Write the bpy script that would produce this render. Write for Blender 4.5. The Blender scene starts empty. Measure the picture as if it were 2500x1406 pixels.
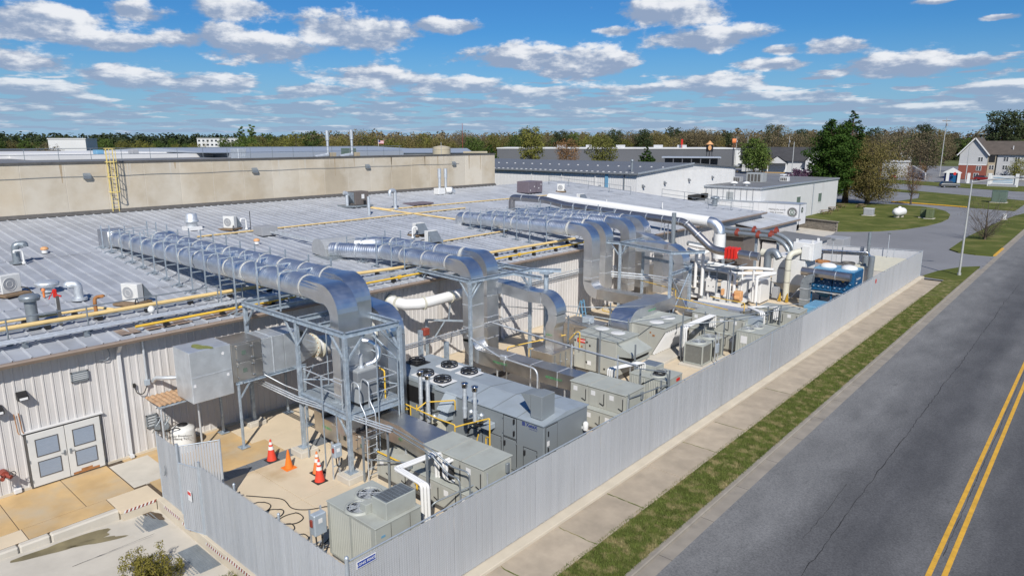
import bpy, math, random
from mathutils import Vector, Matrix
R_ = random.Random(7)
PI = math.pi
sc = bpy.context.scene
# ---------------------------------------------------------------- camera
cam = bpy.data.cameras.new('camera'); cam.sensor_width = 36; cam.lens = 24.0; cam.clip_end = 12000
camo = bpy.data.objects.new('camera', cam); sc.collection.objects.link(camo)
camo.location = (0, 0, 13.0)
camo.rotation_euler = (math.radians(90 - 12.186), 0, math.radians(41.333))
sc.camera = camo
# ---------------------------------------------------------------- sun and sky
SUN_EL = 41.0
sdir = Vector((0.70, -0.714, 0)).normalized()
sunl = bpy.data.lights.new('sun', 'SUN'); sunl.energy = 4.4; sunl.angle = math.radians(0.53); sunl.color = (1.0, 0.95, 0.87)
suno = bpy.data.objects.new('sun', sunl); sc.collection.objects.link(suno)
tosun = Vector((sdir.x*math.cos(math.radians(SUN_EL)), sdir.y*math.cos(math.radians(SUN_EL)), math.sin(math.radians(SUN_EL))))
suno.rotation_euler = tosun.to_track_quat('Z', 'Y').to_euler(); suno.location = (20, -20, 40)
sc.view_settings.view_transform = 'Standard'; sc.view_settings.look = 'None'
sc.view_settings.exposure = 0.4; sc.view_settings.gamma = 1.0; sc.view_settings.use_curve_mapping = False

class NT:
    def __init__(s, tree): s.t = tree; s.n = tree.nodes; s.l = tree.links
    def new(s, ty, **kw):
        n = s.n.new(ty)
        for k, v in kw.items(): setattr(n, k, v)
        return n
    def link(s, a, b): s.l.new(a, b)
    def setin(s, sock, v):
        if hasattr(v, 'is_output'): s.l.new(v, sock)
        else: sock.default_value = v
    def math(s, op, a, b=None, c=None, clamp=False):
        n = s.n.new('ShaderNodeMath'); n.operation = op; n.use_clamp = clamp
        for i, v in enumerate((a, b, c)):
            if v is not None: s.setin(n.inputs[i], v)
        return n.outputs[0]
    def vm(s, op, a, b=None, c=None):
        n = s.n.new('ShaderNodeVectorMath'); n.operation = op
        for i, v in enumerate((a, b, c)):
            if v is not None: s.setin(n.inputs[i], v)
        return n.outputs['Value'] if op in ('LENGTH', 'DOT_PRODUCT') else n.outputs[0]
    def noise(s, vec, scale, detail=4, rough=.55, dist=0):
        n = s.n.new('ShaderNodeTexNoise'); n.inputs['Scale'].default_value = scale
        n.inputs['Detail'].default_value = detail; n.inputs['Roughness'].default_value = rough
        n.inputs['Distortion'].default_value = dist
        if vec is not None: s.l.new(vec, n.inputs['Vector'])
        return n
    def ramp(s, fac, stops):
        n = s.n.new('ShaderNodeValToRGB'); e = n.color_ramp.elements
        while len(e) < len(stops): e.new(0.5)
        for i, (p, c) in enumerate(stops):
            e[i].position = p; e[i].color = (c[0], c[1], c[2], 1) if not isinstance(c, (int, float)) else (c, c, c, 1)
        s.setin(n.inputs[0], fac); return n.outputs[0]
    def mix(s, f, a, b, ty='RGBA', blend='MIX'):
        n = s.n.new('ShaderNodeMix'); n.data_type = 'RGBA'; n.blend_type = blend
        s.setin(n.inputs[0], f); s.setin(n.inputs[6], a if hasattr(a, 'is_output') else (*a, 1)[:4]); s.setin(n.inputs[7], b if hasattr(b, 'is_output') else (*b, 1)[:4])
        return n.outputs[2]

world = bpy.data.worlds.new('World'); sc.world = world; world.use_nodes = True
w = NT(world.node_tree); w.n.clear()
sky = w.new('ShaderNodeTexSky'); sky.sky_type = 'NISHITA'; sky.sun_disc = False
sky.sun_elevation = math.radians(SUN_EL); sky.sun_rotation = math.atan2(sdir.x, sdir.y)
sky.altitude = 0; sky.air_density = 1.0; sky.dust_density = 0.6; sky.ozone_density = 3.2
hs = w.new('ShaderNodeHueSaturation'); hs.inputs['Saturation'].default_value = 1.15
w.link(sky.outputs[0], hs.inputs['Color'])
tc = w.new('ShaderNodeTexCoord')
D = w.vm('NORMALIZE', tc.outputs['Generated'])
sx = w.new('ShaderNodeSeparateXYZ'); w.link(D, sx.inputs[0])
hz = w.math('SQRT', w.math('ADD', w.math('MULTIPLY', sx.outputs[0], sx.outputs[0]), w.math('MULTIPLY', sx.outputs[1], sx.outputs[1])))
el = w.math('DIVIDE', sx.outputs[2], w.math('MAXIMUM', hz, 0.02))
az = w.math('ARCTAN2', sx.outputs[0], sx.outputs[1])
# the cloud field repeats round the horizon every 96 degrees
PER = math.radians(96); AZ0 = math.radians(-89)
azw = w.math('ADD', w.math('FLOORED_MODULO', w.math('SUBTRACT', az, AZ0), PER), AZ0)
elc = w.math('MAXIMUM', el, 0.0)
lel = w.math('LOGARITHM', w.math('ADD', elc, 0.035), math.e)
cw = w.new('ShaderNodeCombineXYZ'); w.link(azw, cw.inputs[0]); w.link(w.math('MULTIPLY', lel, 0.34), cw.inputs[1])
n1 = w.noise(cw.outputs[0], 15, 8, .60)
n2 = w.noise(w.vm('ADD', cw.outputs[0], (0.016, 0.022, 0)), 15, 8, .60)     # the same billows seen a little towards the sun
cx = w.new('ShaderNodeCombineXYZ'); w.link(azw, cx.inputs[0]); w.link(el, cx.inputs[1])
CLOUDS = [(-1.2903, 0.1365, 0.0979, 0.025), (-1.2004, 0.1533, 0.0501, 0.019), (-1.2429, 0.1196, 0.0665, 0.0161), (-1.3196, 0.0893, 0.0526, 0.0191), (-1.217, 0.0781, 0.0691, 0.0195), (-1.3193, 0.0597, 0.0787, 0.0157), (-1.1532, 0.1252, 0.0382, 0.0138), (-1.0922, 0.1684, 0.0498, 0.0179), (-1.0661, 0.1222, 0.0936, 0.0256), (-0.9445, 0.1476, 0.1157, 0.0304), (-0.8175, 0.1533, 0.0564, 0.0117), (-1.1099, 0.072, 0.0658, 0.0154), (-0.9091, 0.0846, 0.0959, 0.0217), (-0.9865, 0.067, 0.0935, 0.014), (-0.7157, 0.1135, 0.0969, 0.0229), (-0.6186, 0.1047, 0.0841, 0.0283), (-0.8019, 0.0775, 0.0805, 0.0166), (-0.681, 0.0666, 0.0974, 0.0122), (-0.5047, 0.1687, 0.0895, 0.025), (-0.4601, 0.1332, 0.1029, 0.0188), (-0.5805, 0.1472, 0.0388, 0.0096), (-0.3636, 0.1155, 0.0321, 0.0092), (-0.2983, 0.1174, 0.0419, 0.0139), (-0.4356, 0.0773, 0.0826, 0.016), (-0.3748, 0.0975, 0.0546, 0.0113), (-0.2226, 0.0901, 0.0801, 0.0222), (-0.1552, 0.0912, 0.0281, 0.0103), (-0.1274, 0.0598, 0.0607, 0.013), (-0.1909, 0.0382, 0.0503, 0.0068), (-0.1878, 0.1615, 0.0327, 0.0055), (-0.1292, 0.138, 0.023, 0.0045), (-0.5442, 0.0684, 0.0608, 0.0099), (-0.3718, 0.0574, 0.0744, 0.0084)]
d1 = d2 = None
for (ca, ce, ra, re) in CLOUDS:
    q = w.vm('MULTIPLY_ADD', cx.outputs[0], (1/ra, 1/re, 0), (-ca/ra, -ce/re, 0))
    l1 = w.vm('LENGTH', q); l2 = w.vm('LENGTH', w.vm('SUBTRACT', q, (0.15, 0.6, 0)))
    d1 = l1 if d1 is None else w.math('SMOOTH_MIN', d1, l1, 0.35)
    d2 = l2 if d2 is None else w.math('SMOOTH_MIN', d2, l2, 0.30)
# loose rows of small cumulus low over the horizon
nl = w.noise(w.vm('MULTIPLY', cw.outputs[0], (1, 2.4, 1)), 15, 2, .5)
nm = w.noise(w.vm('MULTIPLY_ADD', cw.outputs[0], (1, 2.0, 1), (3.1, 1.7, 0)), 7.5, 2, .5)
low = w.math('MULTIPLY', w.math('SUBTRACT', w.math('MAXIMUM', nl.outputs[0], w.math('SUBTRACT', nm.outputs[0], 0.02)), 0.47), 6.0)
lowm = w.math('MULTIPLY', w.math('SUBTRACT', 1.5, w.math('DIVIDE', elc, 0.09), clamp=True), w.math('DIVIDE', elc, 0.014, clamp=True))
lowd = w.math('SUBTRACT', w.math('MULTIPLY', w.math('ADD', low, 0.7), lowm), 0.7)
core = w.math('MAXIMUM', w.math('SUBTRACT', 1.0, d1), lowd)
bill = w.math('MULTIPLY', w.math('SUBTRACT', n1.outputs[0], 0.5), 2.5)
dens = w.math('ADD', core, bill)
mr = w.new('ShaderNodeMapRange'); mr.interpolation_type = 'SMOOTHSTEP'; w.link(dens, mr.inputs[0])
for i, v in enumerate((0.02, 0.42, 0, 1)): mr.inputs[i+1].default_value = v
grad = w.math('MULTIPLY', w.math('SUBTRACT', n1.outputs[0], n2.outputs[0]), 3.4)
lit = w.math('ADD', w.math('MULTIPLY_ADD', w.math('SUBTRACT', 1.0, d2, clamp=True), 0.85, 0.22), grad)
lit = w.math('SUBTRACT', lit, w.math('MULTIPLY', w.math('SUBTRACT', core, 0.55, clamp=True), 0.35))
ml = w.new('ShaderNodeMapRange'); ml.interpolation_type = 'SMOOTHSTEP'; w.link(lit, ml.inputs[0])
for i, v in enumerate((0.18, 1.12, 0, 1)): ml.inputs[i+1].default_value = v
ccol = w.mix(ml.outputs[0], (3.2, 4.1, 5.8), (9.3, 9.5, 9.9))
base = w.mix(1.0, hs.outputs[0], (0.32, 0.68, 1.0), blend='MULTIPLY')
veil = w.math('POWER', w.math('SUBTRACT', 1.0, w.math('DIVIDE', elc, 0.15), clamp=True), 1.5)
haze_c = w.mix(w.math('MULTIPLY', veil, 0.88), base, (3.7, 5.5, 7.7))
alpha = w.math('MULTIPLY', mr.outputs[0], w.math('MULTIPLY_ADD', w.math('DIVIDE', elc, 0.09, clamp=True), 0.42, 0.55))
skyc = w.mix(alpha, haze_c, ccol)
world.cycles.sampling_method = 'MANUAL'; world.cycles.sample_map_resolution = 512
bg = w.new('ShaderNodeBackground'); bg.inputs['Strength'].default_value = 0.070
w.link(skyc, bg.inputs['Color'])
wo = w.new('ShaderNodeOutputWorld'); w.link(bg.outputs[0], wo.inputs[0])

# ---------------------------------------------------------------- materials
MATS = {}
def mat(key, col, rough=.6, metal=0.0, var=.12, scale=2.0, bump=0.0, bscale=60.0, col2=None, c2lo=.55, c2hi=.75, s2=1.2, streak=False, rnd=0.0, spec=.5, stretch=None, detail=5):
    if key in MATS: return MATS[key]
    k_ = .80 if metal < .3 else 1.0; col = tuple(c*k_ for c in col); col2 = tuple(c*k_ for c in col2) if col2 else None
    m = bpy.data.materials.new(key); m.use_nodes = True; t = NT(m.node_tree)
    b = t.n['Principled BSDF']
    g = t.new('ShaderNodeNewGeometry'); pos = g.outputs['Position']
    if stretch: pos = t.vm('MULTIPLY', pos, stretch)
    n = t.noise(pos, scale, detail)
    lo = tuple(max(0, c*(1-var)) for c in col); hi = tuple(min(1, c*(1+var)) for c in col)
    c = t.ramp(n.outputs[0], [(.28, lo), (.72, hi)])
    if col2:
        p2 = g.outputs['Position']
        if streak: p2 = t.vm('MULTIPLY', p2, (1, 1, .12))
        nn = t.noise(p2, s2, 6, .6)
        f = t.ramp(nn.outputs[0], [(c2lo, 0.0), (c2hi, 1.0)])
        c = t.mix(f, c, col2)
    if rnd:
        oi = t.new('ShaderNodeObjectInfo')
        c = t.mix(1.0, c, t.ramp(oi.outputs['Random'], [(0, (1-rnd,)*3), (1, (1.0,)*3)]), blend='MULTIPLY')
    t.link(c, b.inputs['Base Color'])
    b.inputs['Roughness'].default_value = rough; b.inputs['Metallic'].default_value = metal
    b.inputs['Specular IOR Level'].default_value = spec
    if metal > .3 or rough < .5:
        rr = t.noise(pos, scale*2.3, 4)
        t.link(t.math('MULTIPLY_ADD', rr.outputs[0], .22, rough-.11), b.inputs['Roughness'])
    if bump:
        bn = t.noise(g.outputs['Position'], bscale, 4)
        bp = t.new('ShaderNodeBump'); bp.inputs['Strength'].default_value = bump; bp.inputs['Distance'].default_value = .02
        t.link(bn.outputs[0], bp.inputs['Height']); t.link(bp.outputs[0], b.inputs['Normal'])
    MATS[key] = m; return m
M = {}
def dm(key, *a, **k): M[key] = mat(key, *a, **k)
dm('galv', (.55, .58, .61), .5, .6, .16, 5, col2=(.62, .66, .70), s2=9)
dm('steel', (.40, .46, .52), .5, .55, .15, 6)
dm('duct', (.78, .80, .82), .44, 1.0, .12, 1.2, bump=.12, bscale=5, col2=(.62, .63, .64), s2=1.6, c2lo=.5, c2hi=.8)
dm('stainless', (.60, .57, .53), .34, .95, .12, 1.5, bump=.06, bscale=5)
dm('sheet', (.66, .70, .735), .42, .72, .14, 2.0, bump=.08, bscale=3)
dm('siding', (.62, .60, .585), .5, 0, .05, .8, col2=(.47, .43, .38), c2lo=.55, c2hi=.85, s2=1.1, streak=True)
dm('siding_white', (.70, .70, .70), .5, 0, .04, .8, col2=(.56, .54, .51), c2lo=.6, c2hi=.9, s2=.5, streak=True)
dm('roofm', (.46, .485, .53), .5, .1, .13, .9, col2=(.33, .345, .375), c2lo=.5, c2hi=.8, s2=.55, rnd=.14, bump=.05, bscale=30)
dm('roofrib', (.56, .58, .62), .5, .1, .08, 1.5)
dm('roofrust', (.33, .25, .20), .7, 0, .3, 2.0, col2=(.42, .40, .36), s2=2)
dm('gutter', (.30, .235, .19), .5, 0, .1, 2)
dm('darktrim', (.10, .095, .09), .6, 0, .2, 3)
dm('concwall', (.54, .46, .345), .85, 0, .13, .35, col2=(.66, .60, .50), c2lo=.42, c2hi=.62, s2=.22, rnd=.12, bump=.12, bscale=25)
dm('concstreak', (.42, .33, .22), .85, 0, .2, 1.0, streak=True)
dm('slab', (.66, .55, .40), .85, 0, .10, .5, col2=(.46, .33, .18), c2lo=.58, c2hi=.80, s2=.35, bump=.12, bscale=45)
dm('slab_stain', (.56, .38, .18), .8, 0, .22, .7, col2=(.50, .40, .27), c2lo=.45, c2hi=.7, s2=.6, bump=.12, bscale=45)
dm('slab_pale', (.57, .53, .46), .85, 0, .10, .9, col2=(.47, .41, .33), c2lo=.58, c2hi=.85, s2=.8, bump=.12, bscale=45)
dm('sidewalk', (.46, .385, .295), .9, 0, .14, 1.4, col2=(.36, .305, .235), c2lo=.48, c2hi=.72, s2=.8, bump=.25, bscale=50, rnd=.12)
dm('curbcream', (.60, .53, .42), .85, 0, .1, 1.0, bump=.12, bscale=40)
dm('gutterpan', (.30, .268, .225), .9, 0, .16, 1.2, col2=(.22, .20, .175), s2=.8, bump=.2, bscale=40)
dm('asphalt', (.105, .108, .120), .88, 0, .26, .22, col2=(.125, .128, .135), c2lo=.60, c2hi=.72, s2=38, bump=.30, bscale=70, stretch=(1, .22, 1))
def road_mat():
    m = bpy.data.materials.new('road_asphalt'); m.use_nodes = True; t = NT(m.node_tree); b = t.n['Principled BSDF']
    g = t.new('ShaderNodeNewGeometry'); sp = t.new('ShaderNodeSeparateXYZ'); t.link(g.outputs['Position'], sp.inputs[0])
    big = t.noise(t.vm('MULTIPLY', g.outputs['Position'], (.5, .07, 1)), 1.0, 4); mid = t.noise(t.vm('MULTIPLY', g.outputs['Position'], (1, .35, 1)), .9, 5)
    x = t.math('ADD', sp.outputs[0], t.math('MULTIPLY', t.math('SUBTRACT', big.outputs[0], .5), 2.4))
    mr_ = t.new('ShaderNodeMapRange'); t.link(x, mr_.inputs[0])
    for i, v in enumerate((-9.0, 4.0, 0, 1)): mr_.inputs[i+1].default_value = v
    band = t.ramp(mr_.outputs[0], [(0, (.175,.178,.187)), (.10, (.165,.168,.177)), (.24, (.105,.107,.116)), (.36, (.082,.084,.093)), (.44, (.125,.127,.136)), (.50, (.128,.130,.138)), (.58, (.082,.084,.093)), (.75, (.078,.080,.089)), (1, (.11,.112,.12))])
    c = t.mix(1.0, band, t.ramp(mid.outputs[0], [(.25, (.66,.66,.65)), (.75, (1.04,1.03,1.0))]), blend='MULTIPLY')
    agg = t.noise(g.outputs['Position'], 16, 5, .75); c = t.mix(1.0, c, t.ramp(agg.outputs[0], [(.32, (.66,.66,.66)), (.68, (1.40,1.39,1.36))]), blend='MULTIPLY')
    oil = t.noise(t.vm('MULTIPLY', g.outputs['Position'], (1, .5, 1)), 2.1, 4); c = t.mix(t.ramp(oil.outputs[0], [(.66, 0.0), (.74, .55)]), c, (.05,.05,.052))
    t.link(c, b.inputs['Base Color']); b.inputs['Roughness'].default_value = .88; b.inputs['Specular IOR Level'].default_value = .3
    bn = t.noise(g.outputs['Position'], 75, 3); bp = t.new('ShaderNodeBump'); bp.inputs['Strength'].default_value = .3; bp.inputs['Distance'].default_value = .02
    t.link(bn.outputs[0], bp.inputs['Height']); t.link(bp.outputs[0], b.inputs['Normal']); M['road'] = m
road_mat()
dm('asphalt2', (.21, .213, .226), .9, 0, .14, .12, col2=(.28, .28, .29), c2lo=.55, c2hi=.75, s2=25, bump=.25, bscale=60)
dm('crack', (.022, .022, .024), .95, 0, .3, 4)
dm('yellowline', (.70, .39, .04), .7, 0, .16, 3, col2=(.30, .20, .08), c2lo=.58, c2hi=.74, s2=14)
dm('whiteline', (.70, .70, .68), .7, 0, .12, 3)
dm('grass', (.105, .12, .03), .95, 0, .4, 1.3, col2=(.27, .23, .11), c2lo=.48, c2hi=.66, s2=1.8, bump=.5, bscale=26, spec=.1)
dm('lawn', (.105, .125, .03), .95, 0, .30, .30, col2=(.20, .17, .07), c2lo=.5, c2hi=.74, s2=.3, bump=.4, bscale=12, spec=.1)
dm('field', (.11, .125, .05), .95, 0, .3, .02, col2=(.17, .16, .10), s2=.012, spec=.1)
dm('soil', (.10, .07, .045), .95, 0, .3, 4)
dm('blade', (.115, .148, .034), .8, 0, .4, 3, col2=(.32, .27, .13), s2=1.8, c2lo=.49, c2hi=.64, spec=.2)
dm('slat', (.52, .53, .55), .55, 0, .05, .25, col2=(.42, .425, .43), s2=.9, c2lo=.5, c2hi=.85, streak=True, rnd=.07)
dm('slatfar', (.53, .545, .575), .55, 0, .05, .3)
dm('wire', (.26, .285, .31), .8, 0, .1, 5, spec=.15)
dm('post', (.42, .46, .50), .5, .5, .12, 5)
dm('unit', (.42, .425, .385), .55, 0, .07, 1.0, col2=(.33, .32, .27), s2=2.2, c2lo=.55, c2hi=.85, streak=True)
dm('unit2', (.41, .43, .395), .55, 0, .07, 1.2, col2=(.34, .345, .31), s2=1.3, c2lo=.52, c2hi=.8)
dm('louver', (.44, .45, .41), .5, 0, .05, 3)
dm('coil', (.20, .205, .19), .6, .2, .1, 6, bump=.3, bscale=150)
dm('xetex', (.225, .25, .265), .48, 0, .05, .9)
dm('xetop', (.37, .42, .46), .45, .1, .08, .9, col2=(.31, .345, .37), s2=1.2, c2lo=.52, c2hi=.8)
dm('heatergrey', (.20, .215, .235), .5, 0, .06, 2)
dm('heaterlt', (.36, .38, .39), .5, 0, .06, 2)
dm('black', (.015, .015, .017), .5, 0, .2, 4)
dm('rubber', (.022, .021, .02), .75, 0, .25, 6)
dm('fanblack', (.02, .021, .024), .4, .1, .2, 6)
dm('white', (.76, .76, .75), .45, 0, .03, 2)
dm('whitepipe', (.80, .80, .79), .4, 0, .02, 2, col2=(.70, .68, .62), c2lo=.68, c2hi=.9, s2=1.2)
dm('cream', (.62, .60, .50), .5, 0, .06, 2)
dm('poly', (.72, .72, .70), .5, 0, .04, 3)
dm('yellowpipe', (.74, .47, .055), .5, 0, .10, 3)
dm('ladderyellow', (.78, .62, .22), .5, 0, .08, 3)
dm('gaspale', (.72, .53, .24), .6, 0, .10, 2, col2=(.45, .26, .10), c2lo=.66, c2hi=.85, s2=3)
dm('rust', (.36, .16, .055), .85, 0, .35, 5)
dm('corrug_rust', (.50, .33, .20), .7, .2, .3, 5, col2=(.36, .17, .07), s2=3)
dm('conered', (.72, .06, .03), .5, 0, .07, 5)
dm('coneorange', (.85, .20, .02), .5, 0, .06, 5)
dm('conewhite', (.75, .75, .74), .35, 0, .05, 6)
dm('disc', (.40, .46, .52), .45, .1, .06, 4)
dm('red', (.66, .03, .02), .45, 0, .08, 4)
dm('darkred', (.30, .06, .04), .5, .1, .12, 5)
dm('orange', (.75, .22, .06), .5, 0, .1, 4)
dm('blue', (.010, .10, .24), .4, 0, .08, 1.5)
dm('bluelight', (.16, .36, .54), .4, 0, .08, 1.5)
dm('labelwhite', (.78, .78, .78), .5, 0, .03, 4)
dm('green', (.05, .40, .14), .5, 0, .05, 4)
dm('signblue', (.02, .06, .32), .5, 0, .05, 4)
dm('navy', (.02, .04, .20), .5, 0, .05, 4)
dm('doorw', (.66, .66, .64), .5, 0, .05, 2, col2=(.55, .47, .38), c2lo=.7, c2hi=.9, s2=2)
dm('screen', (.30, .36, .45), .4, .1, .12, 8, stretch=(1, 1, 14))
dm('grate', (.20, .22, .245), .6, .1, .15, 8)
dm('deck', (.36, .40, .43), .5, .6, .12, 6)
dm('glass', (.04, .05, .06), .08, 0, .1, 1)
dm('pipegrey', (.24, .27, .295), .4, .45, .12, 3)
dm('darkduct', (.37, .36, .365), .32, .9, .1, 2)
dm('brownunit', (.145, .125, .115), .55, 0, .1, 3)
dm('purpleunit', (.17, .14, .165), .55, 0, .1, 3)
dm('block', (.29, .255, .21), .9, 0, .18, 2, bump=.2, bscale=30, rnd=.25)
dm('trailer', (.74, .745, .76), .4, 0, .03, .6)
dm('trailertrim', (.42, .45, .49), .4, .5, .08, 2)
dm('brick', (.26, .075, .05), .85, 0, .2, 6)
dm('vinyl', (.50, .505, .51), .6, 0, .04, .5)
dm('tan', (.42, .36, .26), .7, 0, .06, .5)
dm('shingle', (.098, .080, .068), .9, 0, .2, .6)
dm('shingle_dark', (.045, .045, .05), .9, 0, .2, .6)
dm('farwhite', (.66, .665, .67), .6, 0, .05, .1)
dm('fargrey', (.34, .35, .37), .6, 0, .08, .1)
dm('fardark', (.105, .11, .125), .6, 0, .08, .1)
dm('farroof', (.36, .40, .46), .5, .1, .06, .05)
dm('fartan', (.50, .44, .33), .8, 0, .1, .1)
dm('greyroof', (.155, .163, .178), .6, .1, .07, .1)
dm('flatroof', (.18, .185, .195), .8, 0, .15, .4)
dm('roofwhite', (.70, .70, .70), .7, 0, .08, .2)
dm('bark', (.085, .065, .05), .95, 0, .3, 6, bump=.5, bscale=20)
dm('barkred', (.10, .060, .045), .95, 0, .3, 6)
dm('chrome', (.6, .6, .62), .2, 1, .05, 3)
dm('tyre', (.02, .02, .02), .8, 0, .1, 5)
dm('wood', (.22, .15, .09), .85, 0, .25, 5)
dm('utilgreen', (.13, .16, .075), .55, 0, .1, 3)
dm('padgreen', (.12, .17, .14), .55, 0, .1, 3)
dm('streetpole', (.50, .50, .48), .45, .5, .1, 3)
dm('sludge', (.22, .185, .10), .5, 0, .4, 1.2, col2=(.20, .17, .10), s2=1.5)
dm('algae', (.22, .24, .07), .7, 0, .3, 5)
dm('flagred', (.5, .05, .07), .6, 0, .3, 3)
dm('peach', (.68, .36, .16), .6, 0, .06, 3)

def leafmat(key, col, col2, tr=.25):
    m = bpy.data.materials.new(key); m.use_nodes = True; t = NT(m.node_tree); b = t.n['Principled BSDF']
    g = t.new('ShaderNodeNewGeometry'); oi = t.new('ShaderNodeObjectInfo')
    n = t.noise(g.outputs['Position'], .9, 4)
    f = t.math('ADD', t.math('MULTIPLY', g.outputs['Random Per Island'], .55), t.math('MULTIPLY', n.outputs[0], .5))
    c = t.mix(f, col, col2)
    c = t.mix(1.0, c, t.ramp(oi.outputs['Random'], [(0, (.72, .72, .72)), (1, (1.15, 1.1, 1.0))]), blend='MULTIPLY')
    t.link(c, b.inputs['Base Color']); b.inputs['Roughness'].default_value = .75; b.inputs['Specular IOR Level'].default_value = .15
    tb = t.new('ShaderNodeBsdfTranslucent'); t.link(c, tb.inputs['Color'])
    mx = t.new('ShaderNodeMixShader'); mx.inputs[0].default_value = tr
    t.link(b.outputs[0], mx.inputs[1]); t.link(tb.outputs[0], mx.inputs[2])
    t.link(mx.outputs[0], t.n['Material Output'].inputs[0]); M[key] = m
leafmat('leaf_cedar', (.016, .045, .008), (.055, .105, .018))
leafmat('leaf_pine', (.035, .056, .026), (.075, .095, .045), .3)
leafmat('leaf_olive', (.12, .105, .035), (.23, .195, .075))
leafmat('leaf_spring', (.115, .135, .03), (.23, .22, .06))
leafmat('leaf_green', (.045, .09, .02), (.11, .15, .04))
leafmat('leaf_bud', (.15, .125, .078), (.22, .185, .115), .3)
leafmat('leaf_rust', (.19, .105, .05), (.27, .165, .085), .2)
leafmat('leaf_purple', (.06, .03, .075), (.16, .08, .14), .2)
leafmat('leaf_bush', (.14, .14, .03), (.32, .27, .06))
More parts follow.
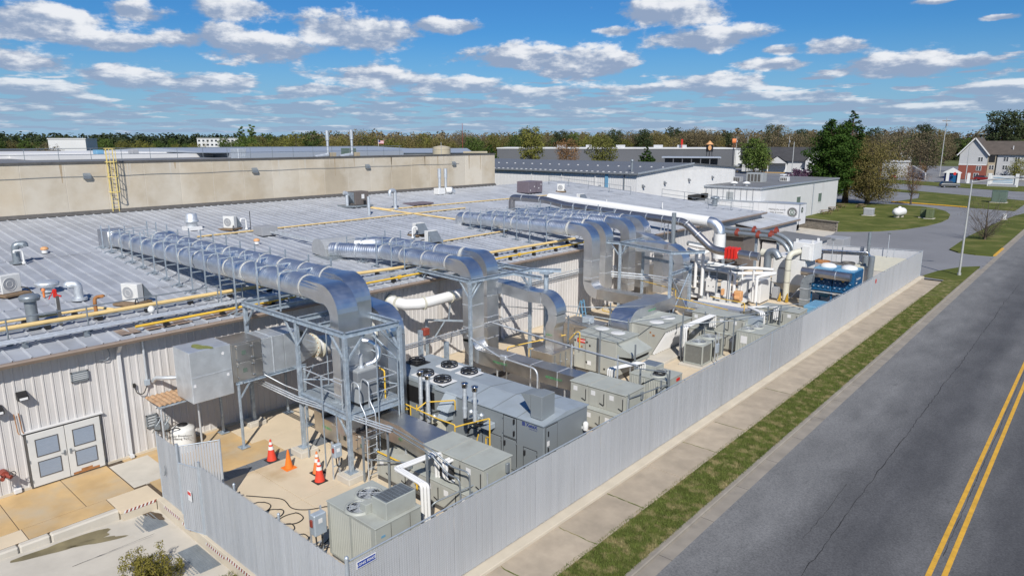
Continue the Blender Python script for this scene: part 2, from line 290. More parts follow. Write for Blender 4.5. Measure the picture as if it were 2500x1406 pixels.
# ---------------------------------------------------------------- mesh helpers
COL = sc.collection
ORG = {}
def V3(p): return Vector(p)
class B:
    """collects shapes in world coordinates; o() links them as one mesh object"""
    def __init__(s): s.v = []; s.f = []; s.sm = []
    def add(s, vs, fs, smooth=False):
        k = len(s.v); s.v += [tuple(p) for p in vs]; s.f += [tuple(i+k for i in f) for f in fs]; s.sm += [smooth]*len(fs); return s
    def box(s, x0, x1, y0, y1, z0, z1, c=0.0):
        if x0 > x1: x0, x1 = x1, x0
        if y0 > y1: y0, y1 = y1, y0
        if z0 > z1: z0, z1 = z1, z0
        if c <= 0:
            v = [(x0,y0,z0),(x1,y0,z0),(x1,y1,z0),(x0,y1,z0),(x0,y0,z1),(x1,y0,z1),(x1,y1,z1),(x0,y1,z1)]
            return s.add(v, [(3,2,1,0),(4,5,6,7),(0,1,5,4),(1,2,6,5),(2,3,7,6),(3,0,4,7)])
        c = min(c, (x1-x0)/3, (y1-y0)/3, (z1-z0)/3)
        v = []; idx = {}
        X = (x0, x1); Y = (y0, y1); Z = (z0, z1)
        for i in (0,1):
            for j in (0,1):
                for k in (0,1):
                    for a in (0,1,2):
                        p = [X[i], Y[j], Z[k]]
                        for b in (0,1,2):
                            if b != a: p[b] += c*(1 if (i,j,k)[b] == 0 else -1)
                        idx[i,j,k,a] = len(v); v.append(tuple(p))
        f = []
        for a in (0,1,2):
            b, d = (a+1)%3, (a+2)%3
            for e in (0,1):
                q = []
                for (m, n) in ((0,0),(1,0),(1,1),(0,1)):
                    t = [0,0,0]; t[a] = e; t[b] = m; t[d] = n; q.append(idx[t[0],t[1],t[2],a])
                f.append(tuple(q if e else q[::-1]))
            for m in (0,1):
                for n in (0,1):
                    q = []
                    for (e, ax) in ((0,b),(1,b),(1,d),(0,d)):
                        t = [0,0,0]; t[a] = e; t[b] = m; t[d] = n; q.append(idx[t[0],t[1],t[2],ax])
                    f.append(tuple(q if m != n else q[::-1]))
        for i in (0,1):
            for j in (0,1):
                for k in (0,1):
                    q = [idx[i,j,k,0], idx[i,j,k,1], idx[i,j,k,2]]
                    f.append(tuple(q if (i+j+k)%2 else q[::-1]))
        return s.add(v, f)
    def obox(s, p0, p1, w, h, up=(0,0,1), c=0):
        """bar from p0 to p1, width w across, height h along up"""
        p0 = V3(p0); p1 = V3(p1); d = (p1-p0).normalized(); u = V3(up)
        if abs(d.dot(u)) > .98: u = V3((1,0,0))
        a = d.cross(u).normalized(); u = a.cross(d).normalized()
        v = []
        for p in (p0, p1):
            for (m, n) in ((-1,-1),(1,-1),(1,1),(-1,1)): v.append(p + a*m*w/2 + u*n*h/2)
        return s.add(v, [(0,1,2,3)[::-1],(4,5,6,7),(0,1,5,4),(1,2,6,5),(2,3,7,6),(3,0,4,7)])
    def ibeam(s, p0, p1, w, h, t=.012, up=(0,0,1)):
        p0 = V3(p0); p1 = V3(p1); u = V3(up); d = (p1-p0).normalized()
        if abs(d.dot(u)) > .98: u = V3((1,0,0))
        u = d.cross(u).normalized().cross(d).normalized()
        s.obox(p0+u*(h/2-t/2), p1+u*(h/2-t/2), w, t, u); s.obox(p0-u*(h/2-t/2), p1-u*(h/2-t/2), w, t, u)
        return s.obox(p0, p1, t*1.1, h-2*t, u)
    def cyl(s, p0, p1, r, n=12, r1=None, caps=True):
        p0 = V3(p0); p1 = V3(p1); r1 = r if r1 is None else r1
        d = (p1-p0).normalized(); a = d.orthogonal().normalized(); b = d.cross(a)
        ring = [(math.cos(2*PI*i/n), math.sin(2*PI*i/n)) for i in range(n)]
        v = [p0+(a*x+b*y)*r for x, y in ring]+[p1+(a*x+b*y)*r1 for x, y in ring]
        s.add(v, [(i, (i+1)%n, n+(i+1)%n, n+i) for i in range(n)], True)
        if caps: s.add(v, [tuple(range(n))[::-1], tuple(range(n, 2*n))])
        return s
    def tube(s, pts, r, n=8, caps=True, radii=None):
        pts = [V3(p) for p in pts]; m = len(pts)
        tang = []
        for i in range(m):
            t = (pts[min(i+1, m-1)]-pts[max(i-1, 0)])
            tang.append(t.normalized() if t.length > 1e-9 else V3((0,0,1)))
        a = tang[0].orthogonal().normalized(); v = []; f = []
        for i in range(m):
            t = tang[i]; a = (a - t*a.dot(t)).normalized(); b = t.cross(a)
            rr = radii[i] if radii else r
            if 0 < i < m-1 and not radii:
                c = max(.5, ((pts[i]-pts[i-1]).normalized()).dot(t)); rr = rr/ c**.5
            v += [pts[i]+(a*math.cos(2*PI*k/n)+b*math.sin(2*PI*k/n))*rr for k in range(n)]
        for i in range(m-1):
            for k in range(n): f.append((i*n+k, i*n+(k+1)%n, (i+1)*n+(k+1)%n, (i+1)*n+k))
        s.add(v, f, True)
        if caps: s.add([v[k] for k in range(n)]+[v[(m-1)*n+k] for k in range(n)], [tuple(range(n))[::-1], tuple(range(n, 2*n))])
        return s
    def pipe(s, pts, r, n=8, bend=None, seg=5):
        """polyline with rounded corners"""
        pts = [V3(p) for p in pts]; bend = bend or r*2.2; out = [pts[0]]
        for i in range(1, len(pts)-1):
            p = pts[i]; a = (pts[i-1]-p); b = (pts[i+1]-p); bb = min(bend, a.length*.48, b.length*.48)
            a = a.normalized()*bb; b = b.normalized()*bb
            for k in range(seg+1):
                t = k/seg; out.append((p+a)*(1-t)**2 + p*2*t*(1-t) + (p+b)*t*t)
        out.append(pts[-1]); return s.tube(out, r, n)
    def prism(s, poly, ax, e0, e1):
        """polygon in the two other axes, extruded along axis ax ('x','y','z') from e0 to e1"""
        n = len(poly)
        def mk(p, e):
            return {'x': (e, p[0], p[1]), 'y': (p[0], e, p[1]), 'z': (p[0], p[1], e)}[ax]
        v = [mk(p, e0) for p in poly]+[mk(p, e1) for p in poly]
        return s.add(v, [(i, (i+1)%n, n+(i+1)%n, n+i) for i in range(n)]+[tuple(range(n))[::-1], tuple(range(n, 2*n))])
    def quad(s, a, b, c, d): return s.add([a, b, c, d], [(0,1,2,3)])
    def disc(s, c, r, n=20, up=(0,0,1), r0=0):
        u = V3(up).normalized(); a = u.orthogonal().normalized(); b = u.cross(a); c = V3(c)
        if r0 <= 0: return s.add([c+(a*math.cos(2*PI*i/n)+b*math.sin(2*PI*i/n))*r for i in range(n)], [tuple(range(n))])
        v = [c+(a*math.cos(2*PI*i/n)+b*math.sin(2*PI*i/n))*r for i in range(n)]+[c+(a*math.cos(2*PI*i/n)+b*math.sin(2*PI*i/n))*r0 for i in range(n)]
        return s.add(v, [(i, (i+1)%n, n+(i+1)%n, n+i) for i in range(n)])
    def ring(s, c, r, t, up=(0,0,1), n=24, m=6):
        u = V3(up).normalized(); a = u.orthogonal().normalized(); b = u.cross(a); c = V3(c); v = []; f = []
        for i in range(n):
            d = a*math.cos(2*PI*i/n)+b*math.sin(2*PI*i/n)
            for k in range(m): v.append(c+d*(r+t*math.cos(2*PI*k/m))+u*t*math.sin(2*PI*k/m))
        for i in range(n):
            for k in range(m): f.append((i*m+k, ((i+1)%n)*m+k, ((i+1)%n)*m+(k+1)%m, i*m+(k+1)%m))
        return s.add(v, f, True)
    def lathe(s, c, prof, n=20, up=(0,0,1)):
        u = V3(up).normalized(); a = u.orthogonal().normalized(); b = u.cross(a); c = V3(c); v = []; f = []
        for (r, z) in prof:
            v += [c+u*z+(a*math.cos(2*PI*i/n)+b*math.sin(2*PI*i/n))*r for i in range(n)]
        for j in range(len(prof)-1):
            for i in range(n): f.append((j*n+i, j*n+(i+1)%n, (j+1)*n+(i+1)%n, (j+1)*n+i))
        s.add(v, f, True)
        return s.add([v[(len(prof)-1)*n+i] for i in range(n)], [tuple(range(n))])
    def loft(s, rings, closed=True, caps=True, smooth=False):
        n = len(rings[0]); v = [p for r in rings for p in r]; f = []
        for j in range(len(rings)-1):
            for i in range(n): f.append((j*n+i, j*n+(i+1)%n, (j+1)*n+(i+1)%n, (j+1)*n+i))
        s.add(v, f, smooth)
        if caps: s.add(list(rings[0])+list(rings[-1]), [tuple(range(n))[::-1], tuple(range(n, 2*n))])
        return s
    def o(s, name, m, parent=None, kind=None, label=None):
        me = bpy.data.meshes.new(name); o = ORG.get(parent.name, V3((0,0,0))) if parent else V3((0,0,0))
        me.from_pydata([(p[0]-o.x, p[1]-o.y, p[2]-o.z) for p in s.v], [], s.f)
        if any(s.sm): me.polygons.foreach_set('use_smooth', s.sm)
        me.materials.append(M[m] if isinstance(m, str) else m); me.update()
        ob = bpy.data.objects.new(name, me); COL.objects.link(ob)
        if parent: ob.parent = parent
        ORG[ob.name] = o
        if kind: ob['kind'] = kind
        if label: ob['label'] = label
        return ob
def part(name, me, m, parent, loc):
    """another piece sharing mesh data"""
    ob = bpy.data.objects.new(name, me); COL.objects.link(ob); ob.parent = parent
    ob.location = V3(loc)-ORG.get(parent.name, V3((0,0,0))); ORG[ob.name] = V3(loc); return ob
def mesh_of(b, name, m):
    me = bpy.data.meshes.new(name); me.from_pydata([tuple(p) for p in b.v], [], b.f)
    if any(b.sm): me.polygons.foreach_set('use_smooth', b.sm)
    me.materials.append(M[m]); return me
def thing(name, label, cat, loc=(0,0,0), group=None, rz=0):
    e = bpy.data.objects.new(name, None); e.empty_display_size = .3; COL.objects.link(e)
    e.location = loc; e.rotation_euler = (0, 0, rz)
    e['label'] = label; e['category'] = cat
    if group: e['group'] = group
    ORG[e.name] = V3(loc); return e
def tag(o, label, cat, group=None):
    o['label'] = label; o['category'] = cat
    if group: o['group'] = group
    return o
def struct(b, name, m): 
    o = b.o(name, m); o['kind'] = 'structure'; return o
def dup(root, loc, label, rz=None, scale=None, group=None):
    r = root.copy(); COL.objects.link(r); r.location = loc; r['label'] = label
    if rz is not None: r.rotation_euler = (0, 0, rz)
    if scale is not None: r.scale = scale if hasattr(scale, '__len__') else (scale,)*3
    if group: r['group'] = group
    for ch in list(root.children):
        c = ch.copy(); COL.objects.link(c); c.parent = r
        for g in list(ch.children):
            d = g.copy(); COL.objects.link(d); d.parent = c
    return r
def text(body, size, m, parent, loc, rx=90, rz=0, name='lettering', shear=0, bold=0, align='CENTER', extr=.002):
    cu = bpy.data.curves.new('t', 'FONT'); cu.body = body; cu.size = size; cu.align_x = align; cu.align_y = 'CENTER'; cu.shear = shear
    cu.offset = bold; cu.extrude = extr; cu.resolution_u = 2
    to = bpy.data.objects.new('t', cu); COL.objects.link(to)
    dg = bpy.context.evaluated_depsgraph_get(); me = bpy.data.meshes.new_from_object(to.evaluated_get(dg))
    bpy.data.objects.remove(to)
    mt = Matrix.Translation(V3(loc)-ORG.get(parent.name, V3((0,0,0)))) @ Matrix.Rotation(math.radians(rz), 4, 'Z') @ Matrix.Rotation(math.radians(rx), 4, 'X')
    me.transform(mt); me.materials.clear(); me.materials.append(M[m])
    ob = bpy.data.objects.new(name, me); COL.objects.link(ob); ob.parent = parent; ORG[ob.name] = ORG.get(parent.name, V3((0,0,0)))
    return ob
EAVE_X, EAVE_Z, PITCH, CWX = -29.2, 5.15, .083, -57.9
def roofz(x): return EAVE_Z + PITCH*(EAVE_X-x)
# ---------------------------------------------------------------- ground, roads, pavements
g = B()
for (x0, x1, y0, y1) in ((-4000,-40,-600,6000),(-12.5,4000,-600,6000),(-40,-12.5,8.75,6000),(-40,-12.5,-600,-30)):
    g.quad((x0,y0,-.30),(x1,y0,-.30),(x1,y1,-.30),(x0,y1,-.30))
struct(g, 'ground', 'field')
# street with gutter pans, kerb and the painted centre line
st = struct(B().quad((-9.05,-60,-.105),(6.2,-60,-.105),(6.2,420,-.105),(-9.05,420,-.105)), 'street', 'road')
def wob_line(x, y0, y1, wd, step, amp, name, m, z, parent, seed):
    r = random.Random(seed); b = B(); y = y0; px = x; L = []
    while y < y1:
        L.append((px + r.uniform(-amp, amp), y, wd*(.4+r.random())))
        y += step*(.6+r.random()*.8); px += r.uniform(-amp, amp)*.6; px += (x-px)*.1
    for a, c in zip(L, L[1:]):
        b.quad((a[0]-a[2], a[1], z), (a[0]+a[2], a[1], z), (c[0]+c[2], c[1], z), (c[0]-c[2], c[1], z))
    return b.o(name, m, parent)
wob_line(-5.65, 12, 78, .014, .35, .035, 'crack', 'crack', -.1015, st, 3)
wob_line(-6.3, 22, 27, .008, .3, .03, 'crack', 'crack', -.1012, st, 4)
wob_line(-2.58, 24, 60, .008, .3, .015, 'crack', 'crack', -.1012, st, 5)
for x in (-2.72, -2.34): B().box(x-.075, x+.075, -60, 420, -.104, -.099).o('centre_line', 'yellowline', st)
kb = B().box(-9.72,-9.50,-60,84,-.25,.0,.03).box(-9.72,-9.50,97,158,-.25,.0,.03)
kerb = struct(kb, 'kerb', 'gutterpan')
gp = struct(B().box(-9.50,-9.03,-60,420,-.25,-.100), 'gutter_pan', 'gutterpan')
B().box(-9.725,-9.49,95.6,103,-.2,.004).o('painted_kerb', 'yellowline', kerb)
B().box(-9.725,-9.49,14.6,15.4,-.2,.004).o('painted_kerb', 'yellowline', kerb)
for k in range(36): B().box(-9.73,-9.02,3+k*3.0,3.015+k*3.0,-.2,-.0985 if k%3 else -.098).o('joint', 'crack', gp)
struct(B().box(-11.22,-9.72,-60,83,-.28,-.012), 'verge', 'grass')
# pavement slabs
sw = struct(B().box(-12.86,-11.22,-60,74,-.28,-.02), 'sidewalk', 'soil')
sl = mesh_of(B().box(-.82,.82,-1.49,1.49,-.03,.018,.008), 'paving_slab', 'sidewalk')
for k in range(23): part('paving_slab', sl, 'sidewalk', sw, (-12.04+R_.uniform(-.006,.006), 6.5+k*3.0, R_.uniform(-.006,.006)))
for k in (2,3,4,6,7,9):
    wob_line(0,-.8,.8,.02,.12,.02,'weed','blade',.024,sw,20+k).matrix_local = Matrix.Translation((-12.04,8.0+k*3,0)) @ Matrix.Rotation(PI/2,4,'Z')
struct(B().box(-13.42,-12.86,8.55,75.2,-.28,.13,.015), 'fence_kerb', 'curbcream')
# side drive and yards
struct(B().quad((-60,75.3,-.115),(-8.8,75.3,-.115),(-8.8,420,-.115),(-60,420,-.115)).quad((-140,100,-.12),(-60,100,-.12),(-60,420,-.12),(-140,420,-.12)), 'driveway', 'asphalt2')
struct(B().prism([(-41,84),(-27.5,84),(-29.8,104),(-30.2,106.3),(-50,113),(-50,96)], 'z', -.3, -.108), 'loading_apron', 'slab_pale')
def smooth_poly(pts, n=6):
    out = []
    m = len(pts)
    for i in range(m):
        p0, p1, p2, p3 = (Vector(pts[(i+k-1) % m]) for k in range(4))
        for k in range(n):
            t = k/n; out.append(tuple(.5*((2*p1)+(p2-p0)*t+(2*p0-5*p1+4*p2-p3)*t*t+(3*p1-p0-3*p2+p3)*t**3)))
    return out
struct(B().prism([(-30.0,106.6)]+[(-27.5,108.6),(-25.5,111),(-23.2,116),(-21.6,123),(-20.9,130),(-21.0,137),(-21.9,144),(-23.6,150),(-26.2,155),(-29.5,158),(-33,159.2),(-40,158),(-47,155),(-52,150),(-50,118),(-41,113.2)], 'z', -.3, .06), 'lawn', 'lawn')
struct(B().prism([(-14.4,97.5),(-13.2,95.6),(-11.4,95.0),(-9.74,95.2),(-9.74,158),(-12.2,154.5),(-13.0,148),(-13.7,138),(-14.2,125),(-14.6,112)], 'z', -.3, .03), 'roadside_lawn', 'lawn')
struct(B().prism([(-13.2,76.2),(-12.6,80),(-11.2,84.2),(-9.74,86),(-9.74,75.5)], 'z', -.3, .02), 'corner_lawn', 'lawn')
struct(B().prism([(-36,166.5),(-30,164.8),(-22,162.5),(-14,160),(-14.2,188),(-22,193),(-31,200),(-44,209),(-50,214),(-54,208),(-46,203),(-37,197),(-34,180)], 'z', -.3, .04), 'corner_green', 'lawn')
ck = struct(B().tube([(-36.4,165.9,.02),(-30,164.5,.02),(-22,162.0,.02)], .14, 6), 'yellow_kerb', 'yellowline')
struct(B().quad((-420,395,-.11),(200,98,-.11),(200,126,-.11),(-420,428,-.11)), 'cross_street', 'asphalt2')
struct(B().prism([(-64,246),(-20,223),(-14,222),(-14,246),(-40,252),(-60,262)], 'z', -.3, .03), 'far_verge', 'lawn')
# yard slabs (building side z = 0)
ys = struct(B().box(-29.7,-13.42,8.85,75.2,-.5,-.045), 'yard', 'soil')
def slabp(x0, x1, y0, y1, m='slab', dz=0):
    B().box(x0+.012, x1-.012, y0+.012, y1-.012, -.1, R_.uniform(-.002,.002)+dz, .006).o('slab', m, ys)
slabp(-29.62,-27.0,9.0,13.4,'slab_stain'); slabp(-27.0,-25.3,9.0,14.0,'slab_stain'); slabp(-29.62,-27.0,13.4,17.3); slabp(-27.0,-25.3,14.0,18.5)
ya = [8.9,12.2,15.6,19.2,24,29,34,39,44,49,55,61,68,75]
for a, c in zip(ya, ya[1:]):
    slabp(-24.6,-21.1,a,c); slabp(-21.1,-17.3,a,c); slabp(-17.3,-13.44,a,c)
    if a >= 15: slabp(-29.62,-25.3,max(a,18.5),c) if c > 18.6 else None
# trench drain grating
for k in range(12):
    y0 = 9.2+k*1.0
    gb = B()
    for i in range(7): gb.box(-25.28+i*.105,-25.225+i*.105,y0+.01,y0+.985,-.06,.004)
    for i in range(10): gb.box(-25.28,-24.60,y0+.05+i*.1,y0+.065+i*.1,-.06,-.001)
    gb.o('drain_grate', 'grate', ys)
# door apron on the left of the gate, kerb and sloping service drive
ap = struct(B().box(-29.7,-25.62,-3,8.85,-.6,-.012), 'apron', 'soil')
def apx(x0,x1,y0,y1,m): B().box(x0+.012,x1-.012,y0+.012,y1-.012,-.1,R_.uniform(-.002,.002),.006).o('slab', m, ap)
apx(-29.62,-26.56,-3,4.7,'slab_stain'); apx(-29.62,-26.56,4.7,6.75,'slab_stain'); apx(-29.62,-26.56,6.75,8.4,'slab_stain'); apx(-29.3,-26.7,8.42,8.86,'slab_pale')
apx(-26.56,-25.65,-3,3.2,'slab'); apx(-26.56,-25.65,3.2,4.75,'slab'); apx(-26.56,-25.65,4.75,7.4,'slab_stain'); apx(-26.56,-25.2,7.4,8.86,'slab')
B().box(-29.25,-26.72,8.5,9.9,-.05,.006,.004).o('slab', 'slab_pale', ap)
for y0, y1 in ((-3,4.4),(4.42,5.3),(5.32,7.45)): B().box(-25.66,-25.38,y0,y1,-.6,.004,.05).o('kerb', 'slab_pale', ap)
dr = B()
P_ = {}
xs = [-25.4,-24.4,-22.5,-20.5,-18.5,-12.5]; yy = [-30,3,5.5,7.4,8.72]
for i, x in enumerate(xs):
    for j, y in enumerate(yy):
        P_[i,j] = (x, y, -.17 - .26*min(1, max(0, (y-3)/5.5)) + (-.02 if i else 0))
for i in range(5):
    for j in range(4): dr.quad(P_[i,j], P_[i+1,j], P_[i+1,j+1], P_[i,j+1])
sd = struct(dr, 'service_drive', 'slab_pale')
wob_line(-23.4,4.2,8.0,.012,.25,.01,'joint','crack',-.30,sd,9).location.z = 0
st2 = B(); rr = random.Random(5)
def blob(b, cx, cy, rx, ry, z, rot, seed, n=26):
    r = random.Random(seed); ph = [r.uniform(0, 6.28) for _ in range(4)]; pts = []
    for i in range(n):
        a = 2*PI*i/n; q = 1+.22*math.sin(2*a+ph[0])+.15*math.sin(3*a+ph[1])+.1*math.sin(5*a+ph[2])
        x, y = rx*q*math.cos(a), ry*q*math.sin(a)
        px = cx+x*math.cos(rot)-y*math.sin(rot); py = cy+x*math.sin(rot)+y*math.cos(rot)
        zz = z if z is not None else -.165-.26*min(1, max(0, (py-3)/5.5))-.02*min(1,max(0,px+25.4))+.004
        pts.append((px, py, zz))
    b.add(pts, [tuple(range(n))])
blob(st2, -24.9, 5.7, 1.2, .36, None, 1.45, 14); blob(st2, -24.45, 6.4, .75, .17, None, 1.3, 12)
st2.o('wet_sediment', 'sludge', sd)
rw = struct(B().box(-25.2,-13.3,8.66,8.95,-.7,.0,.01), 'retaining_wall', 'curbcream')
B().box(-25.55,-25.205,7.47,8.64,-.6,-.108).o('wall_return', 'curbcream', rw)
def tape(p0, p1, n, wd, up):
    p0 = V3(p0); p1 = V3(p1); d = (p1-p0)/n; u = V3(up)*wd; r1 = B(); r2 = B()
    for i in range(n*2):
        b = r1 if i % 2 else r2; a = p0+d*i/2; sh = d*.35
        b.quad(a, a+d/2, a+d/2+u+sh, a+u+sh)
    r1.o('tape_stripe', 'darkred', rw); r2.o('tape_stripe', 'white', rw)
tape((-24.6,8.655,-.13),(-23.3,8.655,-.13),9,.12,(0,0,1)); tape((-23.1,8.655,-.2),(-22.4,8.655,-.2),5,.12,(0,0,1)); tape((-21.3,8.655,-.22),(-20.0,8.655,-.22),9,.10,(0,0,1)); tape((-19.9,8.655,-.14),(-16.2,8.655,-.14),24,.12,(0,0,1))
tape((-25.19,7.5,-.1),(-25.19,8.6,-.1),8,.10,(0,0,1))
# steel drain plates in the drive
for nm, x, y, lx, ly in (('drain_plate',-24.5,8.05,.65,.42),('drain_plate',-21.0,8.1,.85,.5)):
    z = -.43 if ly < .45 else -.435
    b = B().box(x-lx, x+lx, y-ly, y+ly, z-.05, z+.016)
    for i in range(int(lx*2/.11)):
        for j in range(int(ly*2/.11)): b.box(x-lx+.03+i*.11, x-lx+.1+i*.11, y-ly+.03+j*.11, y-ly+.08+j*.11, z+.016, z+.028)
    b.o(nm, 'pipegrey', sd)
blob(st2 := B(), -24.9, 8.35, .5, .2, -.408, .3, 3); st2.o('leaf_litter', 'soil', sd)
struct(B().prism([(-19.6,6.9),(-13.4,6.9),(-13.4,8.6),(-19.2,8.6)], 'z', -.5, -.36), 'planting_bed', 'grass')
# grass blades on the verge
def blades(name, x0, x1, y0, y1, n, z, hmin, hmax, seed, m='blade', dens=None):
    r = random.Random(seed); b = B(); vs = []; fs = []
    for i in range(n):
        x = r.uniform(x0, x1); y = y0+(y1-y0)*r.random()**1.6
        h = r.uniform(hmin, hmax); a = r.uniform(0, 2*PI); wd = r.uniform(.006, .014); lx = r.uniform(-.5, .5)*h; ly = r.uniform(-.5, .5)*h
        k = len(vs); vs += [(x-wd*math.cos(a), y-wd*math.sin(a), z), (x+wd*math.cos(a), y+wd*math.sin(a), z), (x+lx, y+ly, z+h)]; fs.append((k, k+1, k+2))
    b.add(vs, fs); o = b.o(name, m); o['kind'] = 'stuff'; return o
tag(blades('verge_grass', -11.33, -9.64, 12, 66, 80000, -.012, .03, .10, 1), 'short green grass growing on the kerbside verge', 'grass')
tag(blades('bed_grass', -19.4, -13.6, 7.0, 8.6, 9000, -.36, .05, .16, 2), 'green grass in the bed below the slatted fence corner', 'grass')
# ---------------------------------------------------------------- main building
WX = -29.6; Y0B, Y1B = -2.0, 76.3
mb = thing('metal_sided_building', 'long grey metal sided building with ribbed metal roof behind the equipment yard', 'building', (-43, 37, 0))
core = B().box(-57.8, WX-.06, Y0B, Y1B, 0, 4.9)
core.prism([(WX-.06,4.9),(-57.8,4.9),(-57.8,roofz(-57.8)-.12),(WX-.06,roofz(WX)-.12)], 'y', Y0B, Y1B); core.o('core', 'siding', mb)
pw = .9144
pf = []
for k in range(3):
    y = k*pw/3
    pf += [(0, y), (0, y+.10), (.032, y+.125), (.032, y+.18), (0, y+.205)]
    pf += [(.006, y+.235),(.006, y+.255),(0, y+.262)]
pf.append((0, pw))
b = B()
for (a, c) in zip(pf, pf[1:]): b.quad((a[0],a[1],0),(c[0],c[1],0),(c[0],c[1],5.02),(a[0],a[1],5.02))
wp = mesh_of(b, 'wall_panel', 'siding')
for k in range(int((Y1B-Y0B)/pw)):
    y = Y0B+k*pw
    part('wall_panel', wp, 'siding', mb, (WX, y, .03))
rfm = B().prism([(EAVE_X,EAVE_Z-.06),(CWX,roofz(CWX)-.06),(CWX,roofz(CWX)-.02),(EAVE_X,EAVE_Z-.02)], 'y', Y0B, Y1B).o('roof', 'roofm', mb)
# one roof panel: pan with a raised trapezoid rib, three lengths lapped
rp = .6
b = B(); segs = [(EAVE_X-.0, -35.9, 0.0), (-35.7, -45.3, .012), (-45.1, CWX+.05, .024)]
for (xa, xb, dz) in segs:
    L = [(0,.048),(.022,.048),(.055,0),(rp-.055,0),(rp-.022,.048),(rp,.048)]
    for (a, c) in zip(L, L[1:]):
        b.quad((xa,a[0],roofz(xa)+a[1]+dz),(xa,c[0],roofz(xa)+c[1]+dz),(xb,c[0],roofz(xb)+c[1]+dz),(xb,a[0],roofz(xb)+a[1]+dz))
    b.add([(xa,0,roofz(xa)+.048+dz),(xa,.022,roofz(xa)+.048+dz),(xa,.055,roofz(xa)+dz),(xa,.055,roofz(xa)-.03),(xa,0,roofz(xa)-.03)], [(0,1,2,3,4)])
for xa in (-35.8,-45.2): b.box(xa-.1,xa+.1,-.055,.055,roofz(xa)+.03,roofz(xa)+.075)
rpm = mesh_of(b, 'roof_panel', 'roofm')
for k in range(int((Y1B-Y0B)/rp)): part('roof_panel', rpm, 'roofm', rfm, (0, Y0B+k*rp, 0))
# caulked white seam caps on the ribs
capb = B()
for (xa, xb, dz) in segs: capb.quad((xa,-.022,roofz(xa)+.052+dz),(xa,.022,roofz(xa)+.052+dz),(xb,.022,roofz(xb)+.052+dz),(xb,-.022,roofz(xb)+.052+dz))
cpm = mesh_of(capb, 'seam_cap', 'roofrib')
for k in range(int((Y1B-Y0B)/rp)): part('seam_cap', cpm, 'roofrib', rfm, (0, Y0B+k*rp, 0))
for (y0, y1) in ((9.6,10.35),(10.6,11.3),(11.4,12.5),(13,15),(15.3,16.8)): B().box(-29.6,-30.9,y0,y1,roofz(-30.2)+.02,roofz(-30.2)+.03).o('rust_patch', 'roofrust', rfm).rotation_euler = (0,0,0)
gt = B()
for (a, c) in ((Y0B, 41.6), (46.5, Y1B)):
    gt.prism([(EAVE_X+.0,5.16),(EAVE_X+.17,5.16),(EAVE_X+.20,5.10),(EAVE_X+.14,4.98),(EAVE_X+.0,4.95)], 'y', a, c)
gt.o('gutter', 'gutter', mb)
B().box(EAVE_X-.03, WX, Y0B, Y1B, 4.97, 5.0).o('soffit', 'gutter', mb)
for (x,y) in ((0,9.35),(0,19.9),(0,32.5),(0,52.2),(0,60.5)):
    d = B().prism([(EAVE_X-.05,4.95),(EAVE_X+.09,4.95),(WX+.15,4.6),(WX+.02,4.6)],'y',y-.07,y+.07).box(WX+.03,WX+.15,y-.07,y+.07,.12,4.6,.01).box(WX+.03,WX+.3,y-.07,y+.07,.05,.17)
    d.o('downspout', 'siding_white', mb)
B().box(WX-.0, WX+.07, Y0B, Y1B, 0, .09).o('base_trim', 'curbcream', mb)
# double door
X = WX+.05
df = B().box(X-.05,X+.07,5.82,8.42,0.02,2.24).o('door_frame','darktrim',mb)
for (y0,y1,hs) in ((5.88,7.11,1),(7.13,8.36,-1)):
    dl = B().box(X+.055,X+.10,y0,y1,.06,2.18,.008).o('door', 'doorw', mb)
    for (z0,z1) in ((.42,1.0),(1.25,1.9)):
        B().box(X+.102,X+.112,y0+.26,y1-.26,z0,z1).o('screen', 'screen', dl)
        B().box(X+.10,X+.118,y0+.23,y1-.23,z0-.03,z0).box(X+.10,X+.118,y0+.23,y1-.23,z1,z1+.03).box(X+.10,X+.118,y0+.23,y0+.26,z0,z1).box(X+.10,X+.118,y1-.26,y1-.23,z0,z1).o('screen_frame','darktrim',dl)
    hy = y1-.09 if hs > 0 else y0+.09
    B().box(X+.10,X+.13,hy-.03,hy+.03,1.0,1.2).cyl((X+.15,hy,1.12),(X+.15,hy-hs*.13,1.12),.012,6).o('handle','pipegrey',dl)
    for z in (.3,1.1,1.95):
        yy_ = y0 if hs > 0 else y1
        B().box(X+.09,X+.115,yy_-.015,yy_+.015,z-.06,z+.06).o('hinge','pipegrey',dl)
B().box(X+.1005,X+.104,7.22,8.15,.07,.16).box(X+.1006,X+.1045,7.5,7.9,.16,.24).o('rust_stain','rust',mb)
B().box(X-.04,X+.13,5.75,8.5,2.26,2.31).o('drip_cap','siding_white',mb)
# louvres
for (y0,y1,z0,z1) in ((7.6,8.2,3.78,4.18),(10.1,10.55,1.05,1.62)):
    l = B().box(X,X+.07,y0,y1,z0,z0+.04).box(X,X+.07,y0,y1,z1-.04,z1).box(X,X+.07,y0,y0+.04,z0,z1).box(X,X+.07,y1-.04,y1,z0,z1).o('louvre','pipegrey',mb)
    B().box(X,X+.02,y0+.04,y1-.04,z0+.04,z1-.04).o('backing','black',l)
    n = 4
    for k in range(n):
        z = z0+.06+k*(z1-z0-.1)/n
        B().prism([(X+.02,z+.07),(X+.065,z),(X+.07,z+.01),(X+.025,z+.08)],'y',y0+.04,y1-.04).o('blade','heaterlt',l)
# wall lights
for (y,z) in ((5.95,3.75),(5.15,3.42)):
    l = B().prism([(X-.02,z-.14),(X+.30,z-.14),(X+.30,z-.02),(X-.02,z+.14)],'y',y-.17,y+.17).o('wall_light','black',mb)
    B().box(X+.302,X+.308,y-.13,y+.13,z-.12,z-.03).o('lens','labelwhite',l)
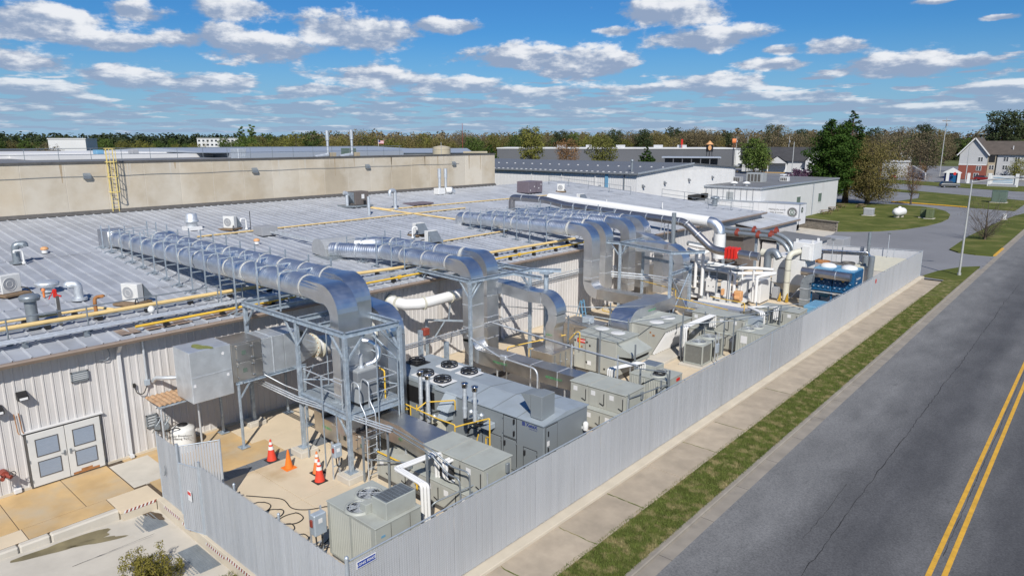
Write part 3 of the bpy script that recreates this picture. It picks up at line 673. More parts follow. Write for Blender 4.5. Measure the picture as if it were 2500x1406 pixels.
# copper stub pipes and conduit on the wall
B().pipe([(X+.05,5.62,3.1),(X+.05,5.66,2.35),(X+.14,5.68,2.3)],.018,6).pipe([(X+.05,5.76,3.1),(X+.05,5.8,2.35),(X+.14,5.82,2.3)],.018,6).o('copper_line','rust',mb)
B().cyl((X+.08,10.3,4.9),(X+.08,10.3,3.15),.05,8).o('conduit','galv',mb)
B().box(X,X+.14,10.2,10.4,2.95,3.2,.01).o('junction_box','disc',mb)
B().box(X,X+.1,9.75,9.85,2.98,3.15,.01).pipe([(X+.1,9.8,2.98),(X+.12,9.86,2.7),(X+.12,10.1,2.62),(X+.1,10.28,2.95)],.02,6,.12).o('cord','rubber',mb)
B().box(X,X+.03,10.52,10.68,1.85,2.05).o('notice','labelwhite',mb)
B().pipe([(X,9.0,4.85),(X+.12,9.05,4.6),(X+.1,8.9,4.4),(X+.06,8.6,4.45)],.018,6,.1).o('cable','pipegrey',mb)
# fire department connection on the far left
fd = B().cyl((X,5.02,1.0),(X+.32,5.02,1.0),.13,12).cyl((X+.25,5.02,1.0),(X+.52,5.16,.92),.075,10).cyl((X+.25,5.02,1.0),(X+.52,4.88,.92),.075,10).o('hose_inlet','darkred',mb)
for y in (4.8,5.22): B().ring((X+.5,y,1.02),.1,.014,(1,0,0),14,5).cyl((X+.4,y,1.02),(X+.5,y,1.02),.02,6).o('valve_wheel','black',fd)
B().box(X,X+.12,5.25,5.5,.03,.22,.02).o('sill_box','siding_white',mb)
# ---------------------------------------------------------------- precast warehouse
cw = thing('precast_warehouse', 'tall tan precast concrete warehouse wall rising behind the ribbed roof', 'building', (-80, 25, 0))
B().box(-110, CWX-.3, -30, 62.5, 0, 11.05).o('core', 'concwall', cw)
ys_ = [-30]+[13.6-2.76*k for k in range(15,0,-1)]+[13.6+2.745*k for k in range(18)]+[62.64]
ys_ = sorted(y for y in ys_ if y <= 62.7)
for a, c in zip(ys_, ys_[1:]):
    if c-a > .3: B().box(CWX-.32, CWX, a+.014, c-.014, 0, 11.3, .012).o('wall_panel', 'concwall', cw)
B().box(CWX-.4, CWX+.05, -30, 62.72, 11.3, 11.46).o('coping', 'darktrim', cw)
B().box(CWX-.06, CWX-.012, -30, 62.6, 5, 11.3).o('joint_filler', 'slab_pale', cw)
B().prism([(CWX+.002,roofz(CWX)+.30),(CWX+.06,roofz(CWX)+.30),(CWX+.24,roofz(CWX)+.05),(CWX+.002,roofz(CWX)+.03)],'y',-2,62.64).o('flashing','darktrim',cw)
r = random.Random(3)
for k in range(26):
    y = 8+54*r.random(); h = r.uniform(.5,1.8); wd = r.uniform(.02,.10)
    B().add([(CWX+.0025,y-wd,11.28),(CWX+.0025,y+wd,11.28),(CWX+.0025,y+wd*.3,11.28-h),(CWX+.0025,y-wd*.3,11.28-h)],[(0,1,2,3)]).o('run_stain','concstreak' if k%3 else 'slab_pale',cw)
cb = B(); pts = []
y = -5
while y < 58:
    pts.append((CWX+.03, y, 10.36+.03*math.sin(y*.9))); y += 1.5
cb.tube(pts, .014, 5).o('cable', 'pipegrey', cw)
for y in (17.75,31.1,43.4,55.6):
    l = B().prism([(CWX,10.2),(CWX+.22,10.22),(CWX+.26,10.42),(CWX,10.62)],'y',y-.25,y+.25).o('wall_light','pipegrey',cw)
    B().box(CWX+.03,CWX+.2,y-.2,y+.2,10.19,10.205).o('lens','labelwhite',l)
# caged ladder
ld = thing('caged_ladder', 'yellow caged ladder climbing the tan concrete wall', 'ladder', (CWX+.2, 19.4, 7.6))
lb = B().box(CWX+.15,CWX+.19,19.18,19.23,7.62,12.4).box(CWX+.15,CWX+.19,19.63,19.68,7.62,12.4)
lb.o('rail','ladderyellow',ld)
for k in range(15): B().cyl((CWX+.17,19.2,7.85+k*.3),(CWX+.17,19.66,7.85+k*.3),.013,6).o('rung','ladderyellow',ld)
def hoop(z): return [(CWX+.17+.72*math.sin(PI*i/10),19.43-.36*math.cos(PI*i/10),z) for i in range(11)]
for z in (9.15,10.3,11.4,12.4): B().tube(hoop(z),.03,6).o('hoop','ladderyellow',ld)
for i in (1,3,5,7,9):
    x,y,_ = hoop(0)[i]; B().obox((x,y,9.1),(x,y,12.42),.04,.012,(1,0,0)).o('cage_strap','ladderyellow',ld)
for z in (7.7,9.2,10.7): B().box(CWX,CWX+.17,19.19,19.22,z,z+.04).box(CWX,CWX+.17,19.64,19.67,z,z+.04).o('bracket','ladderyellow',ld)
# roof of the warehouse
wr = B().box(-112,CWX-.4,-30,62.5,11.05,11.1).o('roof','flatroof',cw)
B().box(-92,-80,20,52,11.1,11.5).o('roof_tier','roofwhite',cw)
B().box(-108,-88,6,40,11.1,11.6).o('roof_tier','roofwhite',cw)
B().box(-104,-72,38,60,11.1,11.62).o('roof_tier','farroof',cw)
B().prism([(-110,11.6),(-76,11.6),(-93,12.1)],'y',36,70).o('roof_ridge','farroof',cw)
rl = B()
for z in (11.95,12.4): rl.cyl((CWX-1.2,10,z),(CWX-1.2,49,z),.022,6)
for k in range(19): rl.cyl((CWX-1.2,10+k*2.15,11.1),(CWX-1.2,10+k*2.15,12.4),.022,6)
rl.o('guard_rail','pipegrey',cw)
for (y,x,h) in ((41.6,-62,2.9),(44.6,-62,3.0)):
    s = thing('exhaust_stack', 'grey exhaust stack with bent foot on the concrete warehouse roof, %s of the pair' % ('left' if y < 43 else 'right'), 'exhaust stack', (x,y,11.1))
    B().cyl((x,y,11.3),(x,y,11.1+h-1),.13,12).o('pipe','galv',s); B().cyl((x,y,11.1+h-1),(x,y,11.1+h),.19,12).o('shroud','galv',s)
    B().pipe([(x,y,11.5),(x,y-.6,11.45),(x,y-1.6,11.3)],.22,10,.3).o('elbow','galv',s); B().box(x-.3,x+.3,y+.25,y+.8,11.1,11.75,.02).o('motor_box','tan',s)
for (y,x,mm,sz) in ((27.2,-84,'bluelight',.6),(31.5,-86,'fargrey',.6),(47,-66,'padgreen',.8),(36,-70,'galv',.8)):
    t = B().box(x-sz,x+sz,y-sz*.6,y+sz*.6,11.1,11.1+sz*.8+.4,.04)
    for k in range(4): t.box(x+sz,x+sz+.03,y-sz*.5+k*sz*.25,y-sz*.4+k*sz*.25,11.3,11.2+sz*.8)
    tag(t.o('rooftop_unit',mm), {'bluelight':'pale blue rooftop unit beyond the caged ladder','fargrey':'grey boxed rooftop unit on the white warehouse roof','padgreen':'small green unit beside the exhaust stacks','galv':'low round-shouldered vent box on the concrete warehouse roof'}[mm], 'rooftop unit')
# ---------------------------------------------------------------- slatted chain link fences
FX = -13.25; FZ0, FZ1 = .16, 2.58
def slat_panel(p0, p1, z0, z1, pitch=.0865, wd=.074, th=.012, z0b=None):
    p0 = V3(p0); p1 = V3(p1); d = p1-p0; L = d.length; d = d.normalized(); nrm = V3((-d.y, d.x, 0)); b = B(); n = max(1,round(L/pitch)); pitch = L/n; r = random.Random(int(L*100))
    for i in range(n):
        c = p0+d*(i+.5)*pitch; j = r.uniform(-.004,.004); t0 = z0+r.uniform(-.01,.02); t1 = z1+r.uniform(-.03,0)
        a = c-d*wd/2+nrm*(j-th/2); e = c+d*wd/2+nrm*(j-th/2); f = c+d*wd/2+nrm*(j+th/2); g = c-d*wd/2+nrm*(j+th/2)
        v = [(q.x,q.y,z) for z in (t0,t1) for q in (a,e,f,g)]
        b.add(v, [(0,1,5,4),(1,2,6,5),(2,3,7,6),(3,0,4,7),(4,5,6,7)])
    return b
def wires(p0, p1, z0, z1, pitch=.058, r=.0020):
    p0 = V3(p0); p1 = V3(p1); d = p1-p0; L = d.length; d = d.normalized(); H = z1-z0; nrm = V3((-d.y, d.x, 0)); b = B()
    vs = []; fs = []
    for sgn in (1, -1):
        n = int((L+H)/pitch)
        for i in range(n):
            s0 = i*pitch - (H if sgn > 0 else 0); a = s0; bz0 = z0; e = s0+sgn*H; bz1 = z1
            # clip to [0, L]
            def clip(a, za, e, ze):
                if (a < 0 and e < 0) or (a > L and e > L): return None
                def at(s): t = (s-a)/(e-a); return za+(ze-za)*t
                A, ZA, E_, ZE = a, za, e, ze
                if A < 0: ZA, A = at(0), 0
                if A > L: ZA, A = at(L), L
                if E_ < 0: ZE, E_ = at(0), 0
                if E_ > L: ZE, E_ = at(L), L
                return A, ZA, E_, ZE
            q = clip(a, bz0, e, bz1)
            if not q: continue
            o = nrm*(.011*sgn)
            u = V3((d.x*H*-.0, 0, 0)); pa = p0+d*q[0]+o; pe = p0+d*q[2]+o
            k = len(vs); side = d*r*1.3
            vs += [(pa.x-side.x, pa.y-side.y, q[1]), (pa.x+side.x, pa.y+side.y, q[1]), (pa.x+nrm.x*r*2, pa.y+nrm.y*r*2, q[1]),
                   (pe.x-side.x, pe.y-side.y, q[3]), (pe.x+side.x, pe.y+side.y, q[3]), (pe.x+nrm.x*r*2, pe.y+nrm.y*r*2, q[3])]
            fs += [(k,k+1,k+4,k+3),(k+1,k+2,k+5,k+4),(k+2,k,k+3,k+5)]
    b.add(vs, fs); return b
lf = thing('slatted_fence', 'long grey slatted chain link fence beside the sidewalk', 'fence', (FX, 42, 0))
step = 3.0; y = 8.8
while y < 74.9:
    y1 = min(y+step, 75.0)
    s = slat_panel((FX,y,0),(FX,y1,0),FZ0,FZ1).o('slats', 'slat', lf, kind='stuff')
    if y < 40: wires((FX,y,0),(FX,y1,0),FZ0-.03,FZ1+.02).o('wire_mesh', 'wire', lf, kind='stuff')
    B().cyl((FX-.05,y,.1),(FX-.05,y,2.6),.03,8).o('post','post',lf)
    y = y1
for y in (36.9,57.4): B().box(FX-.06,FX+.04,y-.04,y+.04,.1,2.63,.01).o('post','post',lf)
B().cyl((FX-.05,8.8,2.6),(FX-.05,75,2.6),.024,8).o('top_rail','post',lf)
B().cyl((FX-.03,8.8,.15),(FX-.03,75,.15),.014,6).o('bottom_rail','post',lf)
B().cyl((FX,75.02,.1),(FX,75.02,2.66),.04,8).o('post','post',lf)
cp = B().cyl((FX-.02,8.78,-.1),(FX-.02,8.78,2.72),.055,12).lathe((FX-.02,8.78,2.72),[(.062,0),(.062,.03),(.03,.07),(0,.075)],12).o('corner_post','post',lf)
sg = B().box(FX+.03,FX+.045,9.05,9.62,2.33,2.49).o('maker_sign','signblue',lf)
B().box(FX+.028,FX+.043,9.03,9.64,2.31,2.51).o('sign_border','labelwhite',sg)
text('LONG FENCE', .098, 'labelwhite', lf, (FX+.048, 9.335, 2.41), 90, 90, bold=.001)
B().box(FX+.02,FX+.03,58.2,58.5,2.05,2.35).o('red_notice','red',lf)
NY = 8.78
nf = thing('slatted_fence', 'slatted fence along the retaining wall, meeting the long fence at a corner', 'fence', (-18, NY, 0))
for (xa, xb) in ((-13.3,-16.6),(-16.6,-19.2),(-19.2,-21.5)):
    slat_panel((xa,NY,0),(xb,NY,0),-.02,2.5).o('slats','slat',nf,kind='stuff'); wires((xa,NY,0),(xb,NY,0),-.05,2.56).o('wire_mesh','wire',nf,kind='stuff')
for x in (-16.6,-19.2):
    B().cyl((x,NY+.05,-.1),(x,NY+.05,2.62),.038,10).lathe((x,NY+.05,2.62),[(.045,0),(.045,.03),(.02,.06),(0,.065)],10).o('post','post',nf)
B().cyl((-21.5,NY,-.1),(-21.5,NY,2.65),.05,12).o('gate_post','post',nf)
nf2 = thing('slatted_fence', 'short slatted fence between the drain plate and the open gate', 'fence', (-24.3, NY+.1, 0))
slat_panel((-23.45,NY+.1,0),(-25.1,NY+.1,0),.0,2.52).o('slats','slat',nf2,kind='stuff'); wires((-23.45,NY+.1,0),(-25.1,NY+.1,0),0,2.56).o('wire_mesh','wire',nf2,kind='stuff')
B().cyl((-23.43,NY+.1,-.1),(-23.43,NY+.1,2.66),.055,12).o('gate_post','post',nf2); B().cyl((-25.13,NY+.1,-.1),(-25.13,NY+.1,2.62),.03,10).o('post','post',nf2)
B().tube([(-24.5,NY+.03,1.5),(-24.42,NY+.02,1.25),(-24.55,NY+.02,1.1),(-24.5,NY+.02,1.3)],.012,6).o('loose_wire','pipegrey',nf2)
def leaf(nm, label, p0, p1, z0, z1):
    t = thing(nm, label, 'gate', (p0[0],p0[1],z0)); p0 = V3((*p0,0)); p1 = V3((*p1,0))
    f = B()
    for z in (z0,z1): f.cyl((p0.x,p0.y,z),(p1.x,p1.y,z),.022,8)
    for p in (p0,p1): f.cyl((p.x,p.y,z0),(p.x,p.y,z1+.03),.022,8)
    f.o('frame','post',t); wires(p0,p1,z0,z1).o('wire_mesh','wire',t,kind='stuff'); return t, slat_panel(p0,p1,z0+.03,z1-.03)
t, s = leaf('gate_leaf','dark open gate leaf seen from behind, swung into the yard',(-23.42,8.95),(-22.85,10.15),.12,2.55); s.o('slats','slat',t,kind='stuff')
t, s = leaf('gate_leaf','pale gate leaf with a red and white notice',(-21.56,8.75),(-22.4,8.5),.0,2.42); s.o('slats','slat',t,kind='stuff')
n_ = B().box(-22.12,-21.86,8.58,8.6,1.15,1.5).o('notice','labelwhite',t); B().box(-22.10,-21.88,8.572,8.581,1.36,1.47).o('notice_band','red',n_)
# far fence across the end of the yard
ff = thing('slatted_fence', 'far slatted fence closing the end of the yard by the driveway', 'fence', (-19, 74.5, 0))
fpts = [(-13.25,75.05),(-15.6,74.6),(-18.2,74.0),(-20.5,73.4),(-22.9,72.9),(-25.4,72.4),(-28,72)]
for a, c in zip(fpts, fpts[1:]):
    slat_panel((*a,0),(*c,0),.1,2.5,.11,.1).o('slats','slatfar',ff,kind='stuff')
    B().cyl((c[0],c[1],0),(c[0],c[1],2.6),.03,8).o('post','post',ff); B().cyl((a[0],a[1],2.57),(c[0],c[1],2.57),.022,6).o('top_rail','post',ff)
# ---------------------------------------------------------------- duct helpers
def spiral(b, pts, r, pitch=.15, n=24, rib=.012):
    pts = [V3(p) for p in pts]
    for p0, p1 in zip(pts, pts[1:]):
        d = p1-p0; L = d.length; d = d.normalized(); a = V3((0,0,1)); a = (a-d*a.dot(d)).normalized(); c = d.cross(a); prof = []
        k = max(1, int(L/pitch))
        for i in range(k): 
            s0 = i*L/k; q = L/k
            prof += [(s0, r), (s0+q*.62, r), (s0+q*.72, r+rib), (s0+q*.88, r+rib)]
        prof.append((L, r)); v = []; f = []
        for s0, rr in prof: v += [p0+d*s0+(a*math.cos(2*PI*i/n)+c*math.sin(2*PI*i/n))*rr for i in range(n)]
        for j in range(len(prof)-1):
            for i in range(n): f.append((j*n+i, j*n+(i+1)%n, (j+1)*n+(i+1)%n, (j+1)*n+i))
        b.add(v, f, True)
    return b
def band(p, d, r, w=.05, n=24):
    p = V3(p); d = V3(d).normalized(); return B().cyl(p-d*w/2, p+d*w/2, r, n)
def rring(p, t, w, h, lat):
    p = V3(p); t = V3(t).normalized(); l = V3(lat).normalized(); u = t.cross(l).normalized()
    return [p-l*w/2-u*h/2, p+l*w/2-u*h/2, p+l*w/2+u*h/2, p-l*w/2+u*h/2]
def arc(c, r, a0, a1, n, u, v):
    c = V3(c); u = V3(u); v = V3(v)
    return [(c+u*r*math.cos(a0+(a1-a0)*i/n)+v*r*math.sin(a0+(a1-a0)*i/n)) for i in range(n+1)]
def rsweep(b, pts, w, h, lat, smooth=False):
    pts = [V3(p) for p in pts]; m = len(pts); rings = []
    for i in range(m):
        t = (pts[min(i+1,m-1)]-pts[max(0,i-1)]); rings.append(rring(pts[i], t, w, h, lat))
    b.loft(rings, smooth=smooth); return b
def round_to_rect(b, p0, r, p1, w, h, lat, n=24):
    p0 = V3(p0); p1 = V3(p1); d = (p1-p0).normalized(); l = V3(lat).normalized(); u = d.cross(l).normalized(); A = []; C = []
    for i in range(n):
        a = 2*PI*i/n; x, y = math.cos(a), math.sin(a); A.append(p0+l*x*r+u*y*r)
        k = 1/max(abs(x), abs(y)); C.append(p1+l*x*k*w/2+u*y*k*h/2)
    b.loft([A, C], caps=False, smooth=False); return b
def duct_pair_supports(t, xs, y0, y1, zc, top, mids=()):
    for i, x in enumerate(xs):
        s = B(); zr = roofz(x)+.05
        for y in (y0, y1): s.obox((x,y,zr),(x,y,zc+top+R_.uniform(0,.25)),.055,.055)
        s.obox((x,y0,zc+.52),(x,y1,zc+.52),.035,.035); s.obox((x,y0,zc-.52),(x,y1,zc-.52),.05,.05)
        for y in mids: s.obox((x,y,zc-.5),(x,y,zc+.75),.045,.045)
        s.obox((x,y0,zr+.15),(x+.0,y0-.45,zr+.01),.04,.04)
        for y in (y0,y1):
            s.box(x-.12,x+.12,y-.12,y+.12,zr-.03,zr+.02); s.obox((x-.32,y-.06,zr+.045),(x+.32,y-.06,zr+.045),.04,.03)
            for q in (-.28,.28): s.obox((x+q,y-.3,zr+.03),(x+q,y+.2,zr+.03),.04,.03)
        s.o('support_frame', 'strutmetal', t)
def roof_run(t, x0, x1, y, z, r, bands=1.6):
    spiral(B(), [(x0,y,z),(x1,y,z)], r).o('spiral_duct', 'duct', t)
    k = int(abs(x1-x0)/bands)
    for i in range(k+1):
        x = x0+(x1-x0)*i/max(1,k); band((x,y,z),(1,0,0),r+.028).o('joint_band', 'bandgrey', t)
def drop_elbow(t, xr, xrect0, xrect1, y, z, r, w, zbot, rad=.85, zin=None):
    """round to rectangular, quarter bend down and drop to zbot"""
    h = abs(xrect1-xrect0); xc = (xrect0+xrect1)/2
    x_arc = xc-rad
    round_to_rect(B(), (xr,y,z), r, (x_arc,y,z), w, h if False else .78, (0,1,0)).o('transition','sheet_smooth',t)
    n = 10; pts = arc((x_arc,y,z-rad),rad,PI/2,0,n,(1,0,0),(0,0,1)); rings = []
    for i,p in enumerate(pts):
        a = PI/2-PI/2*i/n; tt = V3((math.sin(a),0,-math.cos(a))); hh = .78+(h-.78)*i/n; rings.append(rring(p,tt,w,hh,(0,1,0)))
    B().loft(rings).o('elbow','sheet_smooth',t)
    zt = z-rad; k = 0
    while zt > zbot+.05:
        zb = max(zbot, zt-1.25); B().box(xc-h/2+.004*(k%2),xc+h/2-.004*(k%2),y-w/2+.004*(k%2),y+w/2-.004*(k%2),zb,zt).o('drop_section','sheet_smooth',t)
        if zb > zbot: B().box(xc-h/2-.012,xc+h/2+.012,y-w/2-.012,y+w/2+.012,zb-.025,zb+.025).o('flange','galv',t)
        zt = zb; k += 1
M['strutmetal'] = mat('strutmetal', (.30,.35,.40), .5, .4, .15, 5)
M['hoodgrey'] = mat('hoodgrey', (.42,.435,.45), .45, .2, .1, 3)
M['bandgrey'] = mat('bandgrey', (.50,.50,.48), .6, .1, .1, 4)
M['sheet_smooth'] = mat('sheet_smooth', (.74,.75,.76), .40, 1.0, .10, 1.2, bump=.06, bscale=2.2)
# ---------------------------------------------------------------- duct pair over the near platform
d1 = thing('roof_duct_run', 'pair of shiny spiral ducts nearest the camera, crossing the roof to the near steel tower', 'duct', (-34,16,roofz(-34)))
za, zb_ = 7.1, 7.2
roof_run(d1,-45.6,-24.6,15.2,za,.48); roof_run(d1,-42.4,-25.0,16.45,zb_,.48)
B().loft([rring((-45.6,15.2,za),(1,0,0),1.0,1.0,(0,1,0)),rring((-46.6,15.1,za-.1),(1,0,0),1.25,1.35,(0,1,0))]).o('intake_hood','sheet_smooth',d1)
B().pipe([(-42.4,16.45,zb_),(-43.0,16.7,zb_),(-43.3,17.4,zb_-.05),(-44.4,18.0,zb_-.3),(-45.2,18.2,zb_-.6)],.45,18,.5).o('bent_duct','duct',d1)
drop_elbow(d1,-24.6,-22.45,-21.9,15.2,za,.48,.95,1.42); drop_elbow(d1,-25.0,-23.3,-22.7,16.45,zb_,.48,.95,1.0)
rsweep(B(),[(-26.4,17.6,5.95),(-24.6,17.6,5.95),(-23.2,17.6,5.85)],.95,.6,(0,1,0)).o('branch','sheet_smooth',d1)
rsweep(B(),arc((-23.2,17.6,4.95),.9,PI/2,0,9,(1,0,0),(0,0,1)),.95,.62,(0,1,0)).o('elbow','sheet_smooth',d1); B().box(-22.61,-21.99,17.125,18.075,.9,4.95).o('drop_section','sheet_smooth',d1)
duct_pair_supports(d1,[-46,-44.6,-43.0,-41.5,-40,-38.5,-37,-35.5,-34,-32.5,-31,-29.6],14.5,17.15,za,.75,(15.82,))
for x in (-27.6,-25.8):
    B().obox((x,14.55,5.95),(x,14.55,za+.75),.055,.055).obox((x,17.15,5.95),(x,17.15,za+.75),.055,.055).obox((x,14.55,za+.5),(x,17.15,za+.5),.05,.05).obox((x,14.55,za-.52),(x,17.15,za-.52),.05,.05).o('support_frame','strutmetal',d1)
# second pair
d2 = thing('roof_duct_run', 'middle pair of spiral ducts leaving a rounded grey hood on the roof', 'duct', (-33,27,roofz(-33)))
z2 = 6.32
spiral(B(),[(-36.7,24.5,z2-.05),(-34.9,25.2,z2-.02)],.45,rib=.006).o('spiral_duct','duct',d2); spiral(B(),[(-34.9,25.2,z2-.02),(-33.2,25.9,z2)],.45,rib=.006).o('spiral_duct','duct',d2)
roof_run(d2,-33.2,-27.4,25.9,z2,.45); roof_run(d2,-34.5,-28.2,27.75,z2+.12,.45)
B().pipe([(-34.5,27.75,z2+.12),(-35.6,27.6,z2+.12),(-36.6,26.8,z2+.05),(-37.3,26.0,z2)],.43,18,.8).o('bent_duct','duct',d2)
hp = [(-36.6,5.88),(-38.0,5.99)]+[(-37.3-.72*math.cos(PI*i/8),6.35+.62*math.sin(PI*i/8)) for i in range(9)]+[(-36.6,5.88)]
B().prism(hp[1:-1]+[(-36.6,5.88)],'y',23.9,26.4).o('rounded_hood','hoodgrey',d2)
B().box(-38.1,-35.9,23.75,26.5,5.72,5.9).o('kerb','pipegrey',d2)
for (x,y) in ((-34.9,25.2),(-33.2,25.9),(-36.2,24.7)): band((x,y,z2),(1,.38,0),.478).o('joint_band','galv',d2)
drop_elbow(d2,-27.4,-25.95,-25.25,25.9,z2,.45,.95,2.2,.8); drop_elbow(d2,-28.2,-26.6,-25.95,27.85,z2+.12,.45,.95,.9,.8)
duct_pair_supports(d2,[-36.2,-34.6,-33.2,-31.8,-30.6],25.3,28.35,z2,.75,(26.85,))
# the drop sweeps into a long duct to a stacked unit
pts = arc((-24.35,25.9,2.35),.82+.0,PI,PI*1.5,8,(1,0,0),(0,0,1)); pts = [V3((-25.6,25.9,2.35))+ (V3((0,0,0))) ]+[]
a_ = arc((-24.75,25.9,2.35),.85,PI,1.5*PI,8,(1,0,0),(0,0,1))
rsweep(B(),a_,.95,.75,(0,1,0)).o('sweep_bend','sheet_smooth',d2)
for i,(xa,xb) in enumerate(((-24.75,-22.9),(-22.9,-21.1),(-21.1,-19.4),(-19.4,-18.1))):
    e = .004*(i%2); B().box(xa,xb,25.42+e,26.38-e,1.12+e,1.88-e).o('duct_section','stainless',d2); B().box(xb-.02,xb+.02,25.405,26.395,1.105,1.895).o('flange','galv',d2)
for x in (-23.5,-21.2,-19.0): B().box(x-.03,x+.03,25.5,25.56,0,1.12).box(x-.03,x+.03,26.25,26.31,0,1.12).o('stand','galv',d2)
for x in (-23.2,-19.6): text('RETURN DUCT', .15, 'green', d2, (x,25.40,1.5), 90, 0)
# branch from second drop to the box by the middle unit
d2c = thing('branch_duct', 'rectangular branch duct arching down into a stainless box by the blue stepladder', 'duct', (-23.2,29,0))
P = [V3((-27.2,28.6,4.75)),V3((-25.6,28.7,4.75)),V3((-24.3,29.4,4.35)),V3((-23.5,29.6,4.35))]
rsweep(B(),P,.95,.65,(0,1,0)).o('branch','sheet_smooth',d2c)
a_ = arc((-23.5,29.6,3.5),.85,PI/2,0,9,(1,0,0),(0,0,1)); rsweep(B(),a_,.9,.65,(0,1,0)).o('elbow','sheet_smooth',d2c)
rsweep(B(),[(-22.65,29.6,3.5),(-22.68,29.6,3.1),(-22.85,29.6,2.75),(-22.85,29.6,1.5)],.85,.6,(0,1,0)).o('drop_section','sheet_smooth',d2c)
bx = B().box(-23.55,-22.05,28.4,30.4,.35,1.5,.01).o('filter_box','stainless',d2c)
for k in range(4):
    y = 28.65+k*.5; B().box(-22.045,-22.02,y-.02,y+.02,.5,1.4).cyl((-22.02,y,.95),(-21.9,y,.95),.03,6).o('clamp','pipegrey',bx)
text('SUPPLY', .13, 'green', d2c, (-22.95,28.39,1.0), 90, 0); text('SUPPLY', .13, 'green', d2c, (-22.87,29.165,2.3), 90, 0)
# third group of ducts
d3 = thing('roof_duct_run', 'far group of spiral ducts on stands, ending in tall silver drops', 'duct', (-35,42,roofz(-35)))
z3 = 6.72
roof_run(d3,-40.2,-29.6,40.0,z3,.5); roof_run(d3,-39,-29.8,42.2,z3,.5); roof_run(d3,-38,-29.8,45.2,z3,.46); roof_run(d3,-36,-29.8,47.4,z3,.46)
for (x,y) in ((-40.2,40.0),(-39,42.2)): B().pipe([(x,y,z3),(x-.7,y,z3),(x-.9,y+.2,z3-.5),(x-.9,y+.3,roofz(x)+.0)],.47,16,.7).o('elbow','duct',d3)
B().pipe([(-38,45.2,z3),(-39,45.3,z3),(-39.6,45.9,z3-.1),(-39.6,46.8,z3-.1),(-38.8,47.4,z3),(-36,47.4,z3)],.44,16,.6).o('bent_duct','duct',d3)
drop_elbow(d3,-29.6,-28.0,-27.3,40.1,z3,.5,1.0,3.1,.85); drop_elbow(d3,-29.8,-28.4,-27.6,42.3,z3,.5,1.0,2.2,.85); drop_elbow(d3,-29.8,-28.2,-27.4,45.2,z3,.46,1.0,1.5,.85); drop_elbow(d3,-29.8,-28.2,-27.4,47.4,z3,.46,1.0,1.5,.85)
duct_pair_supports(d3,[-39,-37.8,-36.6,-35.3,-34,-32.7,-31.1],39.2,48.2,z3,.75,(41.1,43.7,46.3))
a_ = arc((-26.8,40.1,3.15),.85,PI,1.5*PI,8,(1,0,0),(0,0,1)); rsweep(B(),a_,1.0,.72,(0,1,0)).o('sweep_bend','sheet_smooth',d3)
B().box(-26.8,-23.4,39.6,40.6,1.95,2.65).o('duct_section','stainless',d3)
B().loft([rring((-23.4,40.1,2.3),(1,0,0),1.0,.7,(0,1,0)),rring((-21.9,40.3,2.3),(1,0,0),1.6,.78,(0,1,0))]).box(-22.9,-21.4,39.0,41.1,1.9,2.7).o('corner_section','sheet_smooth',d3)
B().box(-22.9,-21.4,36.4,38.98,1.9,2.7).o('duct_section','sheet_smooth',d3)
a_ = arc((-22.15,36.4,1.45),.85,0,PI/2,9,(0,-1,0),(0,0,1))[::-1]; rsweep(B(),a_,1.5,.8,(1,0,0)).o('elbow','sheet_smooth',d3)
B().box(-22.9,-21.4,35.15,35.95,.3,1.45).o('drop_section','sheet_smooth',d3)
text('RETURN DUCT', .14, 'green', d3, (-21.39,38,2.35), 90, 90)
# fourth: silver drops further along the wall
d4 = thing('branch_duct', 'tall silver arched duct in front of the white pipe rack', 'duct', (-22.3,45,0))
P = [(-29,46.6,5.6),(-27.6,46.6,5.6),(-26.4,46.2,5.45)]; rsweep(B(),P,1.0,.8,(0,1,0)).o('branch','sheet_smooth',d4)
a_ = arc((-26.4,46.2,4.45),1.0,PI/2,0,9,(1,0,0),(0,0,1)); rsweep(B(),a_,1.0,.75,(0,1,0)).o('elbow','sheet_smooth',d4); B().box(-25.78,-25.02,45.7,46.7,1.6,4.45).o('drop_section','sheet_smooth',d4)
P = [(-26.4,44.4,5.3),(-24.6,44.4,5.35),(-24.0,44.4,5.3)]; rsweep(B(),P,1.0,.75,(0,1,0)).o('branch','sheet_smooth',d4)
a_ = arc((-23.7,44.4,4.35),.95,PI/2,0,9,(1,0,0),(0,0,1)); rsweep(B(),a_,1.0,.75,(0,1,0)).o('elbow','sheet_smooth',d4); B().box(-23.12,-22.38,43.9,44.9,1.9,4.35).o('drop_section','sheet_smooth',d4)
a_ = arc((-21.9,44.4,1.9),.85,PI,1.5*PI,8,(1,0,0),(0,0,1)); rsweep(B(),a_,1.0,.72,(0,1,0)).o('sweep_bend','sheet_smooth',d4)
B().box(-21.9,-18.0,43.9,44.9,.7,1.7).o('duct_section','sheet',d4); B().box(-18.6,-18.0,43.888,44.2,.85,1.5).o('opening','black',d4)
B().loft([rring((-18.0,44.4,1.2),(1,0,0),1.0,1.0,(0,1,0)),rring((-17.2,44.9,1.35),(1,0,0),1.5,1.2,(0,1,0))]).o('transition','sheet_smooth',d4)
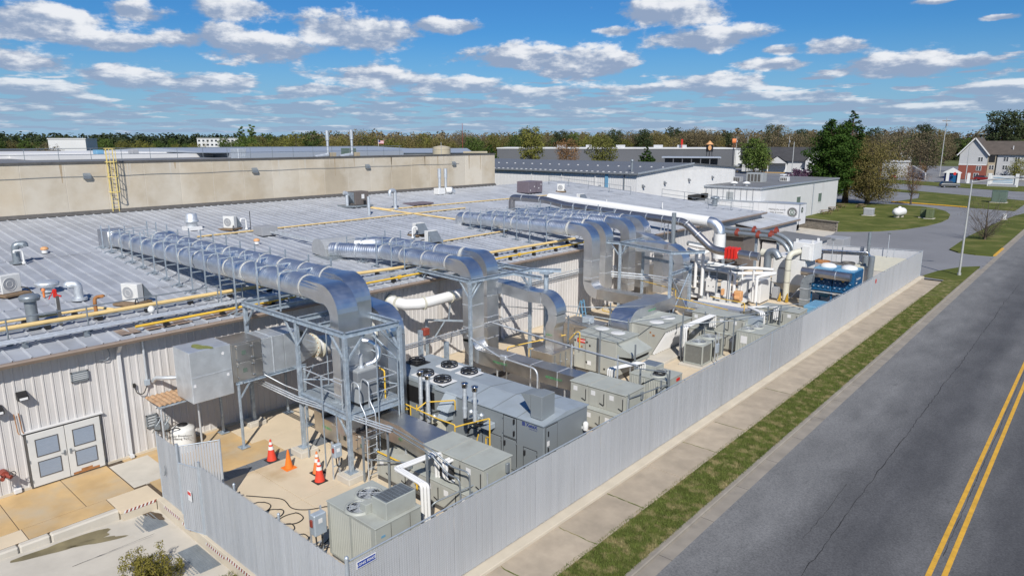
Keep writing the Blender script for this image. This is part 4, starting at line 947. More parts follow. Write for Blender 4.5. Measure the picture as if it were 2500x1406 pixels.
# long grey and white insulated pipes crossing the far roof
lp = thing('roof_pipe', 'dark silver pipe with a kinked run along the far end of the roof', 'pipe', (-36,51,roofz(-36)))
Z4 = 7.3
sp = [(-44,50.0,roofz(-44)),(-44,50.0,7.6),(-42.0,50.0,7.6),(-39.8,50.0,7.58),(-37.4,50.0,7.22),(-25.6,50.0,6.62),(-23.2,50.0,4.75),(-22.6,50.0,4.62),(-19.4,50.0,4.5)]
B().pipe(sp,.31,18,.45).o('pipe','darkduct',lp)
for i in range(8): x = -36.5+i*1.5; band((x,50,7.22-(x+37.4)*.0508),(1,0,-.05),.325,.05).o('joint_band','galv',lp)
for (p,d) in (((-42.6,50,7.6),(1,0,0)),((-40.4,50,7.59),(1,0,0)),((-25.4,50,6.5),(1,0,-.7)),((-24.4,50,5.7),(1,0,-.8)),((-21.2,50,4.58),(1,0,0)),((-20.0,50,4.52),(1,0,0))): band(p,d,.33,.05).o('joint_band','galv',lp)
vb = B().box(-21.95,-20.95,49.6,50.4,4.2,4.95,.04)
for k in range(4): vb.box(-21.9+k*.25,-21.8+k*.25,49.52,50.48,4.15,5.0)
vb.o('isolation_valve','red',lp)
wpz = thing('roof_pipe', 'thick white insulated pipe with a silver elbow over the far eave', 'pipe', (-34,53.6,roofz(-34)))
B().pipe([(-42.2,53.6,7.42),(-25.2,53.6,6.35)],.47,20).o('pipe','whitepipe',wpz)
a_ = [V3((-25.2,53.6,6.35))]+arc((-25.1,53.6,5.45),.88,PI*.48,0,8,(1,0,0),(0,0,1)); B().tube(a_,.45,20).o('elbow','duct',wpz)
B().cyl((-24.22,53.6,5.45),(-24.22,53.6,3.4),.48,20).o('pipe','whitepipe',wpz)
for i in range(7):
    for (y,zz) in ((50.0,0),(53.6,.15)):
        x = -41+i*2.3; B().obox((x,y-.3,roofz(x)),(x,y-.3,7.0-(x+41)*.05),.05,.05).obox((x,y+.3,roofz(x)),(x,y+.3,7.0-(x+41)*.05),.05,.05).obox((x,y-.4,6.85-(x+41)*.05),(x,y+.4,6.85-(x+41)*.05),.05,.05).o('stand','galv',lp if y == 50 else wpz)
tag(B().cyl((-25.6,48.2,3.4),(-25.6,48.2,7.5),.17,14).cyl((-25.6,48.2,2.2),(-25.6,48.2,3.4),.17,14,).o('vent_stack','pipegrey'),'grey vertical vent stack rising past the far gutter','vent stack')
# ---------------------------------------------------------------- small things on the ribbed roof
def rt(x): return roofz(x)+.06
def minisplit(name, label, x, y, rz=0, dark=True):
    z = rt(x); t = thing(name, label, 'air conditioner', (x,y,z), 'mini split condensers on the roof')
    B().box(x-.5,x+.6,y-.6,y+.6,z,z+.09).o('timber_base','wood',t)
    B().box(x-.18,x+.18,y-.45,y+.45,z+.1,z+.95,.02).o('cabinet','poly',t)
    B().ring((x+.185,y-.08,z+.52),.30,.012,(1,0,0),20,5).ring((x+.185,y-.08,z+.52),.15,.01,(1,0,0),16,5).o('fan_guard','poly',t); B().disc((x+.182,y-.08,z+.52),.29,20,(1,0,0)).o('fan_opening','fargrey',t)
    for k in range(9):
        B().box(x-.12,x+.12,y-.4635,y-.45,z+.2+k*.075,z+.235+k*.075).o('vent_slot','pipegrey',t)
    if dark: B().add([(x-.2,y-.45,z+.9),(x-.2,y+.45,z+.9),(x-.75,y+.45,z+.2),(x-.75,y-.45,z+.2),(x-.2,y-.45,z+.1),(x-.2,y+.45,z+.1)],[(0,1,2,3),(0,3,4),(1,5,2),(3,2,5,4)]).o('rain_hood','pipegrey',t)
    B().pipe([(x+.2,y+.4,z+.3),(x+.45,y+.55,z+.25),(x+.55,y+.6,z+.05)],.03,6,.1).o('line_set','rubber',t)
    if rz: t.rotation_euler = (0,0,rz)
    return t
minisplit('mini_split','white mini split condenser with slotted side at the left edge of the roof',-38.2,7.9,.35)
minisplit('mini_split','white mini split condenser behind the eave railing',-33.7,11.6,-1.1)
minisplit('mini_split','white mini split condenser beyond the near duct pair, with a white hooked conduit',-47.6,23.4,-1.1)
minisplit('mini_split','upper white mini split condenser behind the middle ducts',-39.0,33.7,PI)
minisplit('mini_split','lower white mini split condenser touching the middle ducts',-36.3,32.5,PI)
minisplit('mini_split','small white condenser by the far roof railing',-50.2,66.0,-1.0)
minisplit('mini_split','condenser beside the long white pipe on the far roof',-43.6,60.9,PI)
def hook(label, x, y, h, r, m='whitepipe', dx=.35, dy=0, cat='vent pipe', drop=.25):
    z = rt(x); b = B().pipe([(x,y,z),(x,y,z+h),(x+dx,y+dy,z+h),(x+dx,y+dy,z+h-drop)],r,10,min(.25,abs(dx)*.49+abs(dy)*.49)); b.cyl((x,y,z),(x,y,z+.12),r*1.8,12)
    tag(b.o('vent_pipe',m),label,cat)
hook('dark grey gooseneck vent on the left part of the roof',-44.4,9.7,1.0,.19,'pipegrey',.1,.42,drop=.12)
hook('white hooked conduit beside the dark gooseneck',-44.1,9.95,.75,.055,'whitepipe',.05,-.4,drop=.1)
hook('weathered elbow vent with open mouth near the eave railing',-35.6,9.95,.75,.19,'galv',-.15,-.35,drop=.1)
hook('rusty orange pipe with a sideways elbow by the eave railing',-32.5,9.65,.9,.075,'rust',0,.35,drop=.02)
hook('white hooked conduit next to the far mini split',-47.0,24.3,.8,.06,'whitepipe',.0,-.4,drop=.2)
hook('white hooked conduit by the upper mini split',-38.4,32.6,.8,.06,'whitepipe',.1,.35,drop=.2)
hook('tall grey candy cane vent on the far roof',-49.3,39.9,1.7,.16,'galv',.15,-.7,drop=.5)
tag(B().cyl((-47.9,35.9,rt(-47.9)),(-47.9,35.9,rt(-47.9)+1.55),.13,12).o('vent_pipe','galv'),'straight grey vent standing in front of the brown condensing unit','vent pipe')
def mushroom(label, x, y, h, r, m='galv'):
    z = rt(x); t = thing('mushroom_vent',label,'roof vent',(x,y,z)); B().cyl((x,y,z),(x,y,z+h),r,16).o('stem',m,t)
    B().lathe((x,y,z+h),[(r*1.7,-.02),(r*1.75,.05),(r*1.5,.12),(r*.6,.17),(0,.18)],20).lathe((x,y,z+h-.1),[(r*1.6,0),(r*1.65,.08)],20).o('cap',m,t)
mushroom('low round capped vent beside the red valve on the roof',-37.8,9.3,.38,.3)
mushroom('tall round capped vent rising through the eave railing',-32.6,7.35,1.25,.22,'pipegrey')
t = thing('exhaust_fan','shiny spun metal exhaust fan behind the near ducts','roof fan',(-48.8,21.2,rt(-48.8))); z = rt(-48.8)
B().box(-49.3,-48.3,20.7,21.7,z-.02,z+.22).o('kerb','labelwhite',t); B().lathe((-48.8,21.2,z+.22),[(.36,0),(.36,.28),(.46,.3),(.48,.42),(.40,.45),(.38,.85),(.33,.92),(0,.93)],22).o('housing','galv',t)
for (x,y,l) in ((-46.2,11.5,'orange and white capped vent on the left of the roof'),(-42.3,22.5,'orange and white capped vent between the two duct pairs')):
    z = rt(x); t = thing('capped_vent',l,'roof vent',(x,y,z)); B().cyl((x,y,z),(x,y,z+.2),.16,14).o('stem','labelwhite',t); B().lathe((x,y,z+.2),[(.2,0),(.2,.1),(.1,.16),(0,.17)],14).o('cap','peach',t)
z = rt(-33.4); t = thing('valve_stand','red handled hydrant on a thin grey stem on the roof','hydrant',(-33.4,8.45,z)); B().cyl((-33.4,8.45,z),(-33.4,8.45,z+.95),.03,8).o('stem','galv',t); B().box(-33.47,-33.33,8.38,8.52,z+.9,z+1.25,.02).obox((-33.4,8.45,z+1.0),(-33.2,8.62,z+.95),.06,.06).obox((-33.4,8.4,z+1.2),(-33.4,8.2,z+.85),.03,.03).o('head','red',t)
tag(B().box(-32.37,-32.27,8.2,8.3,rt(-32.3),rt(-32.3)+1.25).o('steel_post','darktrim'),'dark short steel post at the eave','post')
tag(B().cyl((-36.9,8.9,rt(-36.9)),(-36.9,8.9,rt(-36.9)+.3),.05,8).lathe((-36.9,8.9,rt(-36.9)+.3),[(.08,0),(.08,.1),(0,.14)],10).o('capped_pipe','orange'),'small orange topped pipe behind the left mini split','pipe')
# brown condensing unit with ducts
t = thing('rooftop_condenser','brown rooftop unit with a dark sloped hood at the concrete wall','rooftop unit',(-52.1,37.8,rt(-52.1))); x, y, z = -52.1,37.8,rt(-52.1)
B().box(x-1.0,x+.9,y-1.5,y+1.1,z,z+.14).o('skid','pipegrey',t); B().box(x-.6,x+.5,y-.6,y+.9,z+.16,z+1.35,.02).o('cabinet','brownunit',t)
B().prism([(y-.62,z+1.3),(y-.62,z+.3),(y-1.15,z+1.05),(y-1.0,z+1.3)],'x',x-.5,x+.4).o('hood','pipegrey',t); B().cyl((x+.1,y-1.2,z+.14),(x+.1,y-1.2,z+1.2),.16,12).cyl((x+.1,y-1.2,z+1.2),(x+.1,y-1.5,z+1.3),.18,12).o('vent','galv',t)
B().box(x+.51,x+.53,y+.1,y+.4,z+.7,z+1.1).o('nameplate','labelwhite',t); B().box(x+.5,x+.62,y+.3,y+.5,z+.2,z+.55).o('disconnect','black',t)
t = thing('stack_fan','white blower with two grey stacks against the concrete wall','blower',(-54.8,50.9,rt(-54.8))); x, z = -54.8, rt(-54.8)
for y in (50.5,51.4): B().cyl((x,y,z+.6),(x,y,z+1.7),.14,12).o('stack','galv',t); B().cyl((x,y,z+1.7),(x,y,z+2.7),.19,12).o('shroud','galv',t)
B().box(x-.4,x+.4,50.0,51.0,z,z+.65,.03).cyl((x,51.4,z+.35),(x+.3,51.9,z+.35),.35,14).o('blower_housing','whitepipe',t); B().cyl((x+.1,52.0,z+.5),(x+.1,52.5,z+.1),.25,12).o('discharge','galv',t)
tag(B().box(-51.3,-49.7,42.4,45.0,rt(-50.5),rt(-50.5)+.16,.02).o('roof_hatch','purpleunit'),'flat grey hatch lying on the far roof','roof hatch')
t = thing('rooftop_unit','purple grey boxed air unit near the far metal building','rooftop unit',(-51.3,61.4,rt(-51.3))); x,y,z = -51.3,61.4,rt(-51.3)
B().box(x-.9,x+.9,y-1.2,y+1.3,z+.05,z+1.35,.03).o('cabinet','purpleunit',t)
for (yy_,zz) in ((y-.9,.3),(y-.2,.7),(y+.6,.5),(y+1.0,.9)): B().box(x+.905,x+.92,yy_-.06,yy_+.06,z+zz,z+zz+.12).o('label','labelwhite',t)
B().box(x+.905,x+.915,y+.1,y+.13,z+.1,z+1.3).o('panel_seam','black',t)
tag(B().box(-45.3,-44.1,23.9,25.1,rt(-44.7),rt(-44.7)+.62,.02).o('roof_box','fargrey'),'grey metal box where the cable tray leaves the middle ducts','box')
tr = B()
for q in (-.18,.18): tr.obox((-44.1+q*.2,24.7+q,rt(-44)+.3),(-38.0,25.6+q,rt(-38)+.35),.03,.12)
for k in range(12): tr.obox((-44+k*.5,24.5+k*.074,rt(-44)+.28-k*.04),(-44+k*.5,24.95+k*.074,rt(-44)+.28-k*.04),.03,.03)
tag(tr.o('cable_tray','galv'),'galvanized cable tray running from the grey box to the middle ducts','cable tray')
tag(B().cyl((-46.2,24.2,rt(-46.2)),(-46.2,24.2,rt(-46.2)+1.45),.025,6).o('lightning_rod','black'),'thin black rod beside a yellow gas line','rod')
# gas lines
def gas(label, pts, r, m='gaspale', stands=1.8, hgt=.22):
    t = thing('gas_line',label,'gas pipe',pts[0]); B().pipe(pts,r,10,.3).o('pipe',m,t)
    P_ = [V3(p) for p in pts]
    for a,c in zip(P_,P_[1:]):
        n = int((c-a).length/stands)
        for i in range(n):
            p = a+(c-a)*(i+.5)/n
            if abs(c.z-a.z) < 1: B().box(p.x-.10,p.x+.10,p.y-.10,p.y+.10,roofz(p.x)+.0,p.z-r-.01).o('pipe_block','black',t)
    return t
gas('thick pale yellow gas main along the eave behind the railing',[(-32.3,-1,5.72),(-32.25,16.5,5.72),(-31.3,25,5.64),(-30.9,42.5,5.6)],.095)
t = gas('bright yellow gas pipe with flanges just above the gutter',[(-29.75,10.2,5.46),(-29.75,42.3,5.46)],.06,'yellowpipe',2.4)
for y in (16.2,24.2,34.6): B().cyl((-29.75,y-.08,5.46),(-29.75,y+.08,5.46),.12,12).o('flange','yellowpipe',t)
gas('thin pale yellow pipe behind the gas main at the left',[(-33.6,-1,5.75),(-33.4,10,5.72),(-32.6,10.4,5.7)],.06)
gas('yellow gas line crossing the roof behind the near ducts',[(-46.1,20.3,6.66),(-46.4,46,6.72)],.055)
gas('yellow gas line across the far roof towards the purple unit',[(-50.8,38.4,7.05),(-49.2,39,6.92),(-48.7,63,6.88)],.055)
gas('pair of diagonal yellow lines ending at the far ducts',[(-50.6,38.1,7.02),(-42.4,40.9,6.36)],.07)
gas('short yellow line between the middle and far ducts',[(-36.2,33.6,5.86),(-36.5,41,5.9)],.055)
# eave railing and conduit racks
rl = thing('eave_railing','dark grey pipe railing along the eave at the left','railing',(-31.1,9,roofz(-31)))
for z in (6.33,5.85): B().pipe([(-31.15,-1,z),(-31.1,15.5,z)]+([(-31.1,15.6,6.2),(-31.1,15.6,5.4)] if z > 6 else []),.027,8,.06).o('rail','pipegrey',rl)
for y in (3.4,6.15,8.9,11.65,14.4): B().cyl((-31.12,y,roofz(-31.1)),(-31.12,y,6.36),.03,8).box(-31.22,-31.02,y-.1,y+.1,rt(-31.1)-.05,rt(-31.1)).o('post','pipegrey',rl)
ct = thing('conduit_rack','bundle of blue grey conduits on stands along the near eave','conduits',(-30.7,8,5.5))
for k in range(5): B().cyl((-30.45-k*.11,-1,5.55+.02*(k%2)),(-30.35-k*.11,17.5,5.55+.02*(k%2)),.042,8).o('conduit','galv',ct)
for k in range(9): B().obox((-30.3,.2+k*2.1,5.49),(-31.1,.2+k*2.1,5.49),.05,.05).box(-30.5,-30.4,.1+k*2.1,.3+k*2.1,roofz(-30.4)+.02,5.47).o('stand','pipegrey',ct)
ct2 = thing('conduit_rack','grey cable trunking between the near and middle ducts','conduits',(-30.2,24,5.5)); B().box(-30.35,-30.1,19.5,27,5.5,5.68,.02).o('trunking','galv',ct2)
for k in range(4): B().box(-30.32,-30.12,20+k*2,20.15+k*2,roofz(-30.2),5.5).o('stand','pipegrey',ct2)
tag(B().lathe((-31.0,11.35,5.6),[(.02,0),(.14,.1),(.15,.2),(.08,.32),(0,.34)],14).cyl((-31.0,11.35,5.35),(-31.0,11.35,5.6),.05,8).o('camera_dome','whitepipe'),'white domed cap on the eave beside a railing post','camera')
# far roof railing
rr2 = thing('roof_railing','thin railing at the far edge of the ribbed roof','railing',(-50,72,6.9))
def rail(t, pts, h=1.05, sp=2.4, m='pipegrey', r=.025):
    P_ = [V3(p) for p in pts]
    for a,c in zip(P_,P_[1:]):
        for q in (.5,1): B().cyl(a+V3((0,0,h*q)),c+V3((0,0,h*q)),r,6).o('rail',m,t)
        n = max(1,int((c-a).length/sp))
        for i in range(n+1): p = a+(c-a)*i/n; B().cyl(p,p+V3((0,0,h)),r,6).o('post',m,t)
rail(rr2,[(-56,71,roofz(-56)),(-44.5,72.5,roofz(-44.5))])
rr3 = thing('roof_railing','railing at the far right corner of the ribbed roof, by a vent','railing',(-36,75,5.8)); rail(rr3,[(-41.5,74.8,roofz(-41.5)),(-33,75.8,roofz(-33))]); rail(rr3,[(-33.8,71.5,roofz(-33.8)),(-30,74.5,roofz(-30))])
mushroom('grey capped vent at the far right corner of the roof',-34.5,74.5,.9,.3,'pipegrey')
for (x,y,h) in ((-41,62,.6),(-36.5,66,.65),(-46,63.5,.5)): tag(B().cyl((x,y,rt(x)),(x,y,rt(x)+h),.06,8).o('vent_pipe','whitepipe'),'small white plastic vent pipe on the far roof, %s of three' % {.6:'middle',.65:'nearest the eave',.5:'farthest left'}[h],'vent pipe')
# ---------------------------------------------------------------- steel towers
def beam(t, p0, p1, w=.15, h=.2): B().ibeam(p0,p1,w,h).o('beam','steel_galv',t)
M['steel_galv'] = mat('steel_galv',(.33,.39,.45),.5,.45,.25,4,col2=(.47,.53,.58),s2=7,c2lo=.52,c2hi=.66)
def column(t, x, y, z0, z1, w=.16, foot=True):
    B().box(x-w/2,x+w/2,y-w/2,y+w/2,z0,z1,.012).o('column','steel_galv',t)
    if foot: B().box(x-.2,x+.2,y-.2,y+.2,z0,z0+.03).o('base_plate','steel_galv',t)
def brace(t, p0, p1, w=.07): B().obox(p0,p1,w,w).o('brace','steel_galv',t)
ta = thing('steel_tower','near galvanized steel tower with a railed platform and ladder','steel frame',(-22.7,15.7,0))
cols = [(-28.9,14.55),(-24.4,14.4),(-21.0,14.35),(-20.85,16.85),(-24.4,17.0)]
for (x,y) in cols: column(ta,x,y,.30 if (x,y) in cols[1:3] else .05,5.75)
for (x,y) in cols[1:3]:
    b = B().box(x-.42,x+.42,y-.42,y+.42,-.01,.26,.02).box(x-.25,x+.25,y-.25,y+.25,.26,.30); b.o('concrete_footing','slab_pale',ta)
B().box(-29.3,-28.5,14.15,14.95,-.01,.22,.02).o('concrete_footing','slab_pale',ta)
TZ = 5.85
for (a,c) in (((-28.9,14.42),(-21.0,14.35)),((-21.0,14.35),(-20.85,16.85)),((-20.85,16.85),(-28.6,17.0)),((-24.4,14.4),(-24.4,17.0)),((-27.0,14.4),(-27.0,17.0)),((-28.8,14.42),(-28.8,17.0)),((-22.9,14.4),(-22.9,17.0))):
    beam(ta,(*a,TZ),(*c,TZ))
for (x,y,dx,dy) in ((-24.4,14.4,.9,0),(-24.4,14.4,-.9,0),(-21.0,14.35,-.9,0),(-21.0,14.35,0,.9),(-20.85,16.85,0,-.9),(-20.85,16.85,-.9,0),(-28.9,14.5,.9,0)): brace(ta,(x,y,4.75),(x+dx,y+dy,5.72))
PZ = 2.72
for (a,c) in (((-24.4,14.4),(-21.0,14.35)),((-21.0,14.35),(-20.85,16.85)),((-20.85,16.85),(-24.4,17.0)),((-24.4,17.0),(-24.4,14.4))): beam(ta,(*a,PZ-.14),(*c,PZ-.14),.15,.26)
for k in range(11):
    x = -24.28+k*.305; b = B().box(x,x+.285,14.45,16.9,PZ-.01,PZ+.03)
    for i in range(3): b.box(x+.03+i*.09,x+.06+i*.09,14.46,16.89,PZ+.03,PZ+.045)
    b.o('deck_plank','deck',ta)
def railing(t, pts, z0, name='handrail'):
    for h in (.52,1.05): B().pipe([(x,y,z0+h) for x,y in pts],.024,8,.08).o(name,'galv',t)
    for a,c in zip(pts,pts[1:]):
        n = max(1,int(math.hypot(c[0]-a[0],c[1]-a[1])/1.2))
        for i in range(n+1): x = a[0]+(c[0]-a[0])*i/n; y = a[1]+(c[1]-a[1])*i/n; B().cyl((x,y,z0),(x,y,z0+1.05),.024,8).o('stanchion','galv',t)
railing(ta,[(-24.3,16.9),(-24.3,14.5),(-21.5,14.45)],PZ); railing(ta,[(-20.95,15.3),(-20.95,16.75),(-24.3,16.9)],PZ)
# ladder up to the platform
for dy in (0,.45):
    B().pipe([(-20.3,14.65+dy,0),(-20.3,14.65+dy,2.75),(-20.65,14.65+dy,3.15),(-20.65,14.65+dy,3.9),(-21.1,14.65+dy,3.95),(-21.2,14.65+dy,3.3)],.026,8,.2).o('ladder_rail','galv',ta)
for k in range(9): B().cyl((-20.3,14.65,.25+k*.3),(-20.3,15.1,.25+k*.3),.014,6).o('rung','galv',ta)
for k in range(3):
    B().tube([(-29,14.25-k*.05,2.62-k*.07),(-24.4,14.25-k*.05,2.58-k*.07),(-18.95,14.85-k*.05,2.58-k*.07)],.03,6).o('conduit','galv',ta)
for (x,y,z0,z1) in ((-23.9,14.28,0,2.6),(-22.6,14.25,0,3.9),(-21.6,14.2,0,2.6),(-20.75,15.6,0,5.7),(-24.3,15.7,2.8,5.7),(-20.6,16.5,.8,4.6)): B().cyl((x,y,z0),(x,y,z1),.028,6).o('conduit','strutmetal',ta)
for p in ([(-24.3,16.9,4.6),(-22.6,16.9,4.3),(-20.9,16.7,4.4)],[(-24.3,14.5,3.3),(-22.5,15.9,3.35),(-20.9,16.8,3.3)],[(-24.3,16.8,3.6),(-26.4,17.4,3.7),(-26.4,19.5,3.7)],[(-24.2,16.9,3.45),(-24.0,18.6,3.4),(-25.4,20.4,3.1)]): B().pipe(p,.03,6,.2).o('conduit','strutmetal',ta)
brace(ta,(-24.4,14.4,2.4),(-24.4,15.3,1.6),.06); brace(ta,(-21.0,14.35,1.7),(-21.7,14.35,2.45),.06); brace(ta,(-20.85,16.85,4.2),(-24.4,17.0,5.7),.06)
B().box(-24.32,-24.12,15.9,16.2,4.0,4.5,.02).o('junction_box','disc',ta)
# middle tower under the second duct pair
tb = thing('steel_tower','middle galvanized steel frame carrying the second duct pair','steel frame',(-27.5,27.5,0))
cb_ = [(-29.9,25.65),(-25.15,25.2),(-24.9,29.9),(-29.8,30.2)]; TZB = 5.68
for i,(x,y) in enumerate(cb_): column(tb,x,y,.05,TZB-.1,.17)
for (a,c) in ((0,1),(1,2),(2,3),(3,0)): beam(tb,(*cb_[a],TZB),(*cb_[c],TZB))
beam(tb,(-28.4,25.55,TZB),(-28.4,30.1,TZB)); beam(tb,(-26.9,25.4,TZB),(-26.9,30.0,TZB)); beam(tb,(-24.9,29.9,TZB),(-23.4,30.9,TZB)); beam(tb,(-26.4,28.6,TZB-.02),(-22.9,28.5,TZB-.02))
for (i,dx,dy) in ((0,.8,.0),(1,-.8,.05),(1,.0,.9),(2,0,-.9),(2,-.8,0)): brace(tb,(*cb_[i],TZB-1.05),(cb_[i][0]+dx,cb_[i][1]+dy,TZB-.12))
B().cyl((-24.1,30.4,.05),(-24.1,30.4,5.5),.14,14).box(-24.4,-23.8,30.1,30.7,5.48,5.56).o('pipe_column','steel_galv',tb)
tcx = thing('steel_tower','far galvanized frame between the tall silver drops','steel frame',(-24,42,0))
cc_ = [(-26.6,42.2),(-21.7,40.75),(-26.5,45.3),(-21.9,44.0)]
for i,(x,y) in enumerate(cc_): column(tcx,x,y,.05,5.62 if i != 3 else 4.4,.18)
for (a,c,z) in ((0,1,5.7),(0,2,5.7),(2,3,4.3),(3,1,4.2)): beam(tcx,(*cc_[a],z),(*cc_[c],z))
beam(tcx,(-28.2,42.0,5.7),(-26.6,42.2,5.7)); beam(tcx,(-21.7,40.75,5.66),(-20.3,42.8,5.66))
for (i,dx,dy) in ((0,.8,-.2),(0,0,.9),(0,-.8,0),(2,.8,-.2)): brace(tcx,(*cc_[i],4.7),(cc_[i][0]+dx,cc_[i][1]+dy,5.6))
brace(tcx,(-21.9,44,1.0),(-21.75,41,4.0)); brace(tcx,(-21.9,44,4.0),(-21.75,41,1.0))
# ---------------------------------------------------------------- wall mounted galvanized box with filter housing
wb = thing('wall_duct','big galvanized box duct with filter doors on legs along the metal wall','duct',(-28.1,13.2,0))
bx = B().box(-28.35,-26.85,11.03,12.75,2.56,4.72,.015).o('plenum','sheet',wb)
B().box(-26.845,-26.835,11.06,12.72,3.62,3.66).o('stiffener','galv',bx); blob(bb := B(),-27.35,11.75,.45,.28,4.726,.3,8); bb.o('algae_stain','algae',bx)
for (y,z) in ((12.4,4.4),(12.55,3.45),(11.15,3.3)): B().box(-26.846,-26.838,y-.05,y+.05,z-.06,z+.06).o('tag','labelwhite',bx)
fb = B().box(-28.3,-26.82,12.76,14.1,3.02,4.68,.01).o('filter_housing','stainless',wb)
for (y0,y1) in ((12.95,13.55),(13.68,14.05)):
    for (z0,z1) in ((3.1,3.82),(3.88,4.6)):
        dr_ = B().box(-26.82,-26.77,y0,y1,z0,z1,.01).o('filter_door','stainless',fb)
        if y1-y0 > .5: B().box(-26.768,-26.76,y0+.22,y0+.4,z0+.28,z0+.46).o('window','padgreen',fb)
        for z in (z0+.12,z1-.12): B().cyl((-26.77,y0-.03,z),(-26.66,y0-.03,z),.025,6).obox((-26.68,y0-.03,z),(-26.68,y0-.12,z+.07),.02,.02).cyl((-26.77,y1+.03,z),(-26.66,y1+.03,z),.025,6).o('clamp','pipegrey',fb)
for (ya,yb) in ((14.11,15.18),(15.2,16.0)): B().box(-28.3,-26.86,ya,yb,3.02,4.62,.01).o('duct_section','sheet',wb)
B().box(-28.32,-26.84,14.62,14.67,3.0,4.64).o('seam','galv',wb)
round_to_rect(B(),(-27.5,17.0,3.55),.45,(-27.55,16.0,3.8),1.44,1.55,(1,0,0)).o('transition','sheet',wb)
B().cyl((-27.5,17.0,3.55),(-27.5,17.08,3.55),.6,24).o('flange','cream',wb)
for i in range(14): a = 2*PI*i/14; B().cyl((-27.5+.53*math.cos(a),16.97,3.55+.53*math.sin(a)),(-27.5+.53*math.cos(a),17.1,3.55+.53*math.sin(a)),.025,6).o('bolt','rust',wb)
B().box(-28.6,-26.75,13.0,13.1,2.9,3.01).box(-28.6,-26.75,15.6,15.7,2.9,3.01).o('bearer','steel_galv',wb)
beam(wb,(-26.85,12.85,2.94),(-26.85,16.2,2.94),.1,.12)
for (x,y) in ((-26.85,12.95),(-29.0,13.1),(-28.9,16.3),(-26.85,16.1)): column(wb,x,y,.03,2.9,.10); brace(wb,(x,y,2.2),(x,y+.5,2.85),.06)
B().pipe([(-29.5,10.55,3.05),(-29.3,10.6,3.25),(-28.9,10.75,3.28),(-28.35,11.3,3.3)],.085,10,.2).o('drain_pipe','galv',wb)
B().pipe([(-26.75,14.1,3.05),(-26.0,14.6,2.6),(-24.6,14.75,2.55)],.025,6,.15).o('flex_conduit','galv',wb)
# rusty canopy and tank
cn = thing('lean_to_canopy','rust stained corrugated canopy over the white mixing tank','canopy',(-28.9,10.9,0))
cb2 = B()
for k in range(8):
    y = 10.15+k*.2; cb2.prism([(y,2.42),(y+.07,2.47),(y+.13,2.47),(y+.2,2.42),(y+.2,2.40),(y+.13,2.45),(y+.07,2.45),(y,2.40)],'x',-29.5,-28.0)
cb2.o('corrugated_sheet','corrug_rust',cn)
for (x,y) in ((-28.05,10.2),(-28.05,11.7)): B().cyl((x,y,0),(x,y,2.42),.045,8).o('post','galv',cn)
B().box(-28.1,-28.0,10.1,11.75,2.33,2.40).o('edge_angle','steel_galv',cn)
tk = thing('mixing_tank','white plastic tank with printed lettering and black lid','tank',(-28.65,11.2,0))
B().lathe((-28.65,11.2,0),[(.47,0),(.48,.05),(.48,.92),(.45,1.0),(.20,1.1),(.0,1.11)],28).o('body','poly',tk); B().lathe((-28.65,11.2,1.09),[(.2,0),(.21,.05),(.0,.06)],18).o('lid','black',tk)
B().pipe([(-28.4,11.0,1.05),(-28.2,10.8,1.25),(-28.5,10.5,1.1),(-29.2,10.3,1.0)],.025,6,.15).o('hose','rubber',tk)
text('Boiler Blowdown\n  Mixing Tank', .13, 'black', tk, (-28.25,10.92,.75), 90, 52, extr=.001)
for k,(x,y) in enumerate(((-29.35,10.45),(-29.2,10.75))): 
    v = B().cyl((x,y,.4),(x,y,1.6+.2*k),.03,8).box(x-.1,x+.1,y-.1,y+.1,.9,1.2,.02).ring((x+.12,y,1.35),.1,.012,(1,0,0),14,5).pipe([(x,y,1.5),(x+.3,y+.1,1.55),(x+.35,y-.2,1.2),(x+.1,y-.25,.9)],.02,6,.1)
    tag(v.o('valve_manifold','pipegrey'),'dark pipework and gauges %s the rusty canopy' % ('left of' if k == 0 else 'under'),'pipework')
# ---------------------------------------------------------------- large blue grey air unit
xu = thing('air_handler','largest blue grey air handler with five black roof fans and lettering','air handler',(-19.2,19.8,0))
XX0,XX1,XY0,XY1,XZ = -23.9,-14.65,18.42,21.2,2.74
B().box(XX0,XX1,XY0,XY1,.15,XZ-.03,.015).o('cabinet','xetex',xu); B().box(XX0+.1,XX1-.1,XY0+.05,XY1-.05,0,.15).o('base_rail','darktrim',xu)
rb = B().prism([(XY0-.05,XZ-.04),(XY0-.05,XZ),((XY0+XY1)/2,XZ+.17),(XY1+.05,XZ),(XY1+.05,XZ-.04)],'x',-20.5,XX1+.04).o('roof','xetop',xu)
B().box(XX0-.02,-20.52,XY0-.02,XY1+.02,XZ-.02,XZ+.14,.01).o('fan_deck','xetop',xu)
for x in (-18.6,-17.2,-15.9): B().prism([(XY0-.055,XZ+.005),((XY0+XY1)/2,XZ+.19),(XY1+.055,XZ+.005),((XY0+XY1)/2,XZ+.172)],'x',x-.02,x+.02).o('roof_seam','xetex',rb)
